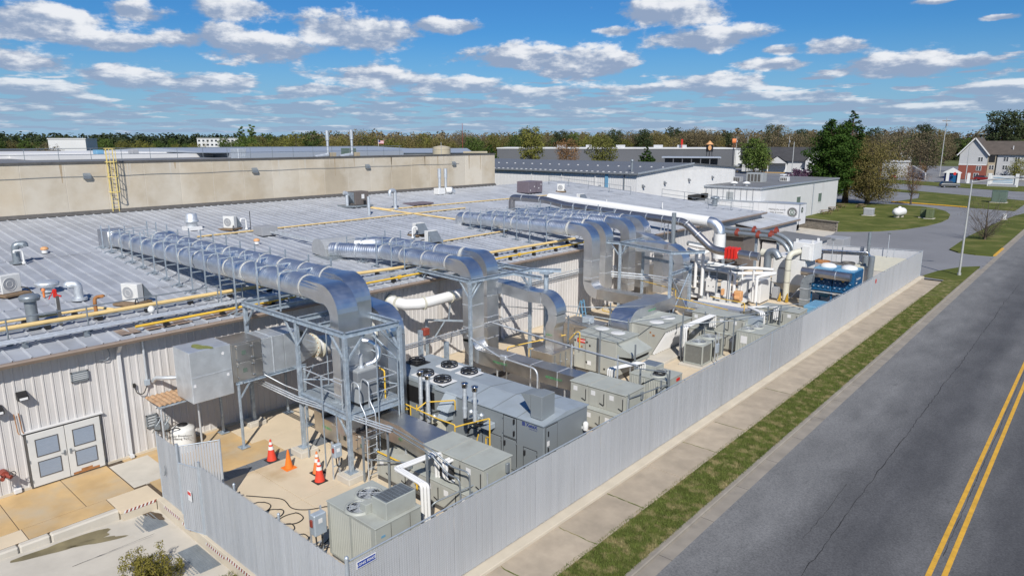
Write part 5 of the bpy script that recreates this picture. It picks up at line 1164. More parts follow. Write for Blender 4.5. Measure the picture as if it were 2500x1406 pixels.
def axial_fan(t, x, y, z, r=.36, plate='labelwhite', m='fanblack'):
    p = B().box(x-.48,x+.48,y-.42,y+.42,z,z+.03,.005).o('fan_plate',plate,t)
    f = B().ring((x,y,z+.17),r,.028,(0,0,1),26,6).ring((x,y,z+.07),r+.02,.02,(0,0,1),26,6)
    for i in range(4): a = PI/4+i*PI/2; f.cyl((x+r*math.cos(a),y+r*math.sin(a),z+.02),(x+r*math.cos(a),y+r*math.sin(a),z+.2),.02,6).obox((x,y,z+.2),(x+r*math.cos(a),y+r*math.sin(a),z+.2),.03,.02)
    f.cyl((x,y,z+.05),(x,y,z+.24),.11,14); f.o('fan_guard',m,t)
    bl = B()
    for i in range(5):
        a = i*2*PI/5; c, s = math.cos(a), math.sin(a); c2, s2 = math.cos(a+.75), math.sin(a+.75)
        bl.add([(x+.1*c,y+.1*s,z+.16),(x+(r-.04)*c,y+(r-.04)*s,z+.16),(x+(r-.04)*c2,y+(r-.04)*s2,z+.09),(x+.1*c2,y+.1*s2,z+.09)],[(0,1,2,3),(3,2,1,0)])
    bl.o('fan_blades','fanblack',t)
for (x,y) in ((-23.3,19.9),(-21.75,20.5),(-20.62+.2,20.45),(-21.7,19.0),(-20.55,18.95)): axial_fan(xu,x-.1,y,XZ+.142,.36,'black' if x < -23 else 'labelwhite')
for (x0,x1,z0,z1) in ((-23.7,-22.6,1.7,2.55),(-22.5,-20.6,1.75,2.5)): B().box(x0,x1,XY0-.012,XY0+.01,z0,z1).o('coil_opening','black',xu)
def udoor(t, x0, x1, z0, z1, Y, latch=-1):
    d = B().box(x0,x1,Y-.025,Y,z0,z1,.006).o('access_door','xetex',t)
    B().box(x0-.028,x1+.028,Y-.010,Y-.001,z0-.028,z1+.028).o('gasket','black',d)
    lx = x1-.08 if latch > 0 else x0+.08
    for z in (z0+.12*(z1-z0)+.03,z0+.75*(z1-z0)): B().box(lx-.03,lx+.03,Y-.09,Y-.02,z,z+.2,.008).o('handle','black',d)
    for z in (z0+.1,z1-.12): B().cyl((x0-.03 if latch > 0 else x1+.03,Y-.04,z),(x0-.03 if latch > 0 else x1+.03,Y-.04,z+.05),.02,6).o('hinge','pipegrey',d)
for a in ((-16.62,-15.98,1.80,2.62,1),(-16.62,-15.98,.5,1.72,-1),(-17.42,-16.78,.5,1.66,-1),(-15.6,-14.97,.45,1.6,-1),(-18.6,-17.8,.5,1.6,-1)): udoor(xu,*a[:4],XY0,a[4])
e = B().box(XX1,XX1+.025,18.57,19.23,1.5,2.6,.006).o('access_door','xetex',xu); B().box(XX1+.001,XX1+.008,18.54,19.26,1.47,2.63).o('gasket','black',e)
for z in (1.6,2.25): B().box(XX1+.02,XX1+.07,18.64,18.68,z,z+.2,.008).o('handle','black',e)
B().box(XX1+.026,XX1+.03,18.6,18.75,1.85,2.05).o('warning_label','labelwhite',e)
B().box(XX1,XX1+.1,20.85,20.95,1.82,1.92).lathe((XX1+.15,20.9,1.8),[(.1,0),(.11,.1),(.11,.28),(.06,.34),(0,.35)],14).o('vent_cap','whitepipe',xu)
text('XeteX', .2, 'navy', xu, (-15.22,XY0-.003,2.55), 90, 0, bold=.006); lg = B()
for i in range(3): lg.box(-15.68+i*.05,-15.65+i*.05,XY0-.006,XY0-.001,2.47,2.63); lg.box(-15.69,-15.54,XY0-.007,XY0-.001,2.485+i*.055,2.505+i*.055)
lg.o('emblem','navy',xu); text('energy recovery', .06, 'navy', xu, (-15.15,XY0-.003,2.43), 90, 0)
B().box(-16.0+.55,-14.9,18.62,19.4,XZ+.06,3.72,.012).o('roof_plenum','xetex',xu); B().prism([(18.68,3.7),(18.68,2.95),(18.66,3.7)],'x',-15.4,-15.0)
B().add([(-15.47,18.64,3.69),(-15.47,19.38,3.69),(-15.47,19.38,3.05),(-15.47,18.64,3.05),(-15.95,19.38,3.62),(-15.95,18.64,3.62)],[(0,1,4,5),(5,4,2,3),(0,5,3),(1,2,4),(0,3,2,1)]).o('exhaust_hood','xetex',xu)
# hoods and flues on the camera side
for i,(x,z,s_) in enumerate(((-19.55,2.1,1.0),(-19.75,1.62,.8))):
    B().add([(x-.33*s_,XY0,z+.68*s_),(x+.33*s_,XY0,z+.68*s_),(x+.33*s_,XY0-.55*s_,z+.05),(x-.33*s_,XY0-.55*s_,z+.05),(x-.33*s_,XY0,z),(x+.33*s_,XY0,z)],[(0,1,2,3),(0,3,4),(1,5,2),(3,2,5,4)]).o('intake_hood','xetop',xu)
for i,(x,z0,z1) in enumerate(((-20.55,1.6,3.72),(-20.1,1.6,3.68),(-17.95,2.4,3.84),(-17.4,2.4,3.83))):
    y = 17.62; f = B().cyl((x,y,z0),(x,y,z1-.2),.085,14).cyl((x,y,z0+.9),(x,y,z0+.96),.095,14).cyl((x,y,z0+.35),(x,y,z0+.42),.098,14).o('flue','galv',xu)
    B().lathe((x,y,z1-.22),[(.09,0),(.115,.02),(.115,.16),(.14,.17),(.14,.21),(0,.22)],14).o('flue_cap','chrome',f); B().pipe([(x,y,z0+.1),(x,y,z0-.2),(x,y+.7,z0-.25)],.06,8,.15).o('flue_elbow','rubber',f); B().lathe((x+.15,y+.2,z0+.2),[(0,-.1),(.1,-.02),(.1,.06),(0,.12)],12).o('inducer','galv',f)
for (x,z) in ((-17.95,2.1),(-17.3,2.0)): B().box(x-.2,x+.25,XY0-.4,XY0-.01,z-.05,z+.2,.03).o('burner_hood','xetop',xu)
B().box(-20.8,-19.9,XY0-.35,XY0-.01,.6,1.5,.01).o('burner_box','cream',xu); B().box(-18.35,-18.05,XY0-.2,XY0-.01,1.75,2.0,.02).ring((-18.2,XY0-.21,1.88),.06,.012,(0,1,0),12,5).o('gas_meter','cream',xu)
# yellow gas piping in front of it
gp_ = thing('gas_piping','bright yellow gas piping in front of the large blue grey air handler','gas pipe',(-18.5,17.4,0))
ypipe = lambda p, r=.028: B().pipe(p,r,8,.07).o('pipe','yellowpipe',gp_)
ypipe([(-22.6,17.3,2.3),(-21.2,17.3,2.2),(-19.2,17.3,2.1),(-18.2,17.3,2.12),(-18.2,17.3,1.72)]); ypipe([(-20.85,17.3,2.22),(-20.85,17.3,1.35)]); ypipe([(-21.5,17.3,1.85),(-21.1,17.3,2.05)]); ypipe([(-22.0,17.2,1.3),(-21.6,17.2,1.35),(-21.6,17.2,1.8),(-20.95,17.25,2.05)])
ypipe([(-20.4,17.3,2.2),(-20.2,17.6,2.45),(-18.9,18.0,2.75),(-18.9,18.0,2.35)]); ypipe([(-18.2,17.3,2.02),(-17.9,17.5,2.15),(-16.7,17.7,2.68),(-16.7,17.7,1.1)],.032); ypipe([(-17.3,17.7,1.85),(-17.4,17.7,1.55),(-16.75,17.7,1.35)]); ypipe([(-19.3,17.35,1.4),(-19.3,17.35,.5)]); ypipe([(-20.45,17.3,2.1),(-20.45,17.3,2.35)]); ypipe([(-16.7,17.7,1.9),(-17.0,17.8,1.8),(-17.0,17.8,1.5)])
# ---------------------------------------------------------------- stacked tan grey units
def stacked_unit(label, x0, x1, y0, y1, zt, lower_x0=None, seam=(1/3,2/3), ylow=.32):
    t = thing('rooftop_unit',label,'air handler',((x0+x1)/2,(y0+y1)/2,0)); zm = zt*.5
    B().box(x0,x1,y0,y1,zm+.02,zt-.05,.01).o('upper_cabinet','unit',t); tp = B().box(x0-.04,x1+.04,y0-.04,y1+.04,zt-.05,zt,.012).o('top','unit2',t)
    for s_ in seam: x = x0+(x1-x0)*s_; B().box(x-.025,x+.025,y0-.042,y1+.042,zt-.02,zt+.02).o('top_seam','unit',tp)
    B().box(x0+.02,x1-.02,y0-.004,y0-.001,zt-.075,zt-.052).o('gasket','black',t)
    lx = lower_x0 if lower_x0 is not None else x0
    B().box(lx,x1-.02,y0-ylow,y1-.05,.16,zm,.01).o('lower_cabinet','unit',t); B().box(lx,x1-.02,y0-ylow,y1-.05,.0,.16).o('base','darktrim',t); B().box(lx-.02,x1,y0-ylow-.03,y0,zm,zm+.04,.008).o('ledge','unit2',t)
    ed = [0]+list(seam)+[1]
    for (za,zc,yy_,xa) in ((zm+.08,zt-.1,y0,x0),(.22,zm-.06,y0-ylow,lx)):
        L = x1-xa; n = max(3,int(L/.85))
        for i in range(n):
            a = xa+L*i/n+.03; c = xa+L*(i+1)/n-.03; d = B().box(a,c,yy_-.014,yy_,za,zc,.004).o('access_panel','unit',t)
            B().box(c-.09,c-.07,yy_-.04,yy_-.012,za+.15,zc-.12).obox((c-.08,yy_-.04,za+.14),(c-.3,yy_-.04,za+.22),.02,.03).o('handle','black',d)
            B().box(a+.15,a+.38,yy_-.018,yy_-.013,zc-.32,zc-.1).o('label','labelwhite',d)
    for zz in (zm+.1,): B().box(x1,x1+.01,y0+.05,y1-.05,zz,zt-.12).o('end_panel','unit2',t)
    B().cyl((x1+.05,y0+.15,.1),(x1+.05,y0+.15,zt-.2),.03,8).o('conduit','galv',t); B().box(x1+.01,x1+.12,y1-.35,y1-.2,zt-.55,zt-.2,.01).o('disconnect','pipegrey',t)
    return t
u1 = stacked_unit('nearest two tier tan grey unit, joined to a stainless duct, behind white pipes',-17.85,-14.85,15.4,16.85,2.1,-20.3)
u2 = stacked_unit('two tier tan grey unit just beyond the large blue grey air handler',-18.05,-15.05,24.7,26.3,2.0)
u3 = stacked_unit('two tier tan grey unit behind the far tall white pipe loop',-19.7,-16.2,40.2,41.6,2.15)
u4 = stacked_unit('farthest two tier tan grey unit, next to the blue cabinet',-17.1,-14.4,44.6,46.2,2.05)
# stainless return duct loop of unit 1
rd = thing('return_duct','brown tinted stainless return duct with filter housing under the near platform','duct',(-22,15.6,0))
B().prism([(-24.3,15.25),(-21.0,15.25),(-21.0,16.1),(-24.0,16.1)],'z',.52,1.36).o('filter_housing','stainless',rd)
for i,x in enumerate((-23.3,-22.6,-22.0,-21.45)):
    d = B().box(x-.28,x+.25,15.215,15.25,.58,1.3,.008).o('filter_door','stainless',rd)
    for z in (.75,1.15): B().cyl((x+.27,15.22,z),(x+.27,15.13,z),.022,6).obox((x+.27,15.14,z),(x+.33,15.14,z+.06),.02,.02).o('clamp','pipegrey',d)
    if i in (1,3): B().box(x-.1,x+.08,15.208,15.216,.85,1.03).o('window','padgreen',d)
B().box(-23.2,-21.05,15.4,15.95,1.36,1.44).box(-22.2,-21.9,15.3,15.5,1.36,1.55).o('top_cover','brownunit',rd)
B().prism([(-24.95,15.3),(-24.3,15.25),(-24.3,16.15),(-24.0,16.3),(-24.0,16.85),(-24.9,16.6)],'z',.6,1.55).o('turn_section','stainless',rd)
B().box(-24.0,-19.6,15.72,16.7,1.35,2.16).o('duct_section','stainless',rd); B().loft([rring((-19.6,16.21,1.755),(1,0,0),.98,.81,(0,1,0)),rring((-17.87,16.12,1.7),(1,0,0),1.3,.7,(0,1,0))]).o('transition','stainless',rd)
for (x,y) in ((-21.1,15.4),(-22.35,15.4),(-23.8,15.4),(-19.4,15.8),(-18.4,15.8)): B().box(x-.03,x+.03,y-.03,y+.03,0,.55 if y < 15.5 else 1.35).box(x-.1,x+.1,y-.08,y+.08,0,.03).o('stand','galv',rd)
text('RETURN DUCT', .15, 'green', rd, (-23.75,15.24,1.0), 90, 0); text('RETURN DUCT', .15, 'green', rd, (-19.2,15.705,1.62), 90, 0)
# conduit in front
yl = thing('gas_piping','yellow gas pipe lying on the lower tier of the nearest tan grey unit','gas pipe',(-19,15,1)); B().cyl((-20.2,15.02,1.2),(-18.5,15.02,1.2),.035,8).o('pipe','yellowpipe',yl); B().box(-20.35,-20.15,14.95,15.1,1.12,1.3,.02).box(-18.5,-18.2,14.92,15.12,1.1,1.3,.02).o('regulator','pipegrey',yl); B().pipe([(-17.8,14.95,.45),(-17.8,14.95,.85)],.04,8).cyl((-17.9,14.95,.7),(-17.6,14.95,.7),.04,8).o('gas_cock','yellowpipe',yl)
# ---------------------------------------------------------------- condensers and packaged units
def top_fan(t, x, y, z, r, collar='unit2', dark='black', blades='heaterlt'):
    B().lathe((x,y,z),[(r+.09,0),(r+.07,.05),(r+.02,.07),(r,.06),(r,.0)],28).o('fan_collar',collar,t)
    B().disc((x,y,z+.004),r,28).o('fan_well',dark,t)
    bl = B()
    for i in range(4):
        a = i*PI/2+.3; a2 = a+.9; bl.add([(x+.08*math.cos(a),y+.08*math.sin(a),z+.03),(x+r*.92*math.cos(a),y+r*.92*math.sin(a),z+.05),(x+r*.92*math.cos(a2),y+r*.92*math.sin(a2),z+.02),(x+.08*math.cos(a2),y+.08*math.sin(a2),z+.015)],[(0,1,2,3)])
    bl.cyl((x,y,z),(x,y,z+.07),.08,12); bl.o('fan_blades',blades,t)
    gd = B()
    for k in (.3,.52,.74,.96): gd.ring((x,y,z+.075),r*k,.006,(0,0,1),24,4)
    for i in range(8): a = i*PI/4; gd.cyl((x,y,z+.085),(x+r*math.cos(a),y+r*math.sin(a),z+.075),.006,4)
    gd.o('fan_guard','galv',t)
def grilled_condenser(label, x0, x1, y0, y1, z1, hood=True, fans=(), rib=True, z0=.12, plate=False):
    t = thing('condensing_unit',label,'condenser',((x0+x1)/2,(y0+y1)/2,0))
    B().box(x0,x1,y0,y1,z0,z1-.03,.012).o('cabinet','unit2',t); B().box(x0+.05,x1-.05,y0+.05,y1-.05,.0,z0).o('base_rail','darktrim',t); B().box(x0-.02,x1+.02,y0-.02,y1+.02,z1-.04,z1,.01).o('top','unit2',t)
    n = int((x1-x0-.3)/.095)
    for i in range(n):
        x = x0+.15+i*.095
        if abs(x+.04-(x0+x1)/2) < .07: continue
        B().prism([(x,y0),(x+.035,y0-.022),(x+.07,y0)],'z',z0+.08,z1-.12).o('louvre','louver',t)
    B().box((x0+x1)/2-.05,(x0+x1)/2+.05,y0-.012,y0,z0+.05,z1-.08).o('mullion','unit2',t)
    for s_ in (.33,.75): y = y0+(y1-y0)*s_; B().box(x1,x1+.004,y-.008,y+.008,z0+.05,z1-.06).o('panel_seam','darktrim',t)
    for (x,y,r) in fans: top_fan(t,x,y,z1,r)
    return t
c1 = grilled_condenser('near grey condenser with two fans and a grated hood, by the fence corner',-17.3,-14.85,10.85,12.6,1.95,fans=((-16.6,11.95,.38),(-16.15,11.25,.38)))
hb = B().box(-15.65,-14.95,11.35,12.5,1.95,2.5,.012).o('grated_hood','unit2',c1)
gr = B()
for i in range(8): gr.box(-15.62,-14.98,11.4+i*.14,11.41+i*.14,2.502,2.515)
for i in range(18): gr.box(-15.62+i*.037,-15.61+i*.037,11.38,12.47,2.50,2.512)
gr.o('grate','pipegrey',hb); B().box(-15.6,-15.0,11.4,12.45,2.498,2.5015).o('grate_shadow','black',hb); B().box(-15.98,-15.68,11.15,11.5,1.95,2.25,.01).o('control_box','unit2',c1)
B().box(-14.845,-14.84,11.05,11.2,1.55,1.62).o('emblem','bluelight',c1)
c2 = grilled_condenser('grey condenser with coiled cable on top, beyond the second two tier unit',-17.0,-15.0,28.2,29.9,1.7,fans=((-15.9,29.3,.36),(-15.7,28.75,.3)))
B().box(-16.9,-16.0,29.0,29.85,1.7,2.0,.01).o('grated_hood','unit2',c2); B().box(-16.85,-16.05,29.05,29.8,2.0,2.006).o('grate','pipegrey',c2); B().box(-14.995,-14.985,29.3,29.65,1.4,1.55).o('nameplate','red',c2)
B().ring((-15.6,28.7,1.85),.28,.03,(0,.1,1),22,6).ring((-15.55,28.72,1.9),.24,.03,(.1,0,1),22,6).pipe([(-15.8,28.8,1.85),(-16.3,28.0,1.2),(-16.2,27.6,.6)],.03,6,.2).o('coiled_cable','rubber',c2)
c4 = grilled_condenser('grey condenser with two grilled fans and a red nameplate at the fence post',-16.2,-14.55,39.1,41.5,1.75,fans=((-15.7,39.65,.33),(-15.5,40.5,.33)))
B().box(-16.2,-15.5,40.7,41.45,1.75,2.2,.012).o('grated_hood','xetop',c4); B().box(-14.545,-14.535,39.9,40.25,1.4,1.55).o('nameplate','red',c4)
B().box(-15.9,-15.5,39.078,39.09,1.0,1.45).o('label','labelwhite',c4); B().box(-14.545,-14.538,39.85,40.3,1.1,1.35).o('label','labelwhite',c4)
# fan on top twin condenser
c3 = thing('condensing_unit','twin square condenser with dark mesh sides and blue grey fans on a pad','condenser',(-17.3,37.1,0))
B().box(-18.1,-16.5,35.5,38.6,-.02,.14,.02).o('pad','slab_pale',c3)
for (ya,yb) in ((35.75,36.95),(37.15,38.4)):
    u = B().box(-17.9,-16.72,ya,yb,.16,.24).box(-17.9,-16.72,ya,yb,1.28,1.38,.015).o('frame','unit2',c3)
    B().box(-17.86,-16.76,ya+.04,yb-.04,.24,1.28).o('coil','coil',u)
    for (x,y) in ((-17.87,ya+.03),(-16.75,ya+.03),(-16.75,yb-.03),(-17.87,yb-.03)): B().box(x-.035,x+.035,y-.035,y+.035,.2,1.3).o('corner_post','unit2',u)
    top_fan(c3,-17.31,(ya+yb)/2,1.38,.42,'unit2','coil','pipegrey')
B().box(-16.5,-16.35,36.85,37.15,.75,1.3,.02).o('disconnect','disc',c3); B().cyl((-16.45,36.8,0),(-16.45,36.8,1.9),.03,8).cyl((-16.45,37.2,0),(-16.45,37.2,1.9),.03,8).o('strut','galv',c3)
# packaged unit with red nameplate and rain hood
pa = thing('packaged_unit','grey packaged unit with a red nameplate and a projecting intake hood','air handler',(-20.6,31.6,0))
B().box(-22.1,-19.25,30.5,32.75,.3,2.24,.02).o('cabinet','unit',pa); tp = B().box(-22.14,-19.2,30.46,32.79,2.24,2.3,.012).o('top','unit2',pa)
B().box(-22,-19.3,30.6,32.7,0,.3).o('base','darktrim',pa)
for x in (-21.2,-20.2): B().box(x-.012,x+.012,30.455,32.795,2.29,2.308).o('top_seam','darktrim',tp)
B().box(-22.14,-19.2,31.6,31.625,2.29,2.307).o('top_seam','darktrim',tp)
for (x,y) in ((-21.4,32.3),(-20.2,32.1)): B().lathe((x,y,2.305),[(.42,0),(.38,.02),(.12,.03),(0,.031)],24).o('fan_disc','conewhite',tp)
pl = B().box(-21.86,-21.32,30.478,30.495,1.82,2.06).o('nameplate','black',pa); B().box(-21.85,-21.33,30.472,30.48,1.83,2.05).o('name_field','red',pl); B().disc((-21.74,30.470,1.94),.07,16,(0,-1,0)).o('emblem','orange',pl); text('TRANE', .13, 'labelwhite', pa, (-21.5,30.468,1.94), 90, 0, bold=.002)
for (x,z) in ((-22.0,1.9),(-21.2,1.92),(-21.0,1.75),(-21.2,1.4),(-21.2,.75),(-20.0,.6)): B().box(x-.05,x+.05,30.47,30.495,z-.05,z+.05,.008).o('latch','black',pa)
B().box(-21.6,-21.5,30.478,30.497,1.55,1.65).o('warning_label','rust',pa); B().box(-21.15,-20.9,30.478,30.497,.62,.85).o('label','labelwhite',pa)
for x in (-21.3,-20.4): B().box(x-.006,x+.006,30.49,30.503,.35,2.2).o('panel_seam','darktrim',pa)
for (z0,z1,d) in ((1.45,2.1,1.0),(1.0,1.35,.85)):
    B().add([(-19.25,30.6,z1),(-19.25,32.6,z1),(-19.25+d,32.6,z0+.25),(-19.25+d,30.6,z0+.25),(-19.25+d,32.6,z0+.1),(-19.25+d,30.6,z0+.1),(-19.25,32.6,z0),(-19.25,30.6,z0)],[(0,1,2,3)[::-1],(3,2,4,5)[::-1],(0,3,5,7),(1,6,4,2),(5,4,6,7)]).o('intake_hood','unit2',pa)
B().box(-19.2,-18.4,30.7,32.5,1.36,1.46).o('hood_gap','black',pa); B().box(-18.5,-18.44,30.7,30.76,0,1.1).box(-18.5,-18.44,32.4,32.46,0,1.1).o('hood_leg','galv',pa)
# angled coil unit
pb = thing('packaged_unit','grey packaged unit with an undercut ribbed coil face on a concrete pad','air handler',(-20.8,37,0))
B().box(-22.4,-18.7,34.9,39.6,-.02,.18,.02).o('pad','slab_pale',pb)
B().prism([(-21.8,.2),(-20.0,.2),(-19.15,1.75),(-19.15,2.0),(-21.8,2.0)],'y',35.6,39.0).o('cabinet','unit',pb)
B().box(-21.84,-19.1,35.55,39.05,2.0,2.06,.012).o('top','unit2',pb); B().box(-22.6,-21.8,35.7,37.5,.2,1.95,.015).o('side_cabinet','unit',pb)
for (x,y) in ((-20.2,36.5),(-20.2,37.9)): B().lathe((x,y,2.06),[(.45,0),(.4,.03),(.12,.04),(0,.041)],24).o('fan_disc','conewhite',pb)
B().add([(-19.994,35.62,.195),(-19.994,38.98,.195),(-19.144,38.98,1.745),(-19.144,35.62,1.745)],[(0,1,2,3)]).o('coil_face','coil',pb)
for k in range(12):
    y = 35.7+k*.275; B().add([(-19.98,y,.24),(-19.98,y+.12,.24),(-19.13,y+.12,1.74),(-19.13,y,1.74),(-19.82,y+.05,.2),(-19.0,y+.05,1.68)],[(0,1,2,3),(0,4,5,3),(4,1,2,5)]).o('fin','labelwhite',pb)
B().box(-19.95,-19.8,35.58,35.6,1.4,1.5).box(-20.15,-20.05,35.59,35.6,1.55,1.65).o('warning_label','rust',pb); B().box(-20.9,-20.3,35.585,35.6,.35,1.85,.005).o('access_panel','unit',pb)
# stainless filter bank by the wall
fbk = thing('filter_bank','low stainless filter bank with rows of clamps beside the blue stepladder','filter housing',(-24,35.5,0))
B().box(-25.6,-22.95,33.6,35.4,.3,1.75,.01).o('housing','stainless',fbk)
for i in range(5):
    x = -25.3+i*.52; d = B().box(x,x+.45,33.565,33.6,.4,1.6,.008).o('filter_door','stainless',fbk)
    for z in (.6,1.0,1.4): B().cyl((x+.47,33.56,z),(x+.47,33.46,z),.025,6).obox((x+.47,33.47,z),(x+.54,33.47,z+.08),.02,.02).o('clamp','pipegrey',d)
B().box(-25.6,-22.95,33.6,35.4,0,.3).o('base','darktrim',fbk); B().box(-24.2,-23.6,34.2,34.7,1.75,2.15,.03).o('actuator','disc',fbk)
fb2 = thing('filter_bank','low stainless filter bank with hoop handles behind the angled coil unit','filter housing',(-20,42.9,0)); B().box(-21.3,-19.7,42.2,43.8,.2,1.5,.01).o('housing','stainless',fb2)
for i in range(3): B().box(-21.2+i*.5,-20.8+i*.5,42.16,42.2,.4,1.35,.008).o('filter_door','stainless',fb2)
B().pipe([(-20.9,42.3,1.5),(-20.9,42.3,1.8),(-20.3,42.3,1.8),(-20.3,42.3,1.5)],.02,6,.2).o('hoop_handle','pipegrey',fb2)
# stepladder
sl_ = thing('stepladder','pale blue stepladder leaning near the metal wall','stepladder',(-27.4,34.3,0)); sl_.location = (-27.3,38.2,0)
for dy in (0,.45): B().obox((-26.7,34.0+dy,0),(-27.1,34.1+dy*.7,2.1),.08,.03).obox((-27.7,34.0+dy,0),(-27.15,34.1+dy*.7,2.1),.05,.03).o('rail','bluelight',sl_)
for k in range(6): z = .3+k*.32; B().box(-26.75-.19*z-.05,-26.75-.19*z+.05,34.03+.03*z,34.42-.05*z,z,z+.03).o('tread','bluelight',sl_)
tag(B().box(-27.6,-26.9,38.9,39.3,0,.9,.08).o('dark_bin','rubber'),'dark bin behind the blue stepladder','bin')
# ---------------------------------------------------------------- heater on the platform, large white header pipes
ht = thing('unit_heater','dark grey gas heater cabinet with an insulated flue on the near platform','heater',(-21.46,15.38,PZ))
hx,hy,hz_ = -21.46,15.38,PZ+.06
B().box(hx-.42,hx+.3,hy-.4,hy+.55,hz_+.1,hz_+1.45,.02).o('cabinet','heaterlt',ht); B().box(hx-.44,hx+.32,hy-.42,hy+.57,hz_+1.0,hz_+1.38,.02).o('top_band','heatergrey',ht); B().box(hx-.4,hx+.28,hy-.38,hy+.53,hz_,hz_+.1).o('base','black',ht)
B().box(hx+.3,hx+.305,hy+.1,hy+.35,hz_+1.12,hz_+1.2).o('nameplate','black',ht); B().box(hx+.302,hx+.31,hy-.3,hy+.45,hz_+.18,hz_+.95,.004).o('front_panel','heatergrey',ht)
B().cyl((hx,hy,hz_+1.45),(hx,hy,hz_+1.5),.14,14).cyl((hx,hy,hz_+1.45),(hx,hy,hz_+2.0),.07,12).o('flue','galv',ht)
B().pipe([(hx-.1,hy+.3,hz_+1.45),(hx+.05,hy+.75,hz_+1.55),(hx+.05,hy+.9,hz_+2.0),(hx-.2,hy+.6,hz_+2.35),(hx-.4,hy+.4,hz_+2.4)],.11,12,.3).o('flexible_duct','duct',ht)
B().pipe([(-21.2,16.3,PZ),(-21.2,16.3,PZ+1.2),(-21.5,16.3,PZ+1.25)],.035,8,.08).o('gas_riser','yellowpipe',ht)
wh = thing('header_pipe','large white header pipe with cream flanges along the wall behind the near tower','pipe',(-27.5,19,3.3)); B().tube([(-27.5,17.1,3.55),(-27.5,18,3.4),(-27.5,21.6,3.35)],.45,20).o('pipe','whitepipe',wh)
for y in (17.35,18.6,20.4): B().cyl((-27.5,y,3.42),(-27.5,y+.07,3.42),.53,22).o('flange','cream',wh)
wp2 = thing('header_pipe','white pipe bending out of the wall between the near and middle towers','pipe',(-28,24.5,4.2))
B().tube([(-29.6,23.35,4.3),(-29.0,23.25,4.27),(-28.3,23.4,4.24),(-27.85,23.9,4.25),(-27.7,24.6,4.28),(-27.75,26.2,4.3),(-27.8,28.2,4.3)],.30,18).o('pipe','whitepipe',wp2)
for (p,d) in (((-29.45,23.33,4.3),(1,-.1,0)),((-28.75,23.25,4.26),(1,0,0)),((-27.75,24.2,4.26),(.2,1,0)),((-27.75,26.2,4.3),(0,1,0))): B().cyl(V3(p)-V3(d)*.04,V3(p)+V3(d)*.04,.37,20).o('flange','cream',wp2)
B().obox((-27.75,26.2,3.95),(-27.9,26.2,2.9),.06,.06).obox((-28.9,25.3,2.9),(-26.9,26.5,2.95),.1,.1).obox((-27.9,25.9,2.9),(-28.6,25.5,1.6),.08,.08).obox((-28.8,25.3,0),(-28.8,25.3,2.95),.14,.14).o('bracket','steel_galv',wp2)
ds = thing('support_post','grey steel posts behind the large blue grey air handler','steel frame',(-26.5,23.5,0))
for (x,y,h_) in ((-27.0,21.9,4.0),(-26.6,22.9,3.2),(-26.0,24.2,2.4)): B().box(x-.1,x+.1,y-.1,y+.1,0,h_).o('post','steel_galv',ds)
# old tank/steel cabinet against the wall
ob = thing('pump_skid','cluttered grey pump skid with red handles against the wall','pump',(-28.7,21.5,0))
B().box(-29.4,-28.3,20.2,21.6,.1,2.9,.03).o('cabinet','galv',ob); B().cyl((-28.1,20.9,3.1),(-28.1,20.9,3.5),.3,14).box(-28.4,-27.9,21.7,22.2,1.0,1.5,.03).o('motor','pipegrey',ob); B().ring((-28.2,22.0,2.2),.15,.025,(1,0,0),14,6).box(-28.5,-28.2,24.6,25.0,2.2,2.6,.03).o('valve','darkred',ob)
B().pipe([(-28.4,20.5,2.9),(-28.4,20.5,3.9),(-28.4,22.4,3.9),(-28.4,22.4,1.2)],.06,8,.2).pipe([(-28.2,21,.6),(-27.4,21.4,.7),(-27.4,23.5,.7)],.08,8,.2).o('pipework','pipegrey',ob)
# ---------------------------------------------------------------- strut conduits through the yard
def rack(label, pts, n, sp, r, axis, cat='conduits'):
    t = thing('conduit_run',label,cat,pts[0]); ax = V3(axis)
    for k in range(n): B().pipe([V3(p)+ax*sp*k+V3((0,0,.04*(k%2))) for p in pts],r,6,.2).o('conduit','galv',t)
    return t
rack('bundle of conduits running along the yard between the near and middle towers',[(-25.6,20.2,3.0),(-25.5,25.4,3.02),(-25.2,30.5,3.05)],6,.09,.028,(-.6,0,-.8))
r2_ = rack('conduits stretched from the middle tower towards the fence over the packaged unit',[(-25.2,27.0,3.05),(-19.2,26.5,2.95),(-15.6,26.4,2.85)],4,.08,.028,(0,.8,-.6))
for x in (-19.3,-16.6): B().box(x-.03,x+.03,26.42,26.48,0,3.1).o('strut','galv',r2_)
r3_ = rack('wall conduits along the white metal wall beyond the middle tower',[(-29.35,30.5,3.35),(-29.35,41.8,3.3),(-27.9,43.8,3.3)],5,.08,.025,(0,0,1))
r4_ = rack('stacked conduits hanging between the far silver drops',[(-27.2,42,3.2),(-24.5,43.2,3.1),(-21.5,43.4,3.0)],5,.09,.028,(0,0,1))
B().pipe([(-25.5,25.3,2.6),(-22.5,24.6,2.2),(-19.9,24.5,2.15),(-19.9,24.5,1.2)],.05,8,.4).box(-22.4,-22.0,24.5,24.7,2.1,2.35,.03).o('feeder_conduit','galv',r2_)
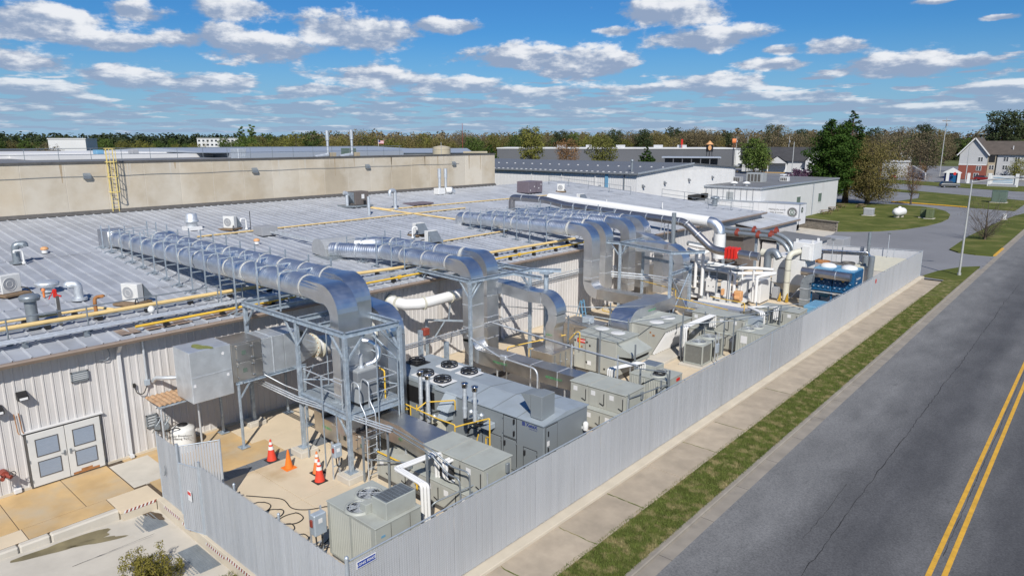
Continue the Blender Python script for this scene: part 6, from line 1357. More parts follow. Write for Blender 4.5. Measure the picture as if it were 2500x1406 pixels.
# thin strut posts holding small lines
sp_ = thing('strut_trellis','thin strut posts carrying small conduits across the middle of the yard','conduits',(-20,30,0))
for (x,y,h_) in ((-22.6,30.6,3.2),(-20.0,30.0,2.9),(-17.9,30.2,2.5),(-24.2,32.2,3.2),(-20.2,33.2,2.9),(-21.6,33.4,3.6)): B().box(x-.035,x+.035,y-.035,y+.035,0,h_).o('strut','pipegrey',sp_)
for p in (((-24.2,32.2,2.9),(-22.6,30.6,3.0),(-18.6,30.2,2.6)),((-26.0,32.0,3.0),(-21.6,33.4,3.3),(-20.2,36.2,3.2)),((-29,31.5,2.6),(-24.2,32.2,2.9),(-20.2,33.2,2.7),(-19.0,36.6,2.6))): B().tube(p,.028,6).o('conduit','pipegrey',sp_)
# ladder like strut frames near the fence
def strut_frame(label, posts, bars, cat='conduits'):
    t = thing('conduit_stand',label,cat,(posts[0][0],posts[0][1],0))
    for (x,y,h_) in posts: B().box(x-.032,x+.032,y-.032,y+.032,0,h_).o('strut','pipegrey',t)
    for p in bars: B().pipe(p,.03,6,.2).o('conduit','pipegrey',t)
    return t
strut_frame('dark strut posts and bent conduits in front of the nearest two tier unit',[(-16.75,14.55,2.35),(-19.35,14.9,2.3),(-15.1,15.1,1.3),(-20.45,14.55,1.9)],[[(-19.35,14.95,2.55),(-16.7,14.7,2.5),(-15.9,14.95,2.0),(-15.1,14.98,2.05),(-15.05,15.0,.4)],[(-19.35,14.95,2.4),(-16.7,14.65,2.35),(-15.9,14.8,1.75),(-15.4,14.8,1.8),(-15.35,14.85,.4)],[(-19.0,14.85,2.55),(-20.45,14.6,1.75),(-20.45,14.55,0)],[(-18.2,15.05,1.35),(-20.2,14.6,1.0)],[(-14.9,16.7,1.55),(-15.8,13.9,1.1),(-16.0,13.8,.3)]])
strut_frame('strut posts with bent conduits at the second two tier unit',[(-15.0,24.9,2.0),(-14.95,27.7,1.9),(-14.8,28.2,2.3),(-15.8,27.2,2.4)],[[(-15.0,24.9,1.8),(-14.85,28.2,1.6),(-14.8,28.4,.5)],[(-15.6,26.4,2.7),(-14.9,28.15,2.2),(-14.75,28.3,.5)]])
strut_frame('tall strut posts around the twin square condenser',[(-18.3,36.2,3.0),(-16.9,38.9,2.5),(-18.5,39.6,2.4),(-16.0,38.2,2.7)],[[(-18.3,36.2,2.3),(-16.0,38.2,2.55),(-14.9,40.9,2.6)],[(-17.5,39.2,2.2),(-15.6,42.8,2.3),(-14.9,43.9,2.35)]])
strut_frame('strut posts with a bent conduit by the farthest two tier unit',[(-16.8,43.5,2.6),(-15.5,44.4,2.4),(-14.7,45.6,2.2),(-15.9,43.2,2.5)],[[(-17.2,42.5,2.1),(-15.9,43.2,2.5),(-14.9,46.2,2.3)]])
# white insulated line sets
def lineset(label, pts, n, sp, r, axis):
    t = thing('insulated_lines',label,'insulated pipes',pts[-1]); ax = V3(axis)
    for k in range(n): B().pipe([V3(p)+ax*sp*k for p in pts],r,10,.14).o('insulated_pipe','whitepipe',t)
    return t
lineset('thick white insulated pipes hooking over the near condenser',[(-17.1,15.3,.9),(-17.1,15.25,2.05),(-17.25,13.5,2.05),(-15.75,13.42,2.0),(-15.72,13.42,.5)],3,.12,.055,(.75,.55,.0))
B_ = lineset('short white pipes on the face of the nearest two tier unit',[(-16.5,15.38,1.95),(-16.5,15.1,1.95),(-16.5,15.1,1.35),(-16.35,15.3,1.2)],2,.16,.06,(1,0,0)); B().box(-16.75,-16.2,15.1,15.36,1.3,1.7,.03).o('insulation_jacket','rubber',B_)
lineset('white pipes arched over the second two tier unit',[(-17.5,27.0,.9),(-17.5,27.0,2.1),(-16.9,28.9,2.1),(-16.9,28.9,.8)],4,.11,.04,(.9,.3,0))
lineset('tall bundle of white pipes rising beside the twin square condenser',[(-18.5,36.4,.25),(-18.5,36.4,2.1),(-18.3,39.9,2.2),(-18.3,39.9,1.4)],4,.12,.05,(.9,.2,-.05))
lineset('white pipe loop above the condenser with the red nameplate',[(-15.9,42.0,1.3),(-15.9,42.0,2.3),(-17.2,43.0,2.3),(-15.9,44.3,2.3),(-15.9,44.3,1.4)],3,.13,.05,(.8,.4,0))
# disconnect switches on strut stands
def disconnect(label, x, y, h_, s_=1.0, ang=0):
    t = thing('disconnect_switch',label,'switch box',(x,y,0)); w_ = .17*s_
    for d in (0,.3*s_): B().box(x-.022,x+.022,y+d-.022,y+d+.022,0,h_+.1).o('strut','galv',t)
    B().box(x-.02,x+.02,y,y+.3*s_,h_*.35,h_*.35+.04).o('cross_strut','galv',t)
    B().box(x+.03,x+.22*s_,y+.15*s_-w_,y+.15*s_+w_,h_-.55*s_,h_,.03).o('box','disc',t); B().box(x+.1,x+.2,y+.15*s_-w_-.06,y+.15*s_-w_,h_-.3*s_,h_-.12*s_,.01).o('lever','darkred',t)
    B().box(x+.22*s_,x+.225*s_,y+.15*s_-.08,y+.15*s_+.06,h_-.3,h_-.15).o('label','labelwhite',t)
    B().pipe([(x+.1,y+.1,h_-.55*s_),(x+.12,y+.12,h_-.95*s_),(x+.05,y+.35,h_-1.0*s_),(x,y+.4,h_-.7*s_)],.025,6,.12).o('flex_conduit','rubber',t)
disconnect('pale blue switch box at the corner of the near condenser',-17.35,10.25,1.75,1.3); disconnect('pale blue switch box on a stand beneath the near platform',-21.5,13.85,1.5,1.0)
disconnect('switch box by the yellow pipe at the packaged unit',-22.35,30.1,1.5,.9)
yg = thing('gas_piping','yellow gas pipes between the middle tower and the packaged unit','gas pipe',(-24,29,0))
for p in ([(-24.6,27.6,.2),(-24.6,27.6,1.6),(-22.4,30.1,2.2)],[(-24.6,27.6,1.2),(-22,27.3,1.2),(-19.0,27.0,1.25),(-19.0,27.0,.8)],[(-22.3,30.3,1.9),(-21.8,30.35,2.45),(-21.6,30.35,2.45),(-21.6,30.35,1.4)],[(-24.2,29.0,.1),(-24.2,29.0,1.3),(-23.7,29.0,1.3)]): B().pipe(p,.028,8,.08).o('pipe','yellowpipe',yg)
yg2 = thing('gas_piping','yellow gas pipes in front of the far silver drops','gas pipe',(-23,42,0))
for p in ([(-25.5,43.4,2.9),(-21.9,42.0,2.95),(-21.9,42.0,2.4),(-18,41.8,2.2)],[(-21.8,41.6,1.9),(-18.4,41.7,1.85)],[(-20,43.4,2.5),(-17.6,43.5,2.4),(-17.6,43.5,.8)],[(-25.0,37.8,2.0),(-24.5,36.9,2.0),(-22.95,36.9,1.95)]): B().pipe(p,.03,8,.08).o('pipe','yellowpipe',yg2)
# ---------------------------------------------------------------- cones and hose
def cone(label, x, y, stripes=True, tilt=0, m='conered', base='rubber', h_=.92):
    t = thing('traffic_cone',label,'cone',(x,y,0),'traffic cones in the yard'); b_ = .20*h_/.92
    B().box(x-.24,x+.24,y-.24,y+.24,0,.04,.02).o('base',base,t); B().lathe((x,y,.04),[(b_,0),(b_*.93,.05),(.035,h_-.05),(.03,h_-.03),(0,h_-.03)],20).o('body',m,t)
    if stripes:
        for (z0,z1) in ((.46,.60),(.68,.79)):
            f = lambda z: b_*.93+(.035-b_*.93)*(z-.05)/(h_-.1)+.006
            B().lathe((x,y,.04),[(f(z0),z0),(f(z1),z1)],20).o('reflective_band','conewhite',t)
    return t
cone('red traffic cone with two white bands standing on the drain grating',-24.85,13.12); cone('plain orange traffic cone without bands',-23.7,13.22,False,m='coneorange',base='coneorange',h_=.78)
cone('faded red banded cone half hidden behind another cone',-22.45,13.75,m='orange'); cone('red banded cone in front of its faded twin near the tower footing',-21.8,13.42)
hp = [(-23.3,10.3),(-22.6,10.6),(-22.0,10.4),(-21.5,10.5),(-21.3,10.9),(-21.6,11.2),(-22.1,11.0),(-22.0,10.5),(-21.4,10.2),(-20.8,10.5),(-20.6,11.0),(-20.9,11.3),(-21.3,11.0),(-21.0,10.6),(-20.3,10.7),(-19.8,11.1),(-19.9,11.5),(-20.4,11.5),(-20.5,11.0),(-20.1,10.5),(-19.6,10.5),(-19.5,10.9),(-19.9,11.0),(-20.0,10.6),(-19.3,10.35),(-18.7,10.55),(-18.6,10.9),(-19.0,10.95),(-19.05,10.6),(-18.4,10.6),(-18.0,11.0),(-18.3,11.6),(-18.9,12.2),(-19.3,12.6),(-19.9,12.5),(-20.3,11.9),(-20.8,11.6),(-21.6,11.7),(-22.3,11.3),(-22.9,10.9)]
def cr(pts, n=7):
    out = []
    for i in range(len(pts)-1):
        p0,p1,p2,p3 = (Vector(pts[max(0,min(len(pts)-1,i+k-1))]) for k in range(4))
        for k in range(n):
            t_ = k/n; out.append(.5*((2*p1)+(p2-p0)*t_+(2*p0-5*p1+4*p2-p3)*t_*t_+(3*p1-p0-3*p2+p3)*t_**3))
    return out
c_ = cr(hp); tag(B().tube([(p[0],p[1],.02+.012*(i%40)/20) for i,p in enumerate(c_)],.017,6).o('hose','rubber'),'black hose tangled on the concrete behind the near fence','hose')
tag(B().pipe([(-18.0,10.6,.03),(-17.6,11.2,.03),(-17.4,12.4,.03),(-17.9,13.2,.03),(-18.4,12.9,.03)],.015,6,.4).o('hose','rubber'),'thin black cord curling beside the near condenser','hose')
tag(B().box(-23.3,-22.9,9.9,10.3,0,.06).obox((-23.5,10.15,.05),(-22.6,10.2,.02),.06,.05).obox((-23.1,9.8,.05),(-22.8,10.7,.3),.05,.05).o('floor_bracket','rubber'),'black folded bracket lying at the gate end of the grating','bracket')
# ---------------------------------------------------------------- far end of the yard
# white pipe rack and skid
wr = thing('pipe_rack','white pipe rack and control panel skid beyond the silver drops','pipe rack',(-22.5,52.5,0))
for p in ([(-27,52,2.85),(-25.3,52,2.72),(-22.0,52,2.6),(-22.0,52,.4)],[(-26,53.2,3.05),(-22.3,53.2,2.85),(-21.2,54.4,2.8),(-19.9,54.6,2.8)],[(-20.2,52,.5),(-20.2,52,2.55),(-19.6,54.3,2.6),(-21.9,52.2,2.6)],[(-25.0,51.2,1.2),(-25.0,51.2,4.1),(-25.8,51.2,4.3)],[(-24.4,51.2,.6),(-24.4,51.2,4.1),(-24.0,52.2,4.3),(-26.2,52.2,4.5)],[(-27.2,52.6,2.2),(-23.6,52.6,2.1)],[(-26.4,51.6,1.6),(-24.4,51.6,1.6)]): B().pipe(p,.13,12,.2).o('pipe','whitepipe',wr)
B().box(-26.0,-21.2,51.6,54.2,.25,.45).box(-24.5,-21.0,50.9,51.2,.1,.35).o('skid_base','white',wr)
pn = B().box(-24.1,-23.2,51.3,51.6,1.0,2.1,.02).o('control_panel','white',wr); B().box(-22.9,-22.4,51.5,51.8,.7,2.0,.02).o('control_panel','white',wr)
for (x,z) in ((-23.65,1.9),(-23.85,1.4),(-23.45,1.4)): B().add([(x-.06,51.29,z),(x+.06,51.29,z),(x,51.29,z+.12)],[(0,1,2)]).o('hazard_mark','black',pn)
B().box(-22.7,-22.5,51.1,51.4,.9,1.4,.03).cyl((-21.6,51.4,.8),(-21.2,51.4,.8),.17,14).box(-21.8,-21.2,51.5,52.0,.5,1.3,.05).o('pump','peach',wr)
B().box(-26.2,-22.2,52.2,54,1.9,2.5).box(-24.8,-22.5,53,55,2.5,2.6).o('steelwork','pipegrey',wr)
B().pipe([(-27.5,54.5,4.25),(-21.2,54.3,3.75)],.2,12).o('dark_pipe','pipegrey',wr)
for (x,y) in ((-26,51.6),(-24,51.6),(-22.4,51.7),(-26,54),(-22.4,54)): B().box(x-.06,x+.06,y-.06,y+.06,0,2.6).o('post','white',wr)
q_ = random.Random(4)
for k in range(9): x = -26.6+k*.72; B().cyl((x,51.9+.5*(k%3),.3),(x,51.9+.5*(k%3),2.2+.9*q_.random()),.07,8).o('riser','whitepipe',wr)
for k in range(6): z = .8+k*.42; B().pipe([(-26.8,51.7+.3*(k%3),z),(-24.4+q_.uniform(-1,1),51.7+.3*(k%3),z),(-22.0,52.6+.3*(k%2),z+.1)],.06,8,.2).o('pipe','whitepipe',wr)
for k in range(5): x = -26.5+k*1.1; B().obox((x,51.3,0),(x,51.3,3.1),.07,.07).obox((x,51.3,3.05),(x+1.1,51.3,3.05),.06,.06).obox((x,51.3,3.05),(x,54.5,3.05),.06,.06).o('rack_frame','strutmetal',wr)
for k in range(7): x = -26.3+k*.75; y = 51.6+.4*(k%2); z = 1.0+.5*(k%3); B().ring((x,y-.15,z),.1,.018,(0,1,0),12,5).cyl((x,y,z),(x,y-.15,z),.025,6).o('valve_wheel','darkred' if k%3 == 0 else 'pipegrey',wr)
for (x,y,z) in ((-25.6,51.4,1.9),(-24.9,51.5,.9),(-23.0,51.35,.7)): B().box(x-.2,x+.2,y-.1,y+.1,z-.25,z+.25,.02).o('control_box','white',wr)
wc = thing('white_cabinet','plain white enclosure at the end of the white pipe rack','enclosure',(-21.4,54.6,0)); B().box(-22.4,-20.45,53.6,55.6,.1,1.95,.03).o('cabinet','white',wc); B().box(-22.1,-21.4,53.585,53.6,.3,1.7,.004).o('door','white',wc)
B().box(-22.3,-20.5,53.7,55.5,0,.1).o('base','darktrim',wc); B().box(-21.45,-21.35,53.57,53.6,.9,1.15).o('handle','black',wc)
# white dust collector
dc = thing('dust_collector','white dust collector with a cream riser pipe and lifting eyes','dust collector',(-19.3,58,0))
B().box(-20.9,-18.3,57,59.6,1.3,3.4,.03).o('housing','white',dc); B().add([(-20.9,57,1.3),(-18.3,57,1.3),(-18.3,59.6,1.3),(-20.9,59.6,1.3),(-19.9,58,.4),(-19.3,58,.4),(-19.3,58.6,.4),(-19.9,58.6,.4)],[(0,1,5,4),(1,2,6,5),(2,3,7,6),(3,0,4,7),(4,5,6,7)]).o('hopper','white',dc)
B().box(-19.4,-17.75,57.1,59.2,3.42,4.85,.03).o('head','white',dc); B().box(-20.9,-19.45,57.1,59.4,3.42,3.6,.03).o('top_plate','white',dc)
for (x,y,z) in ((-19.2,57.4,4.85),(-17.95,57.4,4.85),(-20.6,57.4,3.6),(-18.0,58.9,4.85)): B().box(x-.1,x+.1,y-.02,y+.02,z,z+.25,.015).o('lifting_eye','white',dc)
text('cummins', .28, 'black', dc, (-19.9,56.99,2.6), 90, 0, bold=.003)
for (x,y) in ((-20.8,57.1),(-18.4,57.1),(-18.4,59.5),(-20.8,59.5)): B().box(x-.07,x+.07,y-.07,y+.07,0,1.4).o('leg','white',dc)
B().obox((-18.4,57.1,1.3),(-19.3,57.1,.1),.08,.08).obox((-18.4,57.1,.1),(-18.4,59.5,1.3),.08,.08).o('brace','white',dc)
B().pipe([(-19.35,56.2,.1),(-19.35,56.2,3.95),(-18.75,57.15,4.15)],.24,16,.5).o('riser','cream',dc)
for z in (1.6,2.6,3.5): B().cyl((-19.35,56.2,z),(-19.35,56.2,z+.04),.25,16).o('strap','darktrim',dc)
B().pipe([(-18.35,58,2.6),(-18.2,57.0,2.6),(-18.2,57.0,2.9)],.05,6,.1).box(-18.6,-18.0,56.9,57.1,3.5,4.6,.01).o('door_frame','white',dc); B().box(-17.748,-17.74,57.6,58.6,3.6,4.6).o('door','white',dc)
for x in (-19.7,-19.1): B().add([(x-.1,55.7,.05),(x+.2,55.7,.05),(x+.05,55.9,.75),(x-.02,55.9,.75)],[(0,1,2,3),(3,2,1,0)]).o('yellow_guard','yellowpipe',dc)
B().box(-20.4,-19.9,55.9,56.4,.2,1.1,.02).o('panel','fargrey',dc)
gd = thing('vent_duct','grey elbow vent pointing down in front of the white dust collector','duct',(-20.6,56,0)); B().pipe([(-20.9,55.8,1.5),(-20.9,55.8,4.0),(-20.3,55.7,4.15),(-19.9,55.6,3.6)],.3,16,.6).o('elbow','pipegrey',gd); B().cyl((-19.91,55.6,3.62),(-19.89,55.6,3.585),.24,16).o('mouth','black',gd)
B().cyl((-21.6,56.2,3.85),(-20.6,56.2,3.8),.36,18).o('collar','cream',gd)
gd2 = thing('vent_duct','square grey duct with an elbow top left of the blue dust collector','duct',(-17.5,55.3,0)); B().box(-17.85,-17.2,55,55.6,.1,1.95,.01).o('riser','pipegrey',gd2)
rsweep(B(),arc((-17.1,55.3,1.95),.42,PI,PI*.42,6,(1,0,0),(0,0,1)),.6,.62,(0,1,0)).o('elbow','pipegrey',gd2)
for z in (.6,1.5): B().box(-17.88,-17.17,54.97,55.63,z,z+.06).o('flange','galv',gd2)
# blue dust collector
bc = thing('dust_collector','blue dust collector with two white domes and a thick silver pipe','dust collector',(-15.8,57.8,0))
for (x0,x1) in ((-17.5,-15.95),(-15.9,-14.35)):
    m_ = B().box(x0,x1,56.5,59.0,1.25,2.95,.03).o('module','blue',bc); B().box(x0+.05,x1-.05,56.55,58.95,2.95,3.02).o('module_top','bluelight',m_)
    xc = (x0+x1)/2; B().lathe((xc,57.9,3.0),[(.62,0),(.6,.12),(.45,.24),(.2,.3),(0,.31)],24).o('dome','white',m_)
    for i in range(4):
        for j in range(2):
            x = x0+.22+i*.37; z = 1.6+j*.42; B().ring((x,56.48,z),.15,.025,(0,1,0),18,5).cyl((x,56.5,z),(x,56.44,z),.11,14).o('filter_cap','blue',m_); B().box(x-.05,x+.05,56.42,56.45,z-.015,z+.015).o('cap_handle','labelwhite',m_)
    B().box(xc-.1,xc+.1,56.47,56.5,2.12,2.24).o('label','yellowpipe',m_)
    B().add([(x0,56.5,1.25),(x1,56.5,1.25),(x1,59,1.25),(x0,59,1.25),(xc-.2,57.6,.5),(xc+.2,57.6,.5),(xc+.2,58,.5),(xc-.2,58,.5)],[(0,1,5,4),(1,2,6,5),(2,3,7,6),(3,0,4,7),(4,5,6,7)]).o('hopper','blue',m_)
for (x,y) in ((-17.45,56.6),(-14.4,56.6),(-14.4,58.9),(-17.45,58.9),(-15.92,56.6)): B().box(x-.06,x+.06,y-.06,y+.06,0,1.3).o('leg','blue',bc)
B().box(-17.5,-14.35,56.35,56.42,1.12,1.2).o('rail','galv',bc)
B().cyl((-18.2,56.15,2.72),(-14.5,56.15,2.62),.34,22).o('silver_pipe','darkduct',bc)
for x in (-17.2,-15.6): B().cyl((x,56.15,2.70-(x+18.2)*.027),(x+.05,56.15,2.70-(x+18.2)*.027),.36,22).o('pipe_band','galv',bc)
text('Donaldson', .26, 'labelwhite', bc, (-14.335,57.7,2.35), 90, 90, bold=.003); B().box(-14.34,-14.332,57.1,57.4,2.0,2.12).o('emblem','labelwhite',bc)
tag(B().box(-16.2,-14.3,51.0,53.4,.0,1.1,.03).box(-16.1,-14.4,51.1,53.3,1.1,1.14).o('blue_cabinet','bluelight'),'pale blue cabinet top just showing behind the fence','enclosure')
# chillers and grey stacks
ch = thing('chiller','low chiller with brown rimmed fans before the far fence','chiller',(-19,64.5,0)); B().box(-20.8,-16.9,63.2,66.2,.1,2.1,.03).o('cabinet','fargrey',ch)
for (x,y) in ((-20.2,65.2),(-19.2,64.9),(-18.0,64.6),(-17.3,65.6)): B().lathe((x,y,2.1),[(.6,0),(.58,.18),(.5,.16),(.5,.02)],22).o('fan_ring','rust' if x < -18.5 else 'darktrim',ch); B().disc((x,y,2.13),.5,22).o('fan_well','brownunit',ch)
pr = thing('pipe_rack','shiny steel pipes on posts before the far fence','pipe rack',(-18.6,69,0))
for k in range(3): B().pipe([(-20.6+k*.2,67+k*.3,1.0),(-20.6+k*.2,67+k*.3,2.9-.15*k),(-16.4,68.4+k*.3,2.9-.15*k),(-16.2,68.4+k*.3,2.0)],.09,10,.2).o('pipe','chrome',pr)
for (x,y) in ((-20.3,67.5),(-18.6,68.2),(-17.2,68.8)): B().box(x-.04,x+.04,y-.04,y+.04,0,3.2).o('post','pipegrey',pr)
for (x,y,h_) in ((-15.6,66.4,2.9),(-16.4,67.6,2.7),(-17.6,73.2,4.2)): tag(B().cyl((x,y,0),(x,y,h_),.26 if h_ < 4 else .15,16).o('grey_stack','pipegrey'),{2.9:'grey cylinder beside the ribbed white cover, right one',2.7:'grey cylinder beside the ribbed white cover, left one',4.2:'thin tall grey stack at the far fence'}[h_],'stack')
for (x,y,h_) in ((-19.2,67.2,3.9),(-16.0,73.8,4.1)): t = thing('flood_light','small flood light on a thin mast, %s' % ('over the chillers' if h_ < 4 else 'at the far fence'),'lamp',(x,y,0)); B().cyl((x,y,0),(x,y,h_),.035,8).o('mast','galv',t); B().box(x-.15,x+.15,y-.1,y+.1,h_,h_+.2,.03).o('lamp_head','heatergrey',t)
cv = thing('ribbed_cover','low white ribbed roof inside the far corner of the yard','shed',(-15.6,69,0)); B().box(-17.1,-14.4,66.6,74.2,0,1.6).o('wall','siding',cv)
for k in range(16): y = 66.6+k*.48; B().prism([(y,1.6),(y+.05,1.84),(y+.2,1.84),(y+.25,1.62),(y+.48,1.62),(y+.48,1.58),(y,1.58)],'x',-17.2,-14.3).o('roof_panel','cream',cv)
# lean-to buildings
ln = thing('lean_to','lean-to with a ribbed white roof at the far end of the metal wall','building',(-29,75,0)); B().box(-31.5,-27.3,69.3,81,0,3.8).o('wall','siding',ln)
for k in range(24): y = 69.0+k*.5; B().add([(-31.6,y,4.75),(-31.6,y+.44,4.75),(-27,y+.44,4.12),(-27,y,4.12),(-31.6,y+.47,4.82),(-27,y+.47,4.19),(-31.6,y+.5,4.75),(-27,y+.5,4.12)],[(0,3,2,1),(1,2,5,4),(4,5,7,6)]).o('roof_panel','roofm',ln)
B().box(-27.08,-26.95,69,81.1,3.95,4.14).box(-31.6,-26.95,68.9,69.05,3.9,4.16).o('fascia','gutter',ln)
B().box(-27.0,-22.5,70.2,76.5,0,2.7).o('annex','siding',ln); B().prism([(-27.2,3.0),(-22.2,2.75),(-22.2,2.85),(-27.2,3.15)],'y',69.9,76.9).o('annex_roof','flatroof',ln)
B().box(-22.6,-21.0,69.2,71.0,0,2.6).o('annex','siding_white',ln); B().box(-30,-27.3,66.0,69.2,0,3.6).o('dark_bay','brownunit',ln); B().box(-30.2,-27,65.6,69.2,3.6,3.75).o('bay_roof','darktrim',ln)
tag(B().box(-26.2,-23.6,86.5,89.5,-.1,1.5,.04).o('storage_box','fargrey'),'low grey storage box beside the loading apron','box')
gp2 = thing('valve_header','dark grey pipes with red valves arching down behind the dust collector','pipe rack',(-25,62,4))
for k,(dy,h_) in enumerate(((0,4.5),(.9,4.75))): B().pipe([(-28.5,62+dy,h_),(-22.6,61.4+dy,h_),(-21.2,61.2+dy,h_-.7),(-20.7,61.1+dy,1.6)],.2,14,1.2).o('pipe','pipegrey',gp2)
for (x,y,z) in ((-26.2,61.8,4.5),(-24.9,62.6,4.75),(-24.1,61.6,4.5),(-22.9,61.5,4.62),(-22.8,62.4,4.85)): B().cyl((x-.16,y,z),(x+.16,y,z),.3,14).box(x-.1,x+.1,y-.1,y+.1,z+.2,z+.45).o('valve','darkred',gp2)
for (x,y) in ((-27.5,62),(-24.4,62),(-22.4,62)): B().box(x-.1,x+.1,y-.1,y+.1,0,4.3).o('post','steel_galv',gp2)
# clutter along the wall beyond the far gutter gap
for (x,y,h_,m,l) in ((-28.6,55,3.2,'pipegrey','grey framed cabinet under the far gutter'),(-28.3,58.5,2.4,'fargrey','pale equipment box under the far gutter'),(-28.6,49.5,3.0,'stainless','stainless cabinet between wall and silver drops')):
    t = thing('wall_cabinet',l,'cabinet',(x,y,0)); B().box(x-.7,x+.6,y-.9,y+.9,0,h_,.03).o('cabinet',m,t); B().box(x+.602,x+.62,y-.7,y-.05,.2,h_-.2).box(x+.602,x+.62,y+.05,y+.7,.2,h_-.2).o('door',m,t); B().pipe([(x,y,h_),(x,y,h_+.6),(x-.9,y,h_+.7)],.1,8,.2).o('pipe','whitepipe',t)
# ---------------------------------------------------------------- grey metal building behind the roof
gb = thing('metal_warehouse','pale metal warehouse with a dark grey low pitched roof behind the far roof edge','building',(-75,97,0))
GX,GY = -49.4,82.0
B().box(-140,GX-.05,GY+.05,114,0,8.6).prism([(GY+.05,8.6),(114,8.6),(98,9.5)],'x',-140,GX-.05).o('core','siding_white',gb)
gpan = B()
for k in range(3): y=k*.305; gpan.quad((y,0,0),(y+.22,0,0),(y+.22,0,8.55),(y,0,8.55)).quad((y+.22,0,0),(y+.24,-.03,0),(y+.24,-.03,8.55),(y+.22,0,8.55)).quad((y+.24,-.03,0),(y+.285,-.03,0),(y+.285,-.03,8.55),(y+.24,-.03,8.55)).quad((y+.285,-.03,0),(y+.305,0,0),(y+.305,0,8.55),(y+.285,-.03,8.55))
gm = mesh_of(gpan,'wall_panel','siding_white')
for k in range(34): part('wall_panel',gm,'siding_white',gb,(GX-.915*(k+1),GY,0))
gpan2 = B()
for k in range(3): y=k*.305; gpan2.quad((0,y,0),(0,y+.22,0),(0,y+.22,8.6),(0,y,8.6)).quad((0,y+.22,0),(.03,y+.24,0),(.03,y+.24,8.6),(0,y+.22,8.6)).quad((.03,y+.24,0),(.03,y+.285,0),(.03,y+.285,8.6),(.03,y+.24,8.6)).quad((.03,y+.285,0),(0,y+.305,0),(0,y+.305,8.6),(.03,y+.285,8.6))
gm2 = mesh_of(gpan2,'wall_panel','siding_white')
for k in range(34): part('wall_panel',gm2,'siding_white',gb,(GX,GY+.915*k,0))
B().prism([(GY,8.6),(98,9.5),(114,8.6)],'x',GX-.06,GX+.005).o('gable','siding_white',gb)
rf = B().prism([(GY-.35,8.62),(98,9.62),(114.3,8.6),(114.3,8.5),(98,9.5),(GY-.35,8.5)],'x',-141,GX+.3).o('roof','greyroof',gb)
B().box(-140,GX+.3,GY-.5,GY-.34,8.42,8.66).o('gutter','heatergrey',gb); B().add([(GX+.3,GY-.4,8.7),(GX+.36,GY-.4,8.7),(GX+.36,98,9.7),(GX+.3,98,9.7),(GX+.36,GY-.4,8.45),(GX+.36,98,9.45)],[(0,1,2,3),(1,4,5,2)]).o('rake_trim','trailertrim',gb)
for k in range(60):
    x = -50-k*.95; B().box(x-.1,x+.1,GY-.36,GY-.1,8.66,8.75).o('snow_clip','labelwhite',rf)
    if k%2 == 0: B().box(x-.09,x+.09,90.0,90.2,9.13,9.25).o('snow_clip','labelwhite',rf)
for (x) in (-51.4,-56.2,-62.2,-68): B().box(x-.06,x+.06,GY-.16,GY-.04,0,8.5).o('downspout','siding_white' if x < -52 else 'pipegrey',gb)
B().box(-54.5,-54.0,GY-.2,GY-.04,5,8.4).o('vertical_duct','bluelight',gb)
for (y,z) in ((83.5,6.7),(89.5,6.9),(97,7.0),(105,7.1)): B().prism([(GX,z),(GX+.35,z-.05),(GX+.35,z+.1),(GX,z+.35)],'y',y-.2,y+.2).o('wall_light','heatergrey',gb)
B().prism([(GY-.35,6.5),(GY-.05,6.5),(GY-.05,6.8)],'x',-55.6,-55.2).o('wall_light','heatergrey',gb)
B().cyl((-51.5,84,8.7),(-51.5,84,10.2),.16,10).lathe((-51.5,84,10.2),[(.28,0),(.28,.1),(.1,.2),(0,.21)],12).o('vent_stack','pipegrey',gb)
# small white building
sb = thing('office_annex','low white flat roofed annex with rooftop units beside the cedar tree','building',(-44,120,0))
B().box(-60,-40.2,102.5,140,0,5.8,.02).o('wall','siding_white',sb); B().box(-60.2,-40.0,102.3,140.2,5.78,6.05,.02).o('parapet','trailertrim',sb); B().box(-59.8,-40.4,102.7,139.8,6.05,6.07).o('roof','flatroof',sb)
B().box(-45.6,-44.5,102.44,102.5,2.4,5.2).o('louvre_vent','heaterlt',sb)
for k in range(20): B().box(-59.5+k*.95,-59.42+k*.95,102.44,102.5,0,5.75).o('rib','fargrey',sb)
for y in (119,130): w_ = B().box(-40.2,-40.15,y-.8,y+.8,2.2,3.7).o('window','padgreen',sb); B().box(-40.15,-40.12,y-.9,y+.9,2.1,2.2).box(-40.15,-40.12,y-.9,y+.9,3.7,3.8).o('window_frame','white',w_)
for (x,y,sz,m,l) in ((-52,108,1.1,'purpleunit','purple grey box unit on the annex roof next to the warehouse'),(-49,114,.8,'fargrey','small grey unit in the middle of the annex roof'),(-46.5,116,1.4,'heaterlt','wide louvred unit on the annex roof'),(-43.5,121,.7,'farwhite','small square condenser at the right of the annex roof')):
    t = thing('rooftop_unit',l,'rooftop unit',(x,y,6.05)); B().box(x-sz,x+sz,y-sz*.7,y+sz*.7,6.07,6.07+sz*1.1,.03).o('cabinet',m,t)
    for k in range(4): B().box(x-sz*.8+k*sz*.42,x-sz*.5+k*sz*.42,y-sz*.7-.02,y-sz*.7,6.2,6.0+sz*1.0).o('louvre','darktrim',t)
for (x,y) in ((-45.6,105),(-43.8,105.5)): tag(B().cyl((x,y,6.05),(x,y,6.4),.3,12).lathe((x,y,6.4),[(.6,0),(.6,.1),(.2,.3),(0,.32)],16).o('roof_vent','labelwhite'),'white mushroom vent on the annex roof, %s' % ('left' if x < -44.5 else 'right'),'roof vent')
B().cyl((-40.1,126,0),(-40.1,126,5.6),.07,8).o('downspout','trailertrim',sb)
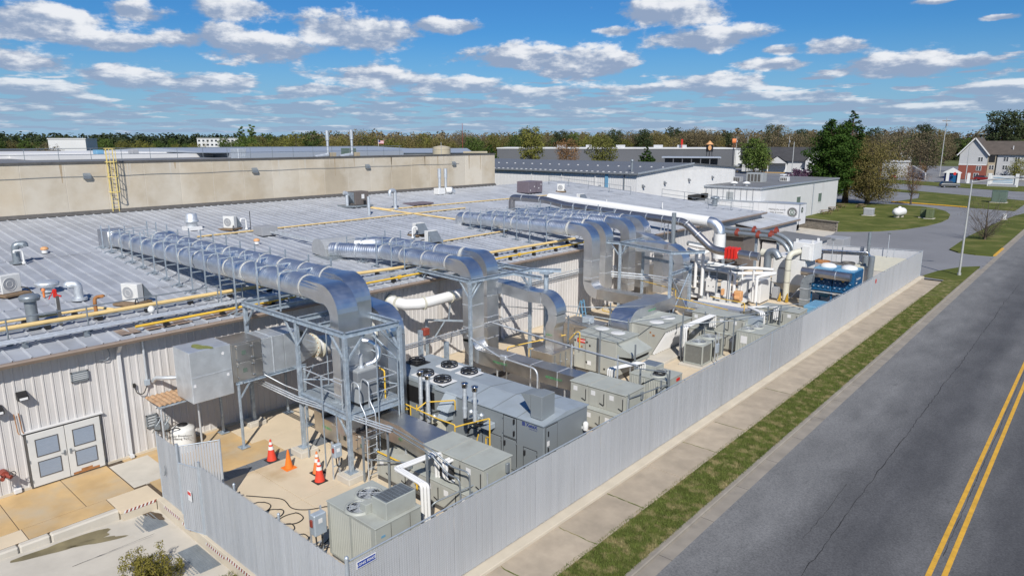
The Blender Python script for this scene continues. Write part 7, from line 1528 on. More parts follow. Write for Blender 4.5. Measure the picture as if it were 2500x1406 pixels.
# trailers
def semi(label, x0, x1, y0, y1, z0, z1, art=True):
    t = thing('semi_trailer',label,'trailer',((x0+x1)/2,(y0+y1)/2,0)); B().box(x0,x1,y0,y1,z0,z1,.03).o('body','trailer',t)
    B().box(x0-.03,x1+.03,y0-.03,y1+.03,z1-.12,z1+.03,.02).o('top_rail','trailertrim',t); B().box(x0,x1+.03,y0-.03,y0+.06,z0,z0+.14).o('bottom_rail','trailertrim',t)
    for (x,y) in ((x1,y0),(x1,y1)): B().box(x-.1,x+.03,y-.03,y+.04,z0,z1).o('corner_post','trailertrim',t)
    n = int((x1-x0)/1.3)
    for k in range(n): B().box(x0+k*1.3,x0+k*1.3+.02,y0-.008,y0,z0+.15,z1-.15).o('panel_seam','fargrey',t)
    for x in (x1-1.2,x1-2.4):
        for y in (y0+.3,y1-.3): B().cyl((x,y-.15,.4),(x,y+.15,.4),.5,18).o('wheel','tyre',t)
    B().box(x0+1,x0+1.4,y0+.2,y1-.2,-.1,z0).o('landing_gear','darktrim',t)
    return t
TX1,TY0 = -34.0,101.6
tr = semi('white semi trailer with a round black emblem and slogan at the loading apron',-50.5,TX1,TY0,TY0+2.6,1.0,4.0)
text('Helping the world', .34, 'black', tr, (-37.3,TY0-.012,3.05), 90, 0, shear=.25); text('keep promises.', .34, 'black', tr, (-37.3,TY0-.012,2.62), 90, 0, shear=.25)
def emblem(x, r): 
    B().disc((x,TY0-.010,2.75),r,36,(0,-1,0)).o('emblem_ring','black',tr); B().disc((x,TY0-.012,2.75),r*.92,36,(0,-1,0),r*.86).o('emblem_line','labelwhite',tr); B().disc((x,TY0-.013,2.75),r*.62,30,(0,-1,0)).o('emblem_field','padgreen',tr); B().disc((x,TY0-.014,2.75),r*.66,36,(0,-1,0),r*.6).o('emblem_line','labelwhite',tr); text('OD', r*.8, 'labelwhite', tr, (x,TY0-.018,2.75), 90, 0, bold=.01)
emblem(-35.05,.72)
B().disc((TX1+.012,TY0+1.0,3.1),.42,28,(1,0,0)).o('emblem_ring','black',tr); B().disc((TX1+.014,TY0+1.0,3.1),.28,24,(1,0,0)).o('emblem_field','padgreen',tr); text('OD',.3,'labelwhite',tr,(TX1+.018,TY0+1.0,3.1),90,90)
B().box(-37.5,-34.3,TY0-.012,TY0-.004,1.32,1.44).o('stripe','gaspale',tr); B().box(-38.5,-37.5,TY0-.012,TY0-.004,1.32,1.46).o('stripe','navy',tr)
semi('farther white semi trailer docked parallel to the lettered one',-62,-45.5,TY0-4.4,TY0-1.9,1.0,3.9)
dk = thing('dock_shelter','black dock shelters on the warehouse wall behind the trailers','dock shelter',(-49,98,0))
for y in (TY0-4.6,TY0-.3): B().box(GX+.05,GX+.7,y,y+.35,.5,4.6).box(GX+.05,GX+.7,y+2.7,y+3.05,.5,4.6).box(GX+.05,GX+.75,y,y+3.05,4.2,4.8).o('dock_pad','rubber',dk)
# block retaining wall
bw = thing('retaining_wall','brown block retaining wall below the lawn','wall',(-34,109.5,0)); B().obox((-30.1,106.4,.55),(-50,113.2,.55),.36,1.5).o('core','block',bw)
for r_ in range(6):
    L = math.hypot(19.9,6.8); n = int(L/.62)
    for k in range(n):
        s0 = (k+(.5 if r_%2 else 0))*.62/L
        if s0 > .98: continue
        x = -30.1-19.9*s0; y = 106.4+6.8*s0; q = B().obox((x+.07,y-.22-.02,-.05+r_*.22),(x+.07-.57*.946,y-.22+.57*.323,-.05+r_*.22),.14,.2); q.o('block','block',bw)
B().obox((-29.95,106.2,1.35),(-50.1,113.1,1.35),.55,.12).o('cap_course','block',bw)
# ---------------------------------------------------------------- things on the lawn
tk2 = thing('propane_tank','white propane tank seen end on, with a dome, on the lawn','tank',(-27.9,132.4,0)); B().lathe((-27.8,131.6,1.0),[(0,-.75),(.35,-.66),(.62,-.42),(.72,-.05),(.72,1.5),(.62,1.85),(.35,2.1),(0,2.2)],24,(.32,.95,0)).o('shell','white',tk2); B().lathe((-27.6,132.2,1.66),[(.26,0),(.26,.2),(.12,.28),(0,.29)],18).o('dome','white',tk2)
for (x,y) in ((-27.8,131.6),(-27.4,132.7)): B().box(x-.4,x+.4,y-.12,y+.12,0.05,.4).o('foot','slab_pale',tk2)
def box_thing(nm,label,cat,x,y,w_,d_,h_,m,m2=None):
    t = thing(nm,label,cat,(x,y,0)); B().box(x-w_/2,x+w_/2,y-d_/2,y+d_/2,.12,h_,.05).o('cabinet',m,t); B().box(x-w_/2-.2,x+w_/2+.2,y-d_/2-.2,y+d_/2+.2,0,.14).o('pad','slab_pale',t)
    B().box(x-w_/2+.1,x-.03,y-d_/2-.03,y-d_/2,.3,h_-.15).box(x+.03,x+w_/2-.1,y-d_/2-.03,y-d_/2,.3,h_-.15).o('door',m,t); B().box(x-w_/2-.05,x+w_/2+.05,y-d_/2-.05,y+d_/2+.05,h_,h_+.08,.03).o('lid',m2 or m,t); return t
box_thing('utility_box','pale grey utility cabinet alone on the lawn','utility box',-32.3,132,1.5,1.3,1.25,'fargrey','farwhite'); box_thing('transformer','olive green transformer pair on the lawn','transformer',-24.3,134.4,.9,1.0,1.5,'utilgreen'); box_thing('transformer','taller yellow green transformer at the right of the pair','transformer',-23.2,133.4,1.1,1.2,1.7,'utilgreen','algae'); box_thing('transformer','large grey green transformer on the corner green','transformer',-18.6,178.5,2.6,2.2,2.5,'padgreen'); box_thing('utility_post','small pale pedestal box on the roadside lawn','utility box',-13.5,140,.5,.4,1.0,'farwhite')
def picnic(label,x,y,rz):
    t = thing('picnic_table',label,'picnic table',(x,y,0.06),'picnic tables under the cedar',rz)
    o_ = V3((x,y,.06))
    for k in range(4): B().box(x-.95,x+.95,y-.36+k*.19,y-.2+k*.19,.76,.80).o('top_board','wood',t)
    for s_ in (-.75,.75): B().box(x-.95,x+.95,y+s_-.13,y+s_+.13,.47,.51).o('bench_board','wood',t)
    for s_ in (-.65,.65): B().obox((x+s_,y-.75,.06),(x+s_,y-.15,.78),.05,.1).obox((x+s_,y+.75,.06),(x+s_,y+.15,.78),.05,.1).o('leg','wood',t); B().box(x+s_-.03,x+s_+.03,y-.85,y+.85,.40,.46).o('cross_beam','wood',t)
for i,(x,y,l) in enumerate(((-43.1,141.4,'picnic table nearest the trailer end'),(-38.7,129.3,'picnic table closest to the retaining wall'),(-39.6,136.2,'picnic table in the middle of the lawn row'),(-40.5,143.8,'weathered picnic table with brown top under the cedar'),(-37.4,146.4,'picnic table in deep shade under the olive tree'))): picnic(l,x,y,.4+.3*i)
# street lamp
lm = thing('street_lamp','tall leaning grey street lamp at the kerb beyond the fence','street lamp',(-10.55,78.8,0)); B().cyl((-10.55,78.8,0),(-10.55,78.8,9.3),.11,12,.06).o('pole','streetpole',lm); B().pipe([(-10.55,78.8,9.05),(-9.0,78.9,9.4),(-6.5,79.1,9.7)],.075,8,.5).o('arm','streetpole',lm); B().lathe((-6.9,79.07,9.68),[(0,-.05),(.12,0),(.14,.3),(.08,.6),(0,.65)],12,(1,.05,.05)).o('lamp_head','fargrey',lm); B().cyl((-10.55,78.8,0),(-10.55,78.8,.25),.17,12).o('base','streetpole',lm)
# ---------------------------------------------------------------- distant buildings
def blk(name,label,cat,cx,cy,rz,w_,d_,h_,m,roof='farroof',win=0,wm='glass',floors=1,ridge=0,strip=None):
    t = thing(name,label,cat,(cx,cy,0)); z0 = -.3
    t.rotation_euler = (0,0,rz); b = B().box(cx-w_/2,cx+w_/2,cy-d_/2,cy+d_/2,z0,h_); b.o('wall',m,t)
    if ridge: B().prism([(cy-d_/2-.5,h_),(cy,h_+ridge),(cy+d_/2+.5,h_),(cy,h_+ridge-.3)],'x',cx-w_/2-.5,cx+w_/2+.5).o('roof',roof,t); B().prism([(cy-d_/2,h_),(cy+d_/2,h_),(cy,h_+ridge-.2)],'x',cx-w_/2,cx+w_/2).o('gable',m,t)
    else: B().box(cx-w_/2-.3,cx+w_/2+.3,cy-d_/2-.3,cy+d_/2+.3,h_,h_+.5).o('roof',roof,t)
    if strip: B().box(cx-w_/2-.1,cx+w_/2+.1,cy-d_/2-.1,cy-d_/2+.0,h_-1.2,h_).o('fascia',strip,t)
    for f in range(floors):
        for k in range(win):
            x = cx-w_/2+(k+.5)*w_/win; z = 1.0+f*(h_/floors); q = B().box(x-w_/win*.25,x+w_/win*.25,cy-d_/2-.08,cy-d_/2-.02,z,z+min(1.6,h_/floors*.5)).o('window',wm,t); B().box(x-w_/win*.28,x+w_/win*.28,cy-d_/2-.12,cy-d_/2-.02,z-.15,z).o('sill','farwhite',q)
    return t
A41 = math.radians(41)
blk('far_store','long dark grey store behind the metal warehouse','building',-215,330,math.radians(34),125,40,8.6,'fardark','roofwhite',win=0,strip=None)
for i,(x,y) in enumerate(((-205,322),(-222,318),(-190,336),(-235,309),(-178,340))): 
    t = B().box(x-2,x+2,y-1.5,y+1.5,8.9,10.6,.05).box(x-1.5,x+1.5,y-1.55,y-1.5,9.2,10.3); tag(t.o('rooftop_unit','farwhite'),'%s white unit on the flat roof of the dark store' % (['middle','second','fourth','leftmost','rightmost'][i]),'rooftop unit')
blk('far_store','white store to the right of the dark store, behind the black water tower','building',-172,385,math.radians(24),50,30,8.0,'farwhite','fargrey')
blk('far_store','white store with dark roof far right of the sign towers','building',-120,372,math.radians(20),40,24,7.0,'farwhite','fardark')
pv = thing('open_pavilion','open pavilion with a grey roof in front of the dark store','pavilion',(-149,294,0)); pv.rotation_euler = (0,0,math.radians(27)); B().box(-162,-136,288,300,5.2,5.7).o('roof','farroof',pv); B().box(-161,-137,299,299.5,0,5).o('back_wall','fardark',pv)
for k in range(7): B().box(-161+k*4,-160.6+k*4,288.4,288.8,0,5.2).o('post','fardark',pv)
wt = thing('water_tower','black water tower with an orange conical roof','water tower',(-155,325,0)); wt.scale = (.68,.68,.98); B().cyl((-155,325,7.6),(-155,325,11.2),2.5,24).o('tank','black',wt); B().lathe((-155,325,11.2),[(2.9,0),(1.2,1.1),(.3,1.8),(0,1.9)],24).o('cone_roof','peach',wt)
for i in range(6): a = i*PI/3; B().cyl((-155+2.9*math.cos(a),325+2.9*math.sin(a),0),(-155+2.0*math.cos(a),325+2.0*math.sin(a),7.6),.14,6).o('leg','black',wt)
B().disc((-153.7,322.6,9.6),1.2,20,(.45,-.89,0)).o('emblem','peach',wt)
stt = thing('sign_tower','slim sign tower with an orange barrel shaped top','sign',(-168.6,384.7,0)); stt.scale = (.5,.5,.96); B().cyl((-170.5,384,13.2),(-166.6,385.4,13.2),1.35,16).o('barrel','orange',stt); B().cyl((-170.8,383.9,13.2),(-170.4,384,13.2),1.45,16).o('barrel_end','black',stt)
for (dx,dy) in ((-1,-1),(1,-1),(-1,1),(1,1)): B().cyl((-168.6+dx*1.2,384.7+dy*1.2,0),(-168.6+dx*.8,384.7+dy*.8,12.4),.1,5).o('leg','darkred',stt)
tag(B().box(-176.6,-175.7,336,336.6,10.6,13.6,.05).box(-176.3,-176.0,336.2,336.4,0,10.6).o('red_sign','red'),'small red pylon sign above the dark store','sign')
hs_ = thing('house','white house with a dark shingle roof and gabled porch by the car park','house',(-108,301,0)); hs_.rotation_euler = (0,0,math.radians(22)); B().box(-126,-92,297,309,-.3,4.6).o('wall','vinyl',hs_); B().prism([(296,4.5),(303,10.2),(310,4.5),(303,9.8)],'x',-127,-93).o('roof','shingle_dark',hs_)
B().prism([(-101,4.6),(-90,4.6),(-95.5,10.6)],'y',294,306).o('gable','vinyl',hs_); B().box(-101,-90,294,306,-.3,4.6).o('wing','vinyl',hs_); B().add([(-101.6,293.5,4.4),(-95.5,293.5,10.8),(-95.5,306,10.8),(-101.6,306,4.4),(-89.4,293.5,4.4),(-89.4,306,4.4)],[(0,1,2,3),(1,4,5,2)]).o('wing_roof','shingle_dark',hs_)
B().prism([(-116,3.6),(-108,3.6),(-112,6.4)],'y',293,298).o('porch','vinyl',hs_); B().add([(-116.5,292.6,3.5),(-112,292.6,6.7),(-112,298,6.7),(-116.5,298,3.5),(-107.5,292.6,3.5),(-107.5,298,3.5)],[(0,1,2,3),(1,4,5,2)]).o('porch_roof','shingle_dark',hs_)
for x in (-115.6,-108.4): B().box(x-.2,x+.2,293.2,293.6,0,3.6).o('porch_post','white',hs_)
for x in (-122,-119,-98,-93): B().box(x-.6,x+.6,(293.9 if x > -101 else 296.9),(294 if x > -101 else 297),1.2,2.8).o('window','glass',hs_)
# white block and hotel on the left skyline
blk('far_plant','tall plain white block on the left skyline','building',-431,128,math.radians(62),17,30,13.6,'farwhite','farwhite'); blk('far_plant','long low grey plant building left of the white block','building',-445,78,math.radians(75),90,30,7.6,'fargrey','fardark'); blk('far_shop','low tan shop at the left edge','building',-330,60,math.radians(78),40,14,5.0,'fartan','fardark',win=6); blk('far_shop','white low shop before the white block','building',-330,108,math.radians(72),30,14,5.6,'farwhite','farwhite',win=3)
blk('far_shop','long beige strip building behind the caged ladder','building',-335,165,math.radians(64),110,16,6.4,'fartan','fartan',win=14); blk('hotel','white hotel with rows of windows on the skyline','building',-628,308,math.radians(64),42,16,14.5,'farwhite','farwhite',win=12,floors=4)
blk('far_hall','wide hall with a blue grey roof behind the concrete warehouse','building',-215,165,math.radians(52),70,40,8.6,'fargrey','farroof',ridge=1.4); blk('far_hall','pale flat hall left of the blue grey hall','building',-240,120,math.radians(62),50,30,7.2,'farwhite','roofwhite')
tnk = thing('storage_tank','beige round storage tank behind the concrete warehouse','tank',(-183,170,0)); B().cyl((-183,170,0),(-183,170,10.6),3.2,28).lathe((-183,170,10.6),[(3.2,0),(1.5,.4),(0,.6)],28).o('shell','peach' if False else 'fartan',tnk)
for k in range(3): B().ring((-183,170,3+k*3.4),3.22,.06,(0,0,1),28,4).o('hoop','fartan',tnk)
B().cyl((-180.5,167.5,0),(-180.5,167.5,12.4),.08,6).o('vent_pipe','galv',tnk)
blk('far_shop','small beige shed beside the round tank','building',-176,180,math.radians(45),8,6,8.6,'fartan','fartan')
fl = thing('flag_pole','flag on a white pole behind the concrete warehouse','flag',(-237,184,0)); B().cyl((-237,184,0),(-237,184,13.4),.09,8).o('pole','white',fl)
for k in range(7): B().quad((-237,184,13.0-k*.19),(-235.4,185.6,12.9-k*.19),(-235.4,185.6,12.71-k*.19),(-237,184,12.81-k*.19)).o('stripe','flagred' if k%2 == 0 else 'white',fl)
B().quad((-237.02,183.9,13.05),(-236.3,184.5,12.98),(-236.3,184.5,12.3),(-237.02,183.9,12.35)).o('canton','navy',fl)
# ---------------------------------------------------------------- apartment house on the right
ap_ = thing('apartment_house','white and brick apartment house with brown roofs at the right edge','building',(-33,288,0)); ap_.rotation_euler = (0,0,0)
AX0,AX1 = -42.2,-34.3; AY = 281
B().box(AX0,AX1,AY,AY+16,4.9,8.4).o('upper_wall','vinyl',ap_); B().box(AX0+.02,AX1-.02,AY+.02,AY+16,0,4.9).o('brick_wall','brick',ap_); B().prism([(AX0,8.4),(AX1,8.4),((AX0+AX1)/2,13.4)],'y',AY,AY+16).o('gable','vinyl',ap_)
mx_ = (AX0+AX1)/2; B().add([(AX0-.7,AY-.7,8.1),(mx_,AY-.7,13.9),(mx_,AY+17,13.9),(AX0-.7,AY+17,8.1),(AX1+.7,AY-.7,8.1),(AX1+.7,AY+17,8.1)],[(0,1,2,3),(1,4,5,2)]).o('roof','shingle',ap_)
B().obox((AX0-.7,AY-.72,8.0),(mx_,AY-.72,13.8),.08,.35).obox((AX1+.7,AY-.72,8.0),(mx_,AY-.72,13.8),.08,.35).o('bargeboard','white',ap_); B().box(AX0-.05,AX1+.05,AY-.06,AY,4.75,5.05).o('band','white',ap_)
B().box(AX1,8,AY+2.5,AY+18,0,8.4).o('wing_wall','vinyl',ap_); B().add([(AX1-4,AY+1.8,8.3),(8,AY+1.8,8.3),(8,AY+10,12.8),(AX1-4,AY+10,12.8),(8,AY+18.6,8.3),(AX1-4,AY+18.6,8.3)],[(0,1,2,3),(3,2,4,5)]).o('wing_roof','shingle',ap_)
B().box(AX1+.1,AX1+2.2,AY+2.2,AY+2.45,0,8.3).o('stair_bay','tan',ap_); B().box(AX1+.3,AX1+2.0,AY+2.1,AY+2.2,5.8,8.0).box(AX1+2.2,AX1+2.6,AY+2.3,AY+2.49,.2,8.2).o('balcony_recess','black',ap_)
def win(x,y,z): 
    q = B().box(x-.75,x+.75,y-.06,y-.02,z,z+1.5).o('window','white',ap_)
    for s_ in (-.36,.36): B().box(x+s_-.28,x+s_+.28,y-.085,y-.06,z+.12,z+.70).box(x+s_-.28,x+s_+.28,y-.085,y-.06,z+.78,z+1.38).o('pane','glass',q)
for (x,z) in ((-36.1,6.0),(-36.3,3.0),(-36.8,.6)): win(x,AY,z)
for x in (-29.3,-26.2,-22.5,-18,-13): 
    for z in (.6,3.4,6.1): win(x,AY+2.5,z)
for x in (-33.0,): 
    for z in (.6,3.3): win(x,AY+2.2,z)
for (x,y) in ((-28,AY+5),(-24.5,AY+5.5)): B().cyl((x,y,9.5),(x,y,11.2),.15,8).o('roof_vent','farwhite',ap_)
gh = thing('gate_kiosk','small kiosk with a pediment, blue doors and white pillars','kiosk',(-45.5,262,0)); gh.rotation_euler = (0,0,.1); gh.location = (-39.6,256,0); gh.scale = (.72,.72,.95); B().box(-48.5,-42.8,259,262,0,3.3).o('wall','navy',gh); B().prism([(-49.3,3.2),(-42.2,3.2),(-45.8,4.8)],'y',258.3,262.5).o('pediment','white',gh)
for x in (-47.2,-43.0,-39.5): B().box(x-.55,x+.55,258.2,258.8,0,3.3).o('pillar','white',gh)
B().box(-45.9,-43.9,258.9,258.99,.2,2.8).o('door','blue',gh); B().cyl((-44.6,257.5,3.0),(-44.6,257.3,3.0),.55,8).o('stop_sign','red',gh)
wl = thing('white_wall','low white boundary wall sloping beside parked cars','wall',(-52,285,0)); B().add([(-60,300,3.6),(-49.5,268,2.2),(-49.2,268,2.2),(-59.7,300,3.6),(-60,300,0),(-49.5,268,0),(-49.2,268,0),(-59.7,300,0)],[(0,1,2,3),(4,5,1,0),(3,2,6,7),(5,6,2,1)]).o('wall','farwhite',wl)
blk('small_building','white building with a dark door and orange side wall beside the olive tree','building',-63,287,math.radians(-2),7,7,5.2,'farwhite','farwhite',win=1,wm='heatergrey'); blk('far_hall','pale hall behind the small white building','building',-86,400,math.radians(10),10,10,7.4,'farwhite','farwhite')
tag(B().box(-67.3,-66.9,283.6,290,-.2,5.0).o('orange_panel','peach'),'orange side wall left of the small white building','wall')
mn = thing('entrance_sign','white entrance sign board between white pillars','sign',(-26,246,0)); mn.location = (-25.0,242,0); mn.scale = (.66,.8,.8); B().box(-30.4,-21.6,245.9,246.2,.8,3.9,.05).o('board','farwhite',mn)
for x in (-30.9,-21.1): B().box(x-.6,x+.6,245.5,246.7,0,4.6,.05).o('pillar','white',mn)
B().box(-31,-21,245.4,246.8,0,.7).o('base','fargrey',mn)
for k in range(4): B().box(-29.6,-22.4,245.86,245.9,1.4+k*.55,1.6+k*.55).o('text_row','bluelight',mn)
# poles
def upole(label,x,y,h_,arms=True,m='streetpole',cat='utility pole'):
    t = thing('utility_pole',label,cat,(x,y,0)); B().cyl((x,y,0),(x,y,h_),.17,8,.11).o('pole',m,t)
    if arms:
        B().box(x-1.3,x+1.3,y-.08,y+.08,h_-1.2,h_-1.0).o('cross_arm','wood',t); 
        for d in (-1.1,0,1.1): B().cyl((x+d,y,h_-1),(x+d,y,h_-.7),.07,6).o('insulator','farwhite',t)
        B().cyl((x+.35,y-.3,h_-3),(x+.35,y-.3,h_-2),.3,10).o('transformer_can','fargrey',t)
upole('leaning pale pole in front of the round green tree',-115.6,276.8,14.5,False); upole('pale pole beside the white pickup',-86,245.4,12.5,False); upole('cluttered utility pole with transformer left of the apartment house',-50,296,21); upole('utility pole right of the kiosk',-37,262,11,False); upole('utility pole among the far trees by the hotel',-330,260,14); upole('utility pole in front of the far wood, centre',-150,345,15); upole('utility pole above the house roof',-118,330,15); upole('thin lattice radio mast on the skyline',-299,295,23,False,'darkred','mast')
# cars
def car(label,x,y,rz,m,kind='car',group=None):
    t = thing('parked_car',label,'car',(x,y,-.1),group); L,W,H = (4.7,1.85,1.45) if kind == 'car' else ((4.9,1.95,1.75) if kind == 'suv' else (5.6,2.0,1.85))
    def sec(yp,zs): return [(x+s_*W/2*k,y+yp,z-.1) for (s_,k,z) in zs]
    hood = .95 if kind == 'car' else 1.1
    body = []
    prof = [(-L/2,.45,.75),(-L/2+.15,.35,hood-.12),(-L/2+1.2,.35,hood),(L/2-.8,.35,hood+.05),(L/2-.1,.38,hood-.02),(L/2,.5,.8)]
    for (yp,z0,z1) in prof: body.append([(x-W/2,y+yp,z0-.1),(x+W/2,y+yp,z0-.1),(x+W/2,y+yp,z1-.25),(x+W/2-.08,y+yp,z1-.1),(x-W/2+.08,y+yp,z1-.1),(x-W/2,y+yp,z1-.25)])
    B().loft(body).o('body',m,t)
    c0,c1 = (-.85,L/2-.75) if kind == 'car' else ((-1.0,L/2-.15) if kind == 'suv' else (-1.1,.9))
    cab = [[(x-W/2+.1,y+c0,hood-.12),(x+W/2-.1,y+c0,hood-.12),(x+W/2-.1,y+c1,hood-.1),(x-W/2+.1,y+c1,hood-.1)],[(x-W/2+.25,y+c0+.6,H-.16),(x+W/2-.25,y+c0+.6,H-.16),(x+W/2-.25,y+c1-.35,H-.16),(x-W/2+.25,y+c1-.35,H-.16)]]
    B().loft(cab).o('cabin_glass','glass',t); B().box(x-W/2+.22,x+W/2-.22,y+c0+.5,y+c1-.3,H-.17,H-.1,.03).o('roof',m,t)
    for yp in (-L/2+.85,L/2-.9):
        for s_ in (-1,1):
            wq = B().cyl((x+s_*(W/2-.22),y+yp,.24),(x+s_*(W/2+.01),y+yp,.24),.34,16).o('wheel','tyre',t); B().cyl((x+s_*(W/2),y+yp,.24),(x+s_*(W/2+.02),y+yp,.24),.2,12).o('rim','chrome',wq)
    for s_ in (-1,1): B().box(x+s_*W*.36-.18,x+s_*W*.36+.18,y-L/2-.02,y-L/2+.05,.52,.66).o('headlight','labelwhite',t); B().box(x+s_*W*.38-.14,x+s_*W*.38+.14,y+L/2-.05,y+L/2+.02,.6,.72).o('tail_light','red',t)
    t.rotation_euler = (0,0,rz)
dm('carwhite',(.72,.73,.74),.3,0,.03,2); dm('carred',(.28,.02,.02),.3,0,.05,2); dm('cardark',(.02,.022,.03),.25,0,.1,2); dm('cargrey',(.09,.095,.10),.35,.1,.05,2); dm('carsilver',(.45,.47,.5),.3,.5,.05,2)
car('white car parked between the round tree and a dark car',-133,344,1.2,'carwhite'); car('dark car parked next to the red one',-131.5,353,1.2,'cardark','suv'); car('red car parked in front of the house',-131,361,1.2,'carred','suv'); car('white pickup driving near the pale pole',-91,256,-.5,'carwhite','pickup'); car('dark car behind the white pickup',-97,284,-.5,'cargrey'); car('white suv farthest along the lane',-100,300,-.5,'carwhite','suv')
car('grey suv driving on the cross street',-36,229.5,2.05,'cargrey','suv'); car('red car by the small white building',-60,272,.3,'carred'); car('silver car along the sloping white wall',-51.5,275,.2,'carsilver','suv'); car('dark red car before the apartment house',-34,276,1.3,'carred','suv'); car('white truck parked left of the round green tree',-143,335,1.2,'carwhite','pickup'); car('dark suv parked left of the round green tree',-137,326,1.2,'cardark','suv'); car('black car in the row before the house, left',-121,341,1.2,'cardark'); car('black car in the row before the house, right',-115,343,1.2,'cardark')
B_k = struct(B().box(-150,-92,286.0,286.5,-.1,.1), 'yellow_kerb', 'yellowline'); B_k.rotation_euler = (0,0,0)
# ---------------------------------------------------------------- trees
def leafmesh(name, clumps, n, size, m, seed, squash=.8, shell=.35):
    r = random.Random(seed); vs = []; fs = []; tot = sum(c[3]**2 for c in clumps)
    for (cx_,cy_,cz_,cr_) in clumps:
        k = max(3,int(n*cr_**2/tot))
        for _ in range(k):
            u = r.uniform(-1,1); a = r.uniform(0,2*PI); q = cr_*(shell+(1-shell)*r.random()**.5); s_ = math.sqrt(1-u*u)
            p = Vector((cx_+q*s_*math.cos(a),cy_+q*s_*math.sin(a),cz_+q*u*squash))
            nrm = Vector((s_*math.cos(a)+r.uniform(-.7,.7),s_*math.sin(a)+r.uniform(-.7,.7),u+r.uniform(-.3,.9))).normalized()
            t1 = nrm.orthogonal().normalized(); t1.rotate(Matrix.Rotation(r.uniform(0,6.28),3,nrm)); t2 = nrm.cross(t1); sz = size*r.uniform(.6,1.4); i0 = len(vs)
            vs += [p-t1*sz-t2*sz*.55,p+t1*sz*.2-t2*sz*.7,p+t1*sz+t2*sz*.1,p-t1*sz*.1+t2*sz*.75]; fs.append((i0,i0+1,i0+2,i0+3))
    me = bpy.data.meshes.new(name); me.from_pydata([tuple(v) for v in vs],[],fs); me.materials.append(M[m]); return me
def skeleton(H, th, env, nb, seed, r0, up=.5):
    """trunk with limbs; returns builder and clump list"""
    r = random.Random(seed); b = B(); lean = (r.uniform(-.03,.03)*H,r.uniform(-.03,.03)*H)
    tp = [(lean[0]*t,lean[1]*t,H*.92*t) for t in (0,.12,.3,.5,.7,.88,1)]
    b.tube(tp,r0,8,radii=[r0*1.25,r0,r0*.82,r0*.62,r0*.42,r0*.22,r0*.08]); cl = []
    for i in range(nb):
        f = (i+r.random()*.7)/nb; z = th+(H-th)*f*.97; R0 = env(f)*r.uniform(.72,1.12); a = i*2.4+r.uniform(-.4,.4)
        bz = max(th*.5,z-R0*up*r.uniform(.5,1)); c = z/(H*.92)
        p0 = Vector((lean[0]*bz/H,lean[1]*bz/H,bz)); p2 = Vector((R0*math.cos(a)*.8,R0*math.sin(a)*.8,z)); p1 = (p0+p2)/2+Vector((0,0,-.06*R0))
        rr_ = r0*.34*(1-.6*f); b.tube([p0,p1,p2],rr_,5,radii=[rr_,rr_*.6,rr_*.2])
        cr_ = max(.35,env(f)*.42)*r.uniform(.75,1.2); cl.append((p2.x,p2.y,p2.z,cr_)); cl.append((p1.x*1.15,p1.y*1.15,p1.z+cr_*.35,cr_*.8))
        for _ in range(2):
            q = p2+Vector((r.uniform(-1,1),r.uniform(-1,1),r.uniform(-.4,.8)))*cr_*.9; b.tube([p1,(p1+q)/2+Vector((0,0,.1)),q],rr_*.4,4,radii=[rr_*.4,rr_*.25,.012]); cl.append((q.x,q.y,q.z,cr_*.65))
    return b, cl
ENV = {'round': lambda W: (lambda f: W*math.sqrt(max(.08,1-(2*f-.85)**2/1.35))), 'cone': lambda W: (lambda f: W*(1-f)**.8+.25), 'oval': lambda W: (lambda f: W*(.55+.45*math.sin(PI*min(1,f*1.05)))), 'pine': lambda W: (lambda f: W*(.5+.6*math.sin(PI*f))), 'vase': lambda W: (lambda f: W*(.35+.75*f) if f < .8 else W*(1.9-1.2*f))}
def tree_proto(kind, H, W, th, nb, nl, size, leaf, seed, r0, bark='bark', up=.5, squash=.8):
    b, cl = skeleton(H,th,ENV[kind](W),nb,seed,r0,up); return mesh_of(b,'trunk',bark), leafmesh('crown',cl,nl,size,leaf,seed+1,squash)
def place_tree(name,label,proto,loc,s_=1,rz=0,group=None,sz=None):
    t = thing(name,label,'tree',loc,group,rz); t.scale = (s_,s_,sz or s_)
    for nm,me in (('trunk',proto[0]),('crown',proto[1])):
        o_ = bpy.data.objects.new(nm,me); COL.objects.link(o_); o_.parent = t
    return t
cedar = tree_proto('oval',17.2,3.9,2.4,50,22000,.15,'leaf_cedar',31,.55,'barkred',.25); place_tree('cedar_tree','tall dark green cedar beside the white annex',cedar,(-44.2,148.5,0),1.18,0,None,1.0)
cedar2 = tree_proto('cone',19.5,4.6,3.5,50,16000,.17,'leaf_cedar',37,.5,'barkred',.2); place_tree('cedar_tree','second dark cedar rising behind the first one',cedar2,(-43.2,156.5,0),1.15,0,None,1.0)
olive = tree_proto('round',13.2,6.0,1.6,60,22000,.105,'leaf_olive',41,.42,'bark',1.0); place_tree('olive_tree','broad olive brown tree with bare limbs beside the cedar',olive,(-38.6,155.5,0))
bare = tree_proto('vase',8.2,2.9,2.4,34,4200,.06,'leaf_rust',51,.17,'bark',1.1); place_tree('young_tree','young reddish tree alone on the lawn',bare,(-31.6,160.5,.05))
bare2 = tree_proto('vase',5.6,4.2,.5,60,500,.05,'leaf_bud',57,.13,'bark',1.2); place_tree('bare_tree','leafless spreading tree on the roadside lawn',bare2,(-12.4,110,.03))
redbud = tree_proto('round',5.5,3.6,.8,18,4200,.14,'leaf_purple',61,.16); place_tree('redbud','purple flowering shrub tree behind the annex roof',redbud,(-58,172,0),1.15)
G1 = 'trees of the middle distance'
gr1 = tree_proto('round',14,6.2,2.0,34,5200,.30,'leaf_green',71,.35); place_tree('round_tree','round green tree behind the annex rooftop units',gr1,(-111,273.5,0))
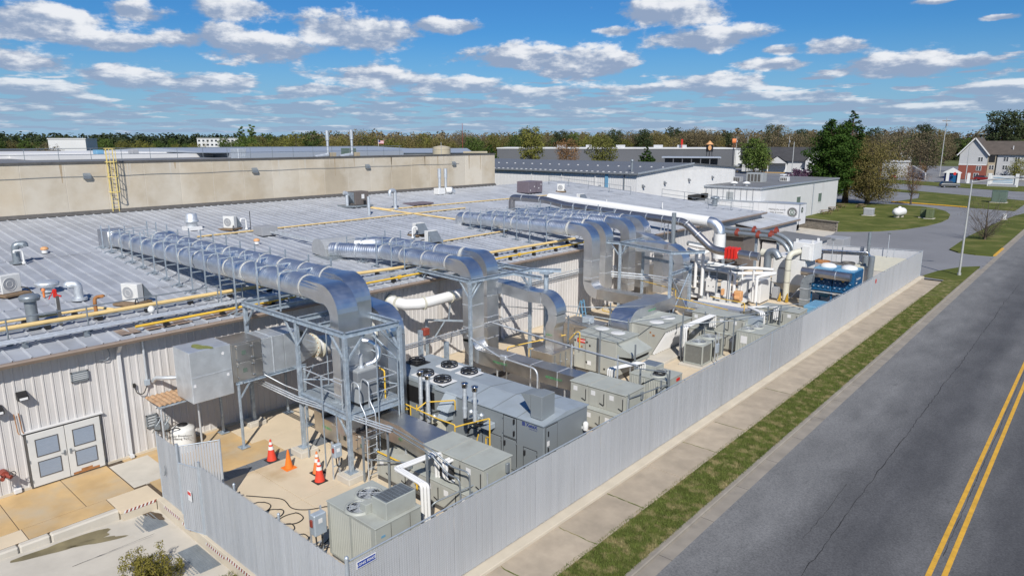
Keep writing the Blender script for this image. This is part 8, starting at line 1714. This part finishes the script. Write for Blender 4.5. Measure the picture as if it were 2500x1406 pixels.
sp1 = tree_proto('oval',19,5.6,3,30,3600,.30,'leaf_spring',73,.4,'bark',.9); place_tree('spring_tree','tall yellow green tree above the metal warehouse roof, left',sp1,(-192,231,0),1.0)
ev1 = tree_proto('cone',12.5,4.6,.8,34,4200,.30,'leaf_cedar',79,.35,'barkred',.2); place_tree('evergreen','round topped dark evergreen left of the tall yellow green tree',ev1,(-178,190,0),.95); place_tree('evergreen','dark cone shaped evergreen over the metal warehouse roof',ev1,(-119,203,0),.92,1.0)
sp2 = tree_proto('round',16,6.8,3,30,3400,.30,'leaf_spring',83,.4,'bark',.9); place_tree('spring_tree','wide yellow green tree in front of the dark store',sp2,(-184,273,0),1.0)
rs1 = tree_proto('round',15,6.0,3,30,3600,.22,'leaf_rust',87,.35); place_tree('rust_tree','rust coloured tree right of the tall yellow green one',rs1,(-196,262,0),.95)
pop = tree_proto('oval',24,3.2,2,28,2400,.4,'leaf_green',91,.35); place_tree('poplar','left of two slim green poplars by the hotel',pop,(-461,240,0),.95); place_tree('poplar','right of two slim green poplars by the hotel',pop,(-457,246,0),1.0,1.3)
pn1 = tree_proto('pine',24,6.5,11,24,4200,.34,'leaf_pine',95,.5,'barkred',.3); place_tree('pine_tree','tall dark pine behind the apartment house, left',pn1,(-37,332,0),1.0); place_tree('pine_tree','tall dark pine behind the apartment house, right',pn1,(-27,338,0),1.1,2.0); place_tree('pine_tree','dark pine at the right edge of the picture',pn1,(-20,330,0),.9,4.0)
bd1 = tree_proto('vase',15,6.2,3,40,3400,.20,'leaf_bud',97,.3,'bark',.9); bd2 = tree_proto('round',17,6.8,3,40,3800,.21,'leaf_bud',101,.35,'bark',.9); sp3 = tree_proto('round',15,6.2,3,32,3300,.25,'leaf_spring',103,.35,'bark',.8); gr2 = tree_proto('round',15,5.8,3,32,3300,.27,'leaf_green',105,.35); ol2 = tree_proto('round',16,6.6,3,34,3400,.24,'leaf_olive',107,.35,'bark',.9); pn2 = tree_proto('pine',18,5,7,22,2600,.3,'leaf_pine',109,.4,'barkred',.3); dk2 = tree_proto('oval',16,5,1.5,28,3300,.28,'leaf_green',113,.35)
place_tree('budding_tree','leafless brown tree cluster left of the sloping white wall',bd2,(-66,305,0),1.1); place_tree('budding_tree','brown bare tree beside the cluttered utility pole',bd2,(-57,308,0),1.0,2); place_tree('small_tree','small olive tree by the house porch',sp3,(-112,285,0),.62); place_tree('small_tree','green tree right of the olive brown tree',gr2,(-72,330,0),1.0); place_tree('small_tree','pale tree by the apartment stair bay',sp3,(-25,279,0),.5)
place_tree('small_tree','bare tree at the left edge before the plant',bd1,(-255,68,0),.75); place_tree('small_tree','small green tree by the caged ladder top',gr2,(-205,73,0),.55); place_tree('small_tree','thin olive tree left of the caged ladder',sp3,(-215,66,0),.6)
r = random.Random(12)
KIND = {}
for p_,n_k in ((bd1,'spreading leafless brown tree {}'),(bd2,'rounded leafless brown tree {}'),(sp3,'yellow green spring tree {}'),(gr2,'green leafy tree {}'),(ol2,'olive brown tree {}'),(pn2,'dark flat topped pine {}'),(dk2,'dark dense evergreen {}')): KIND[p_[1].name] = n_k
def sector(n, az0, az1, d0, d1, protos, lab, nm, s0=.8, s1=1.25):
    for i in range(n):
        a = math.radians(az0+(az1-az0)*(i+r.random())/n); d = r.uniform(d0,d1); p = r.choice(protos); l_ = KIND[p[1].name].format(lab); place_tree(nm,l_,p,(d*math.sin(a),d*math.cos(a),-.2),r.uniform(s0,s1),r.uniform(0,6.28),l_)
sector(40,-63,-46,330,520,[bd2,sp3,ol2,ol2,sp3,gr2,dk2],'in the belt behind the concrete warehouse','belt_tree',.8,1.15)
sector(36,-46,-27,400,600,[bd1,bd2,ol2,sp3,ol2,gr2,pn2],'behind the dark store','belt_tree',.95,1.3)
sector(36,-29,-9,430,640,[bd2,bd2,bd1,ol2,pn2],'in the wood behind the house and car park','belt_tree',1.05,1.4)
sector(18,-14,-4,430,600,[bd2,pn2,dk2,gr2],'in the wood left of the apartment house','belt_tree',.7,.95)
sector(30,-79,-62,470,700,[ol2,dk2,gr2,sp3,dk2],'on the left skyline','belt_tree',.75,1.0)
# far wood: one mass
def wood(name,label,n,az0,az1,d0,d1,h0,h1,m,seed,size):
    q = random.Random(seed); cl = []
    for i in range(n):
        a = math.radians(az0+(az1-az0)*q.random()); d = q.uniform(d0,d1); h_ = q.uniform(h0,h1); x,y = d*math.sin(a),d*math.cos(a)
        for k in range(3): cl.append((x+q.uniform(-3,3),y+q.uniform(-3,3),h_*(.3+.3*k),q.uniform(3.5,5.5)))
    me = leafmesh(name,cl,n*75,size,m,seed,1.1,.5); o_ = bpy.data.objects.new(name,me); COL.objects.link(o_); tag(o_,label,'woodland'); o_['kind'] = 'stuff'
wood('far_wood','dark pine wood along the left horizon',420,-82,-55,800,1150,12,19,'leaf_pine',5,1.5)
wood('far_wood','brown leafless wood along the middle horizon',420,-58,-26,640,900,13,20,'leaf_bud',6,1.2)
wood('far_wood','brown and green wood along the right horizon',380,-28,2,640,900,14,21,'leaf_bud',7,1.2)
wood('far_wood','dark evergreen wood in front of the right horizon',120,-16,-3,560,680,6,11,'leaf_pine',8,1.1)
# shrub at the lower edge and weeds
sh = thing('shrub','yellow green shrub at the bottom edge beside the drain plate','shrub',(-20.6,7.1,-.45)); q = random.Random(8); stb = B(); cl = []
for i in range(46):
    a = q.uniform(0,6.28); rr_ = q.uniform(.1,1.25); h_ = q.uniform(.45,1.0); x = -20.7+rr_*math.cos(a)*1.1; y = 6.75+rr_*math.sin(a)*.62
    stb.tube([(-20.7+.3*rr_*math.cos(a),6.75+.2*math.sin(a),-.45),(x,y,-.45+h_*.6),(x+q.uniform(-.1,.1),y+q.uniform(-.1,.1),-.45+h_)],.01,4); cl.append((x+20.6,y-7.1,h_*.85,.17)); cl.append((x+20.6,y-7.1,h_*.5,.2))
stb.o('stems','bark',sh); me = leafmesh('foliage',cl,9000,.024,'leaf_bush',9,1.0,.1); o_ = bpy.data.objects.new('foliage',me); COL.objects.link(o_); o_.parent = sh
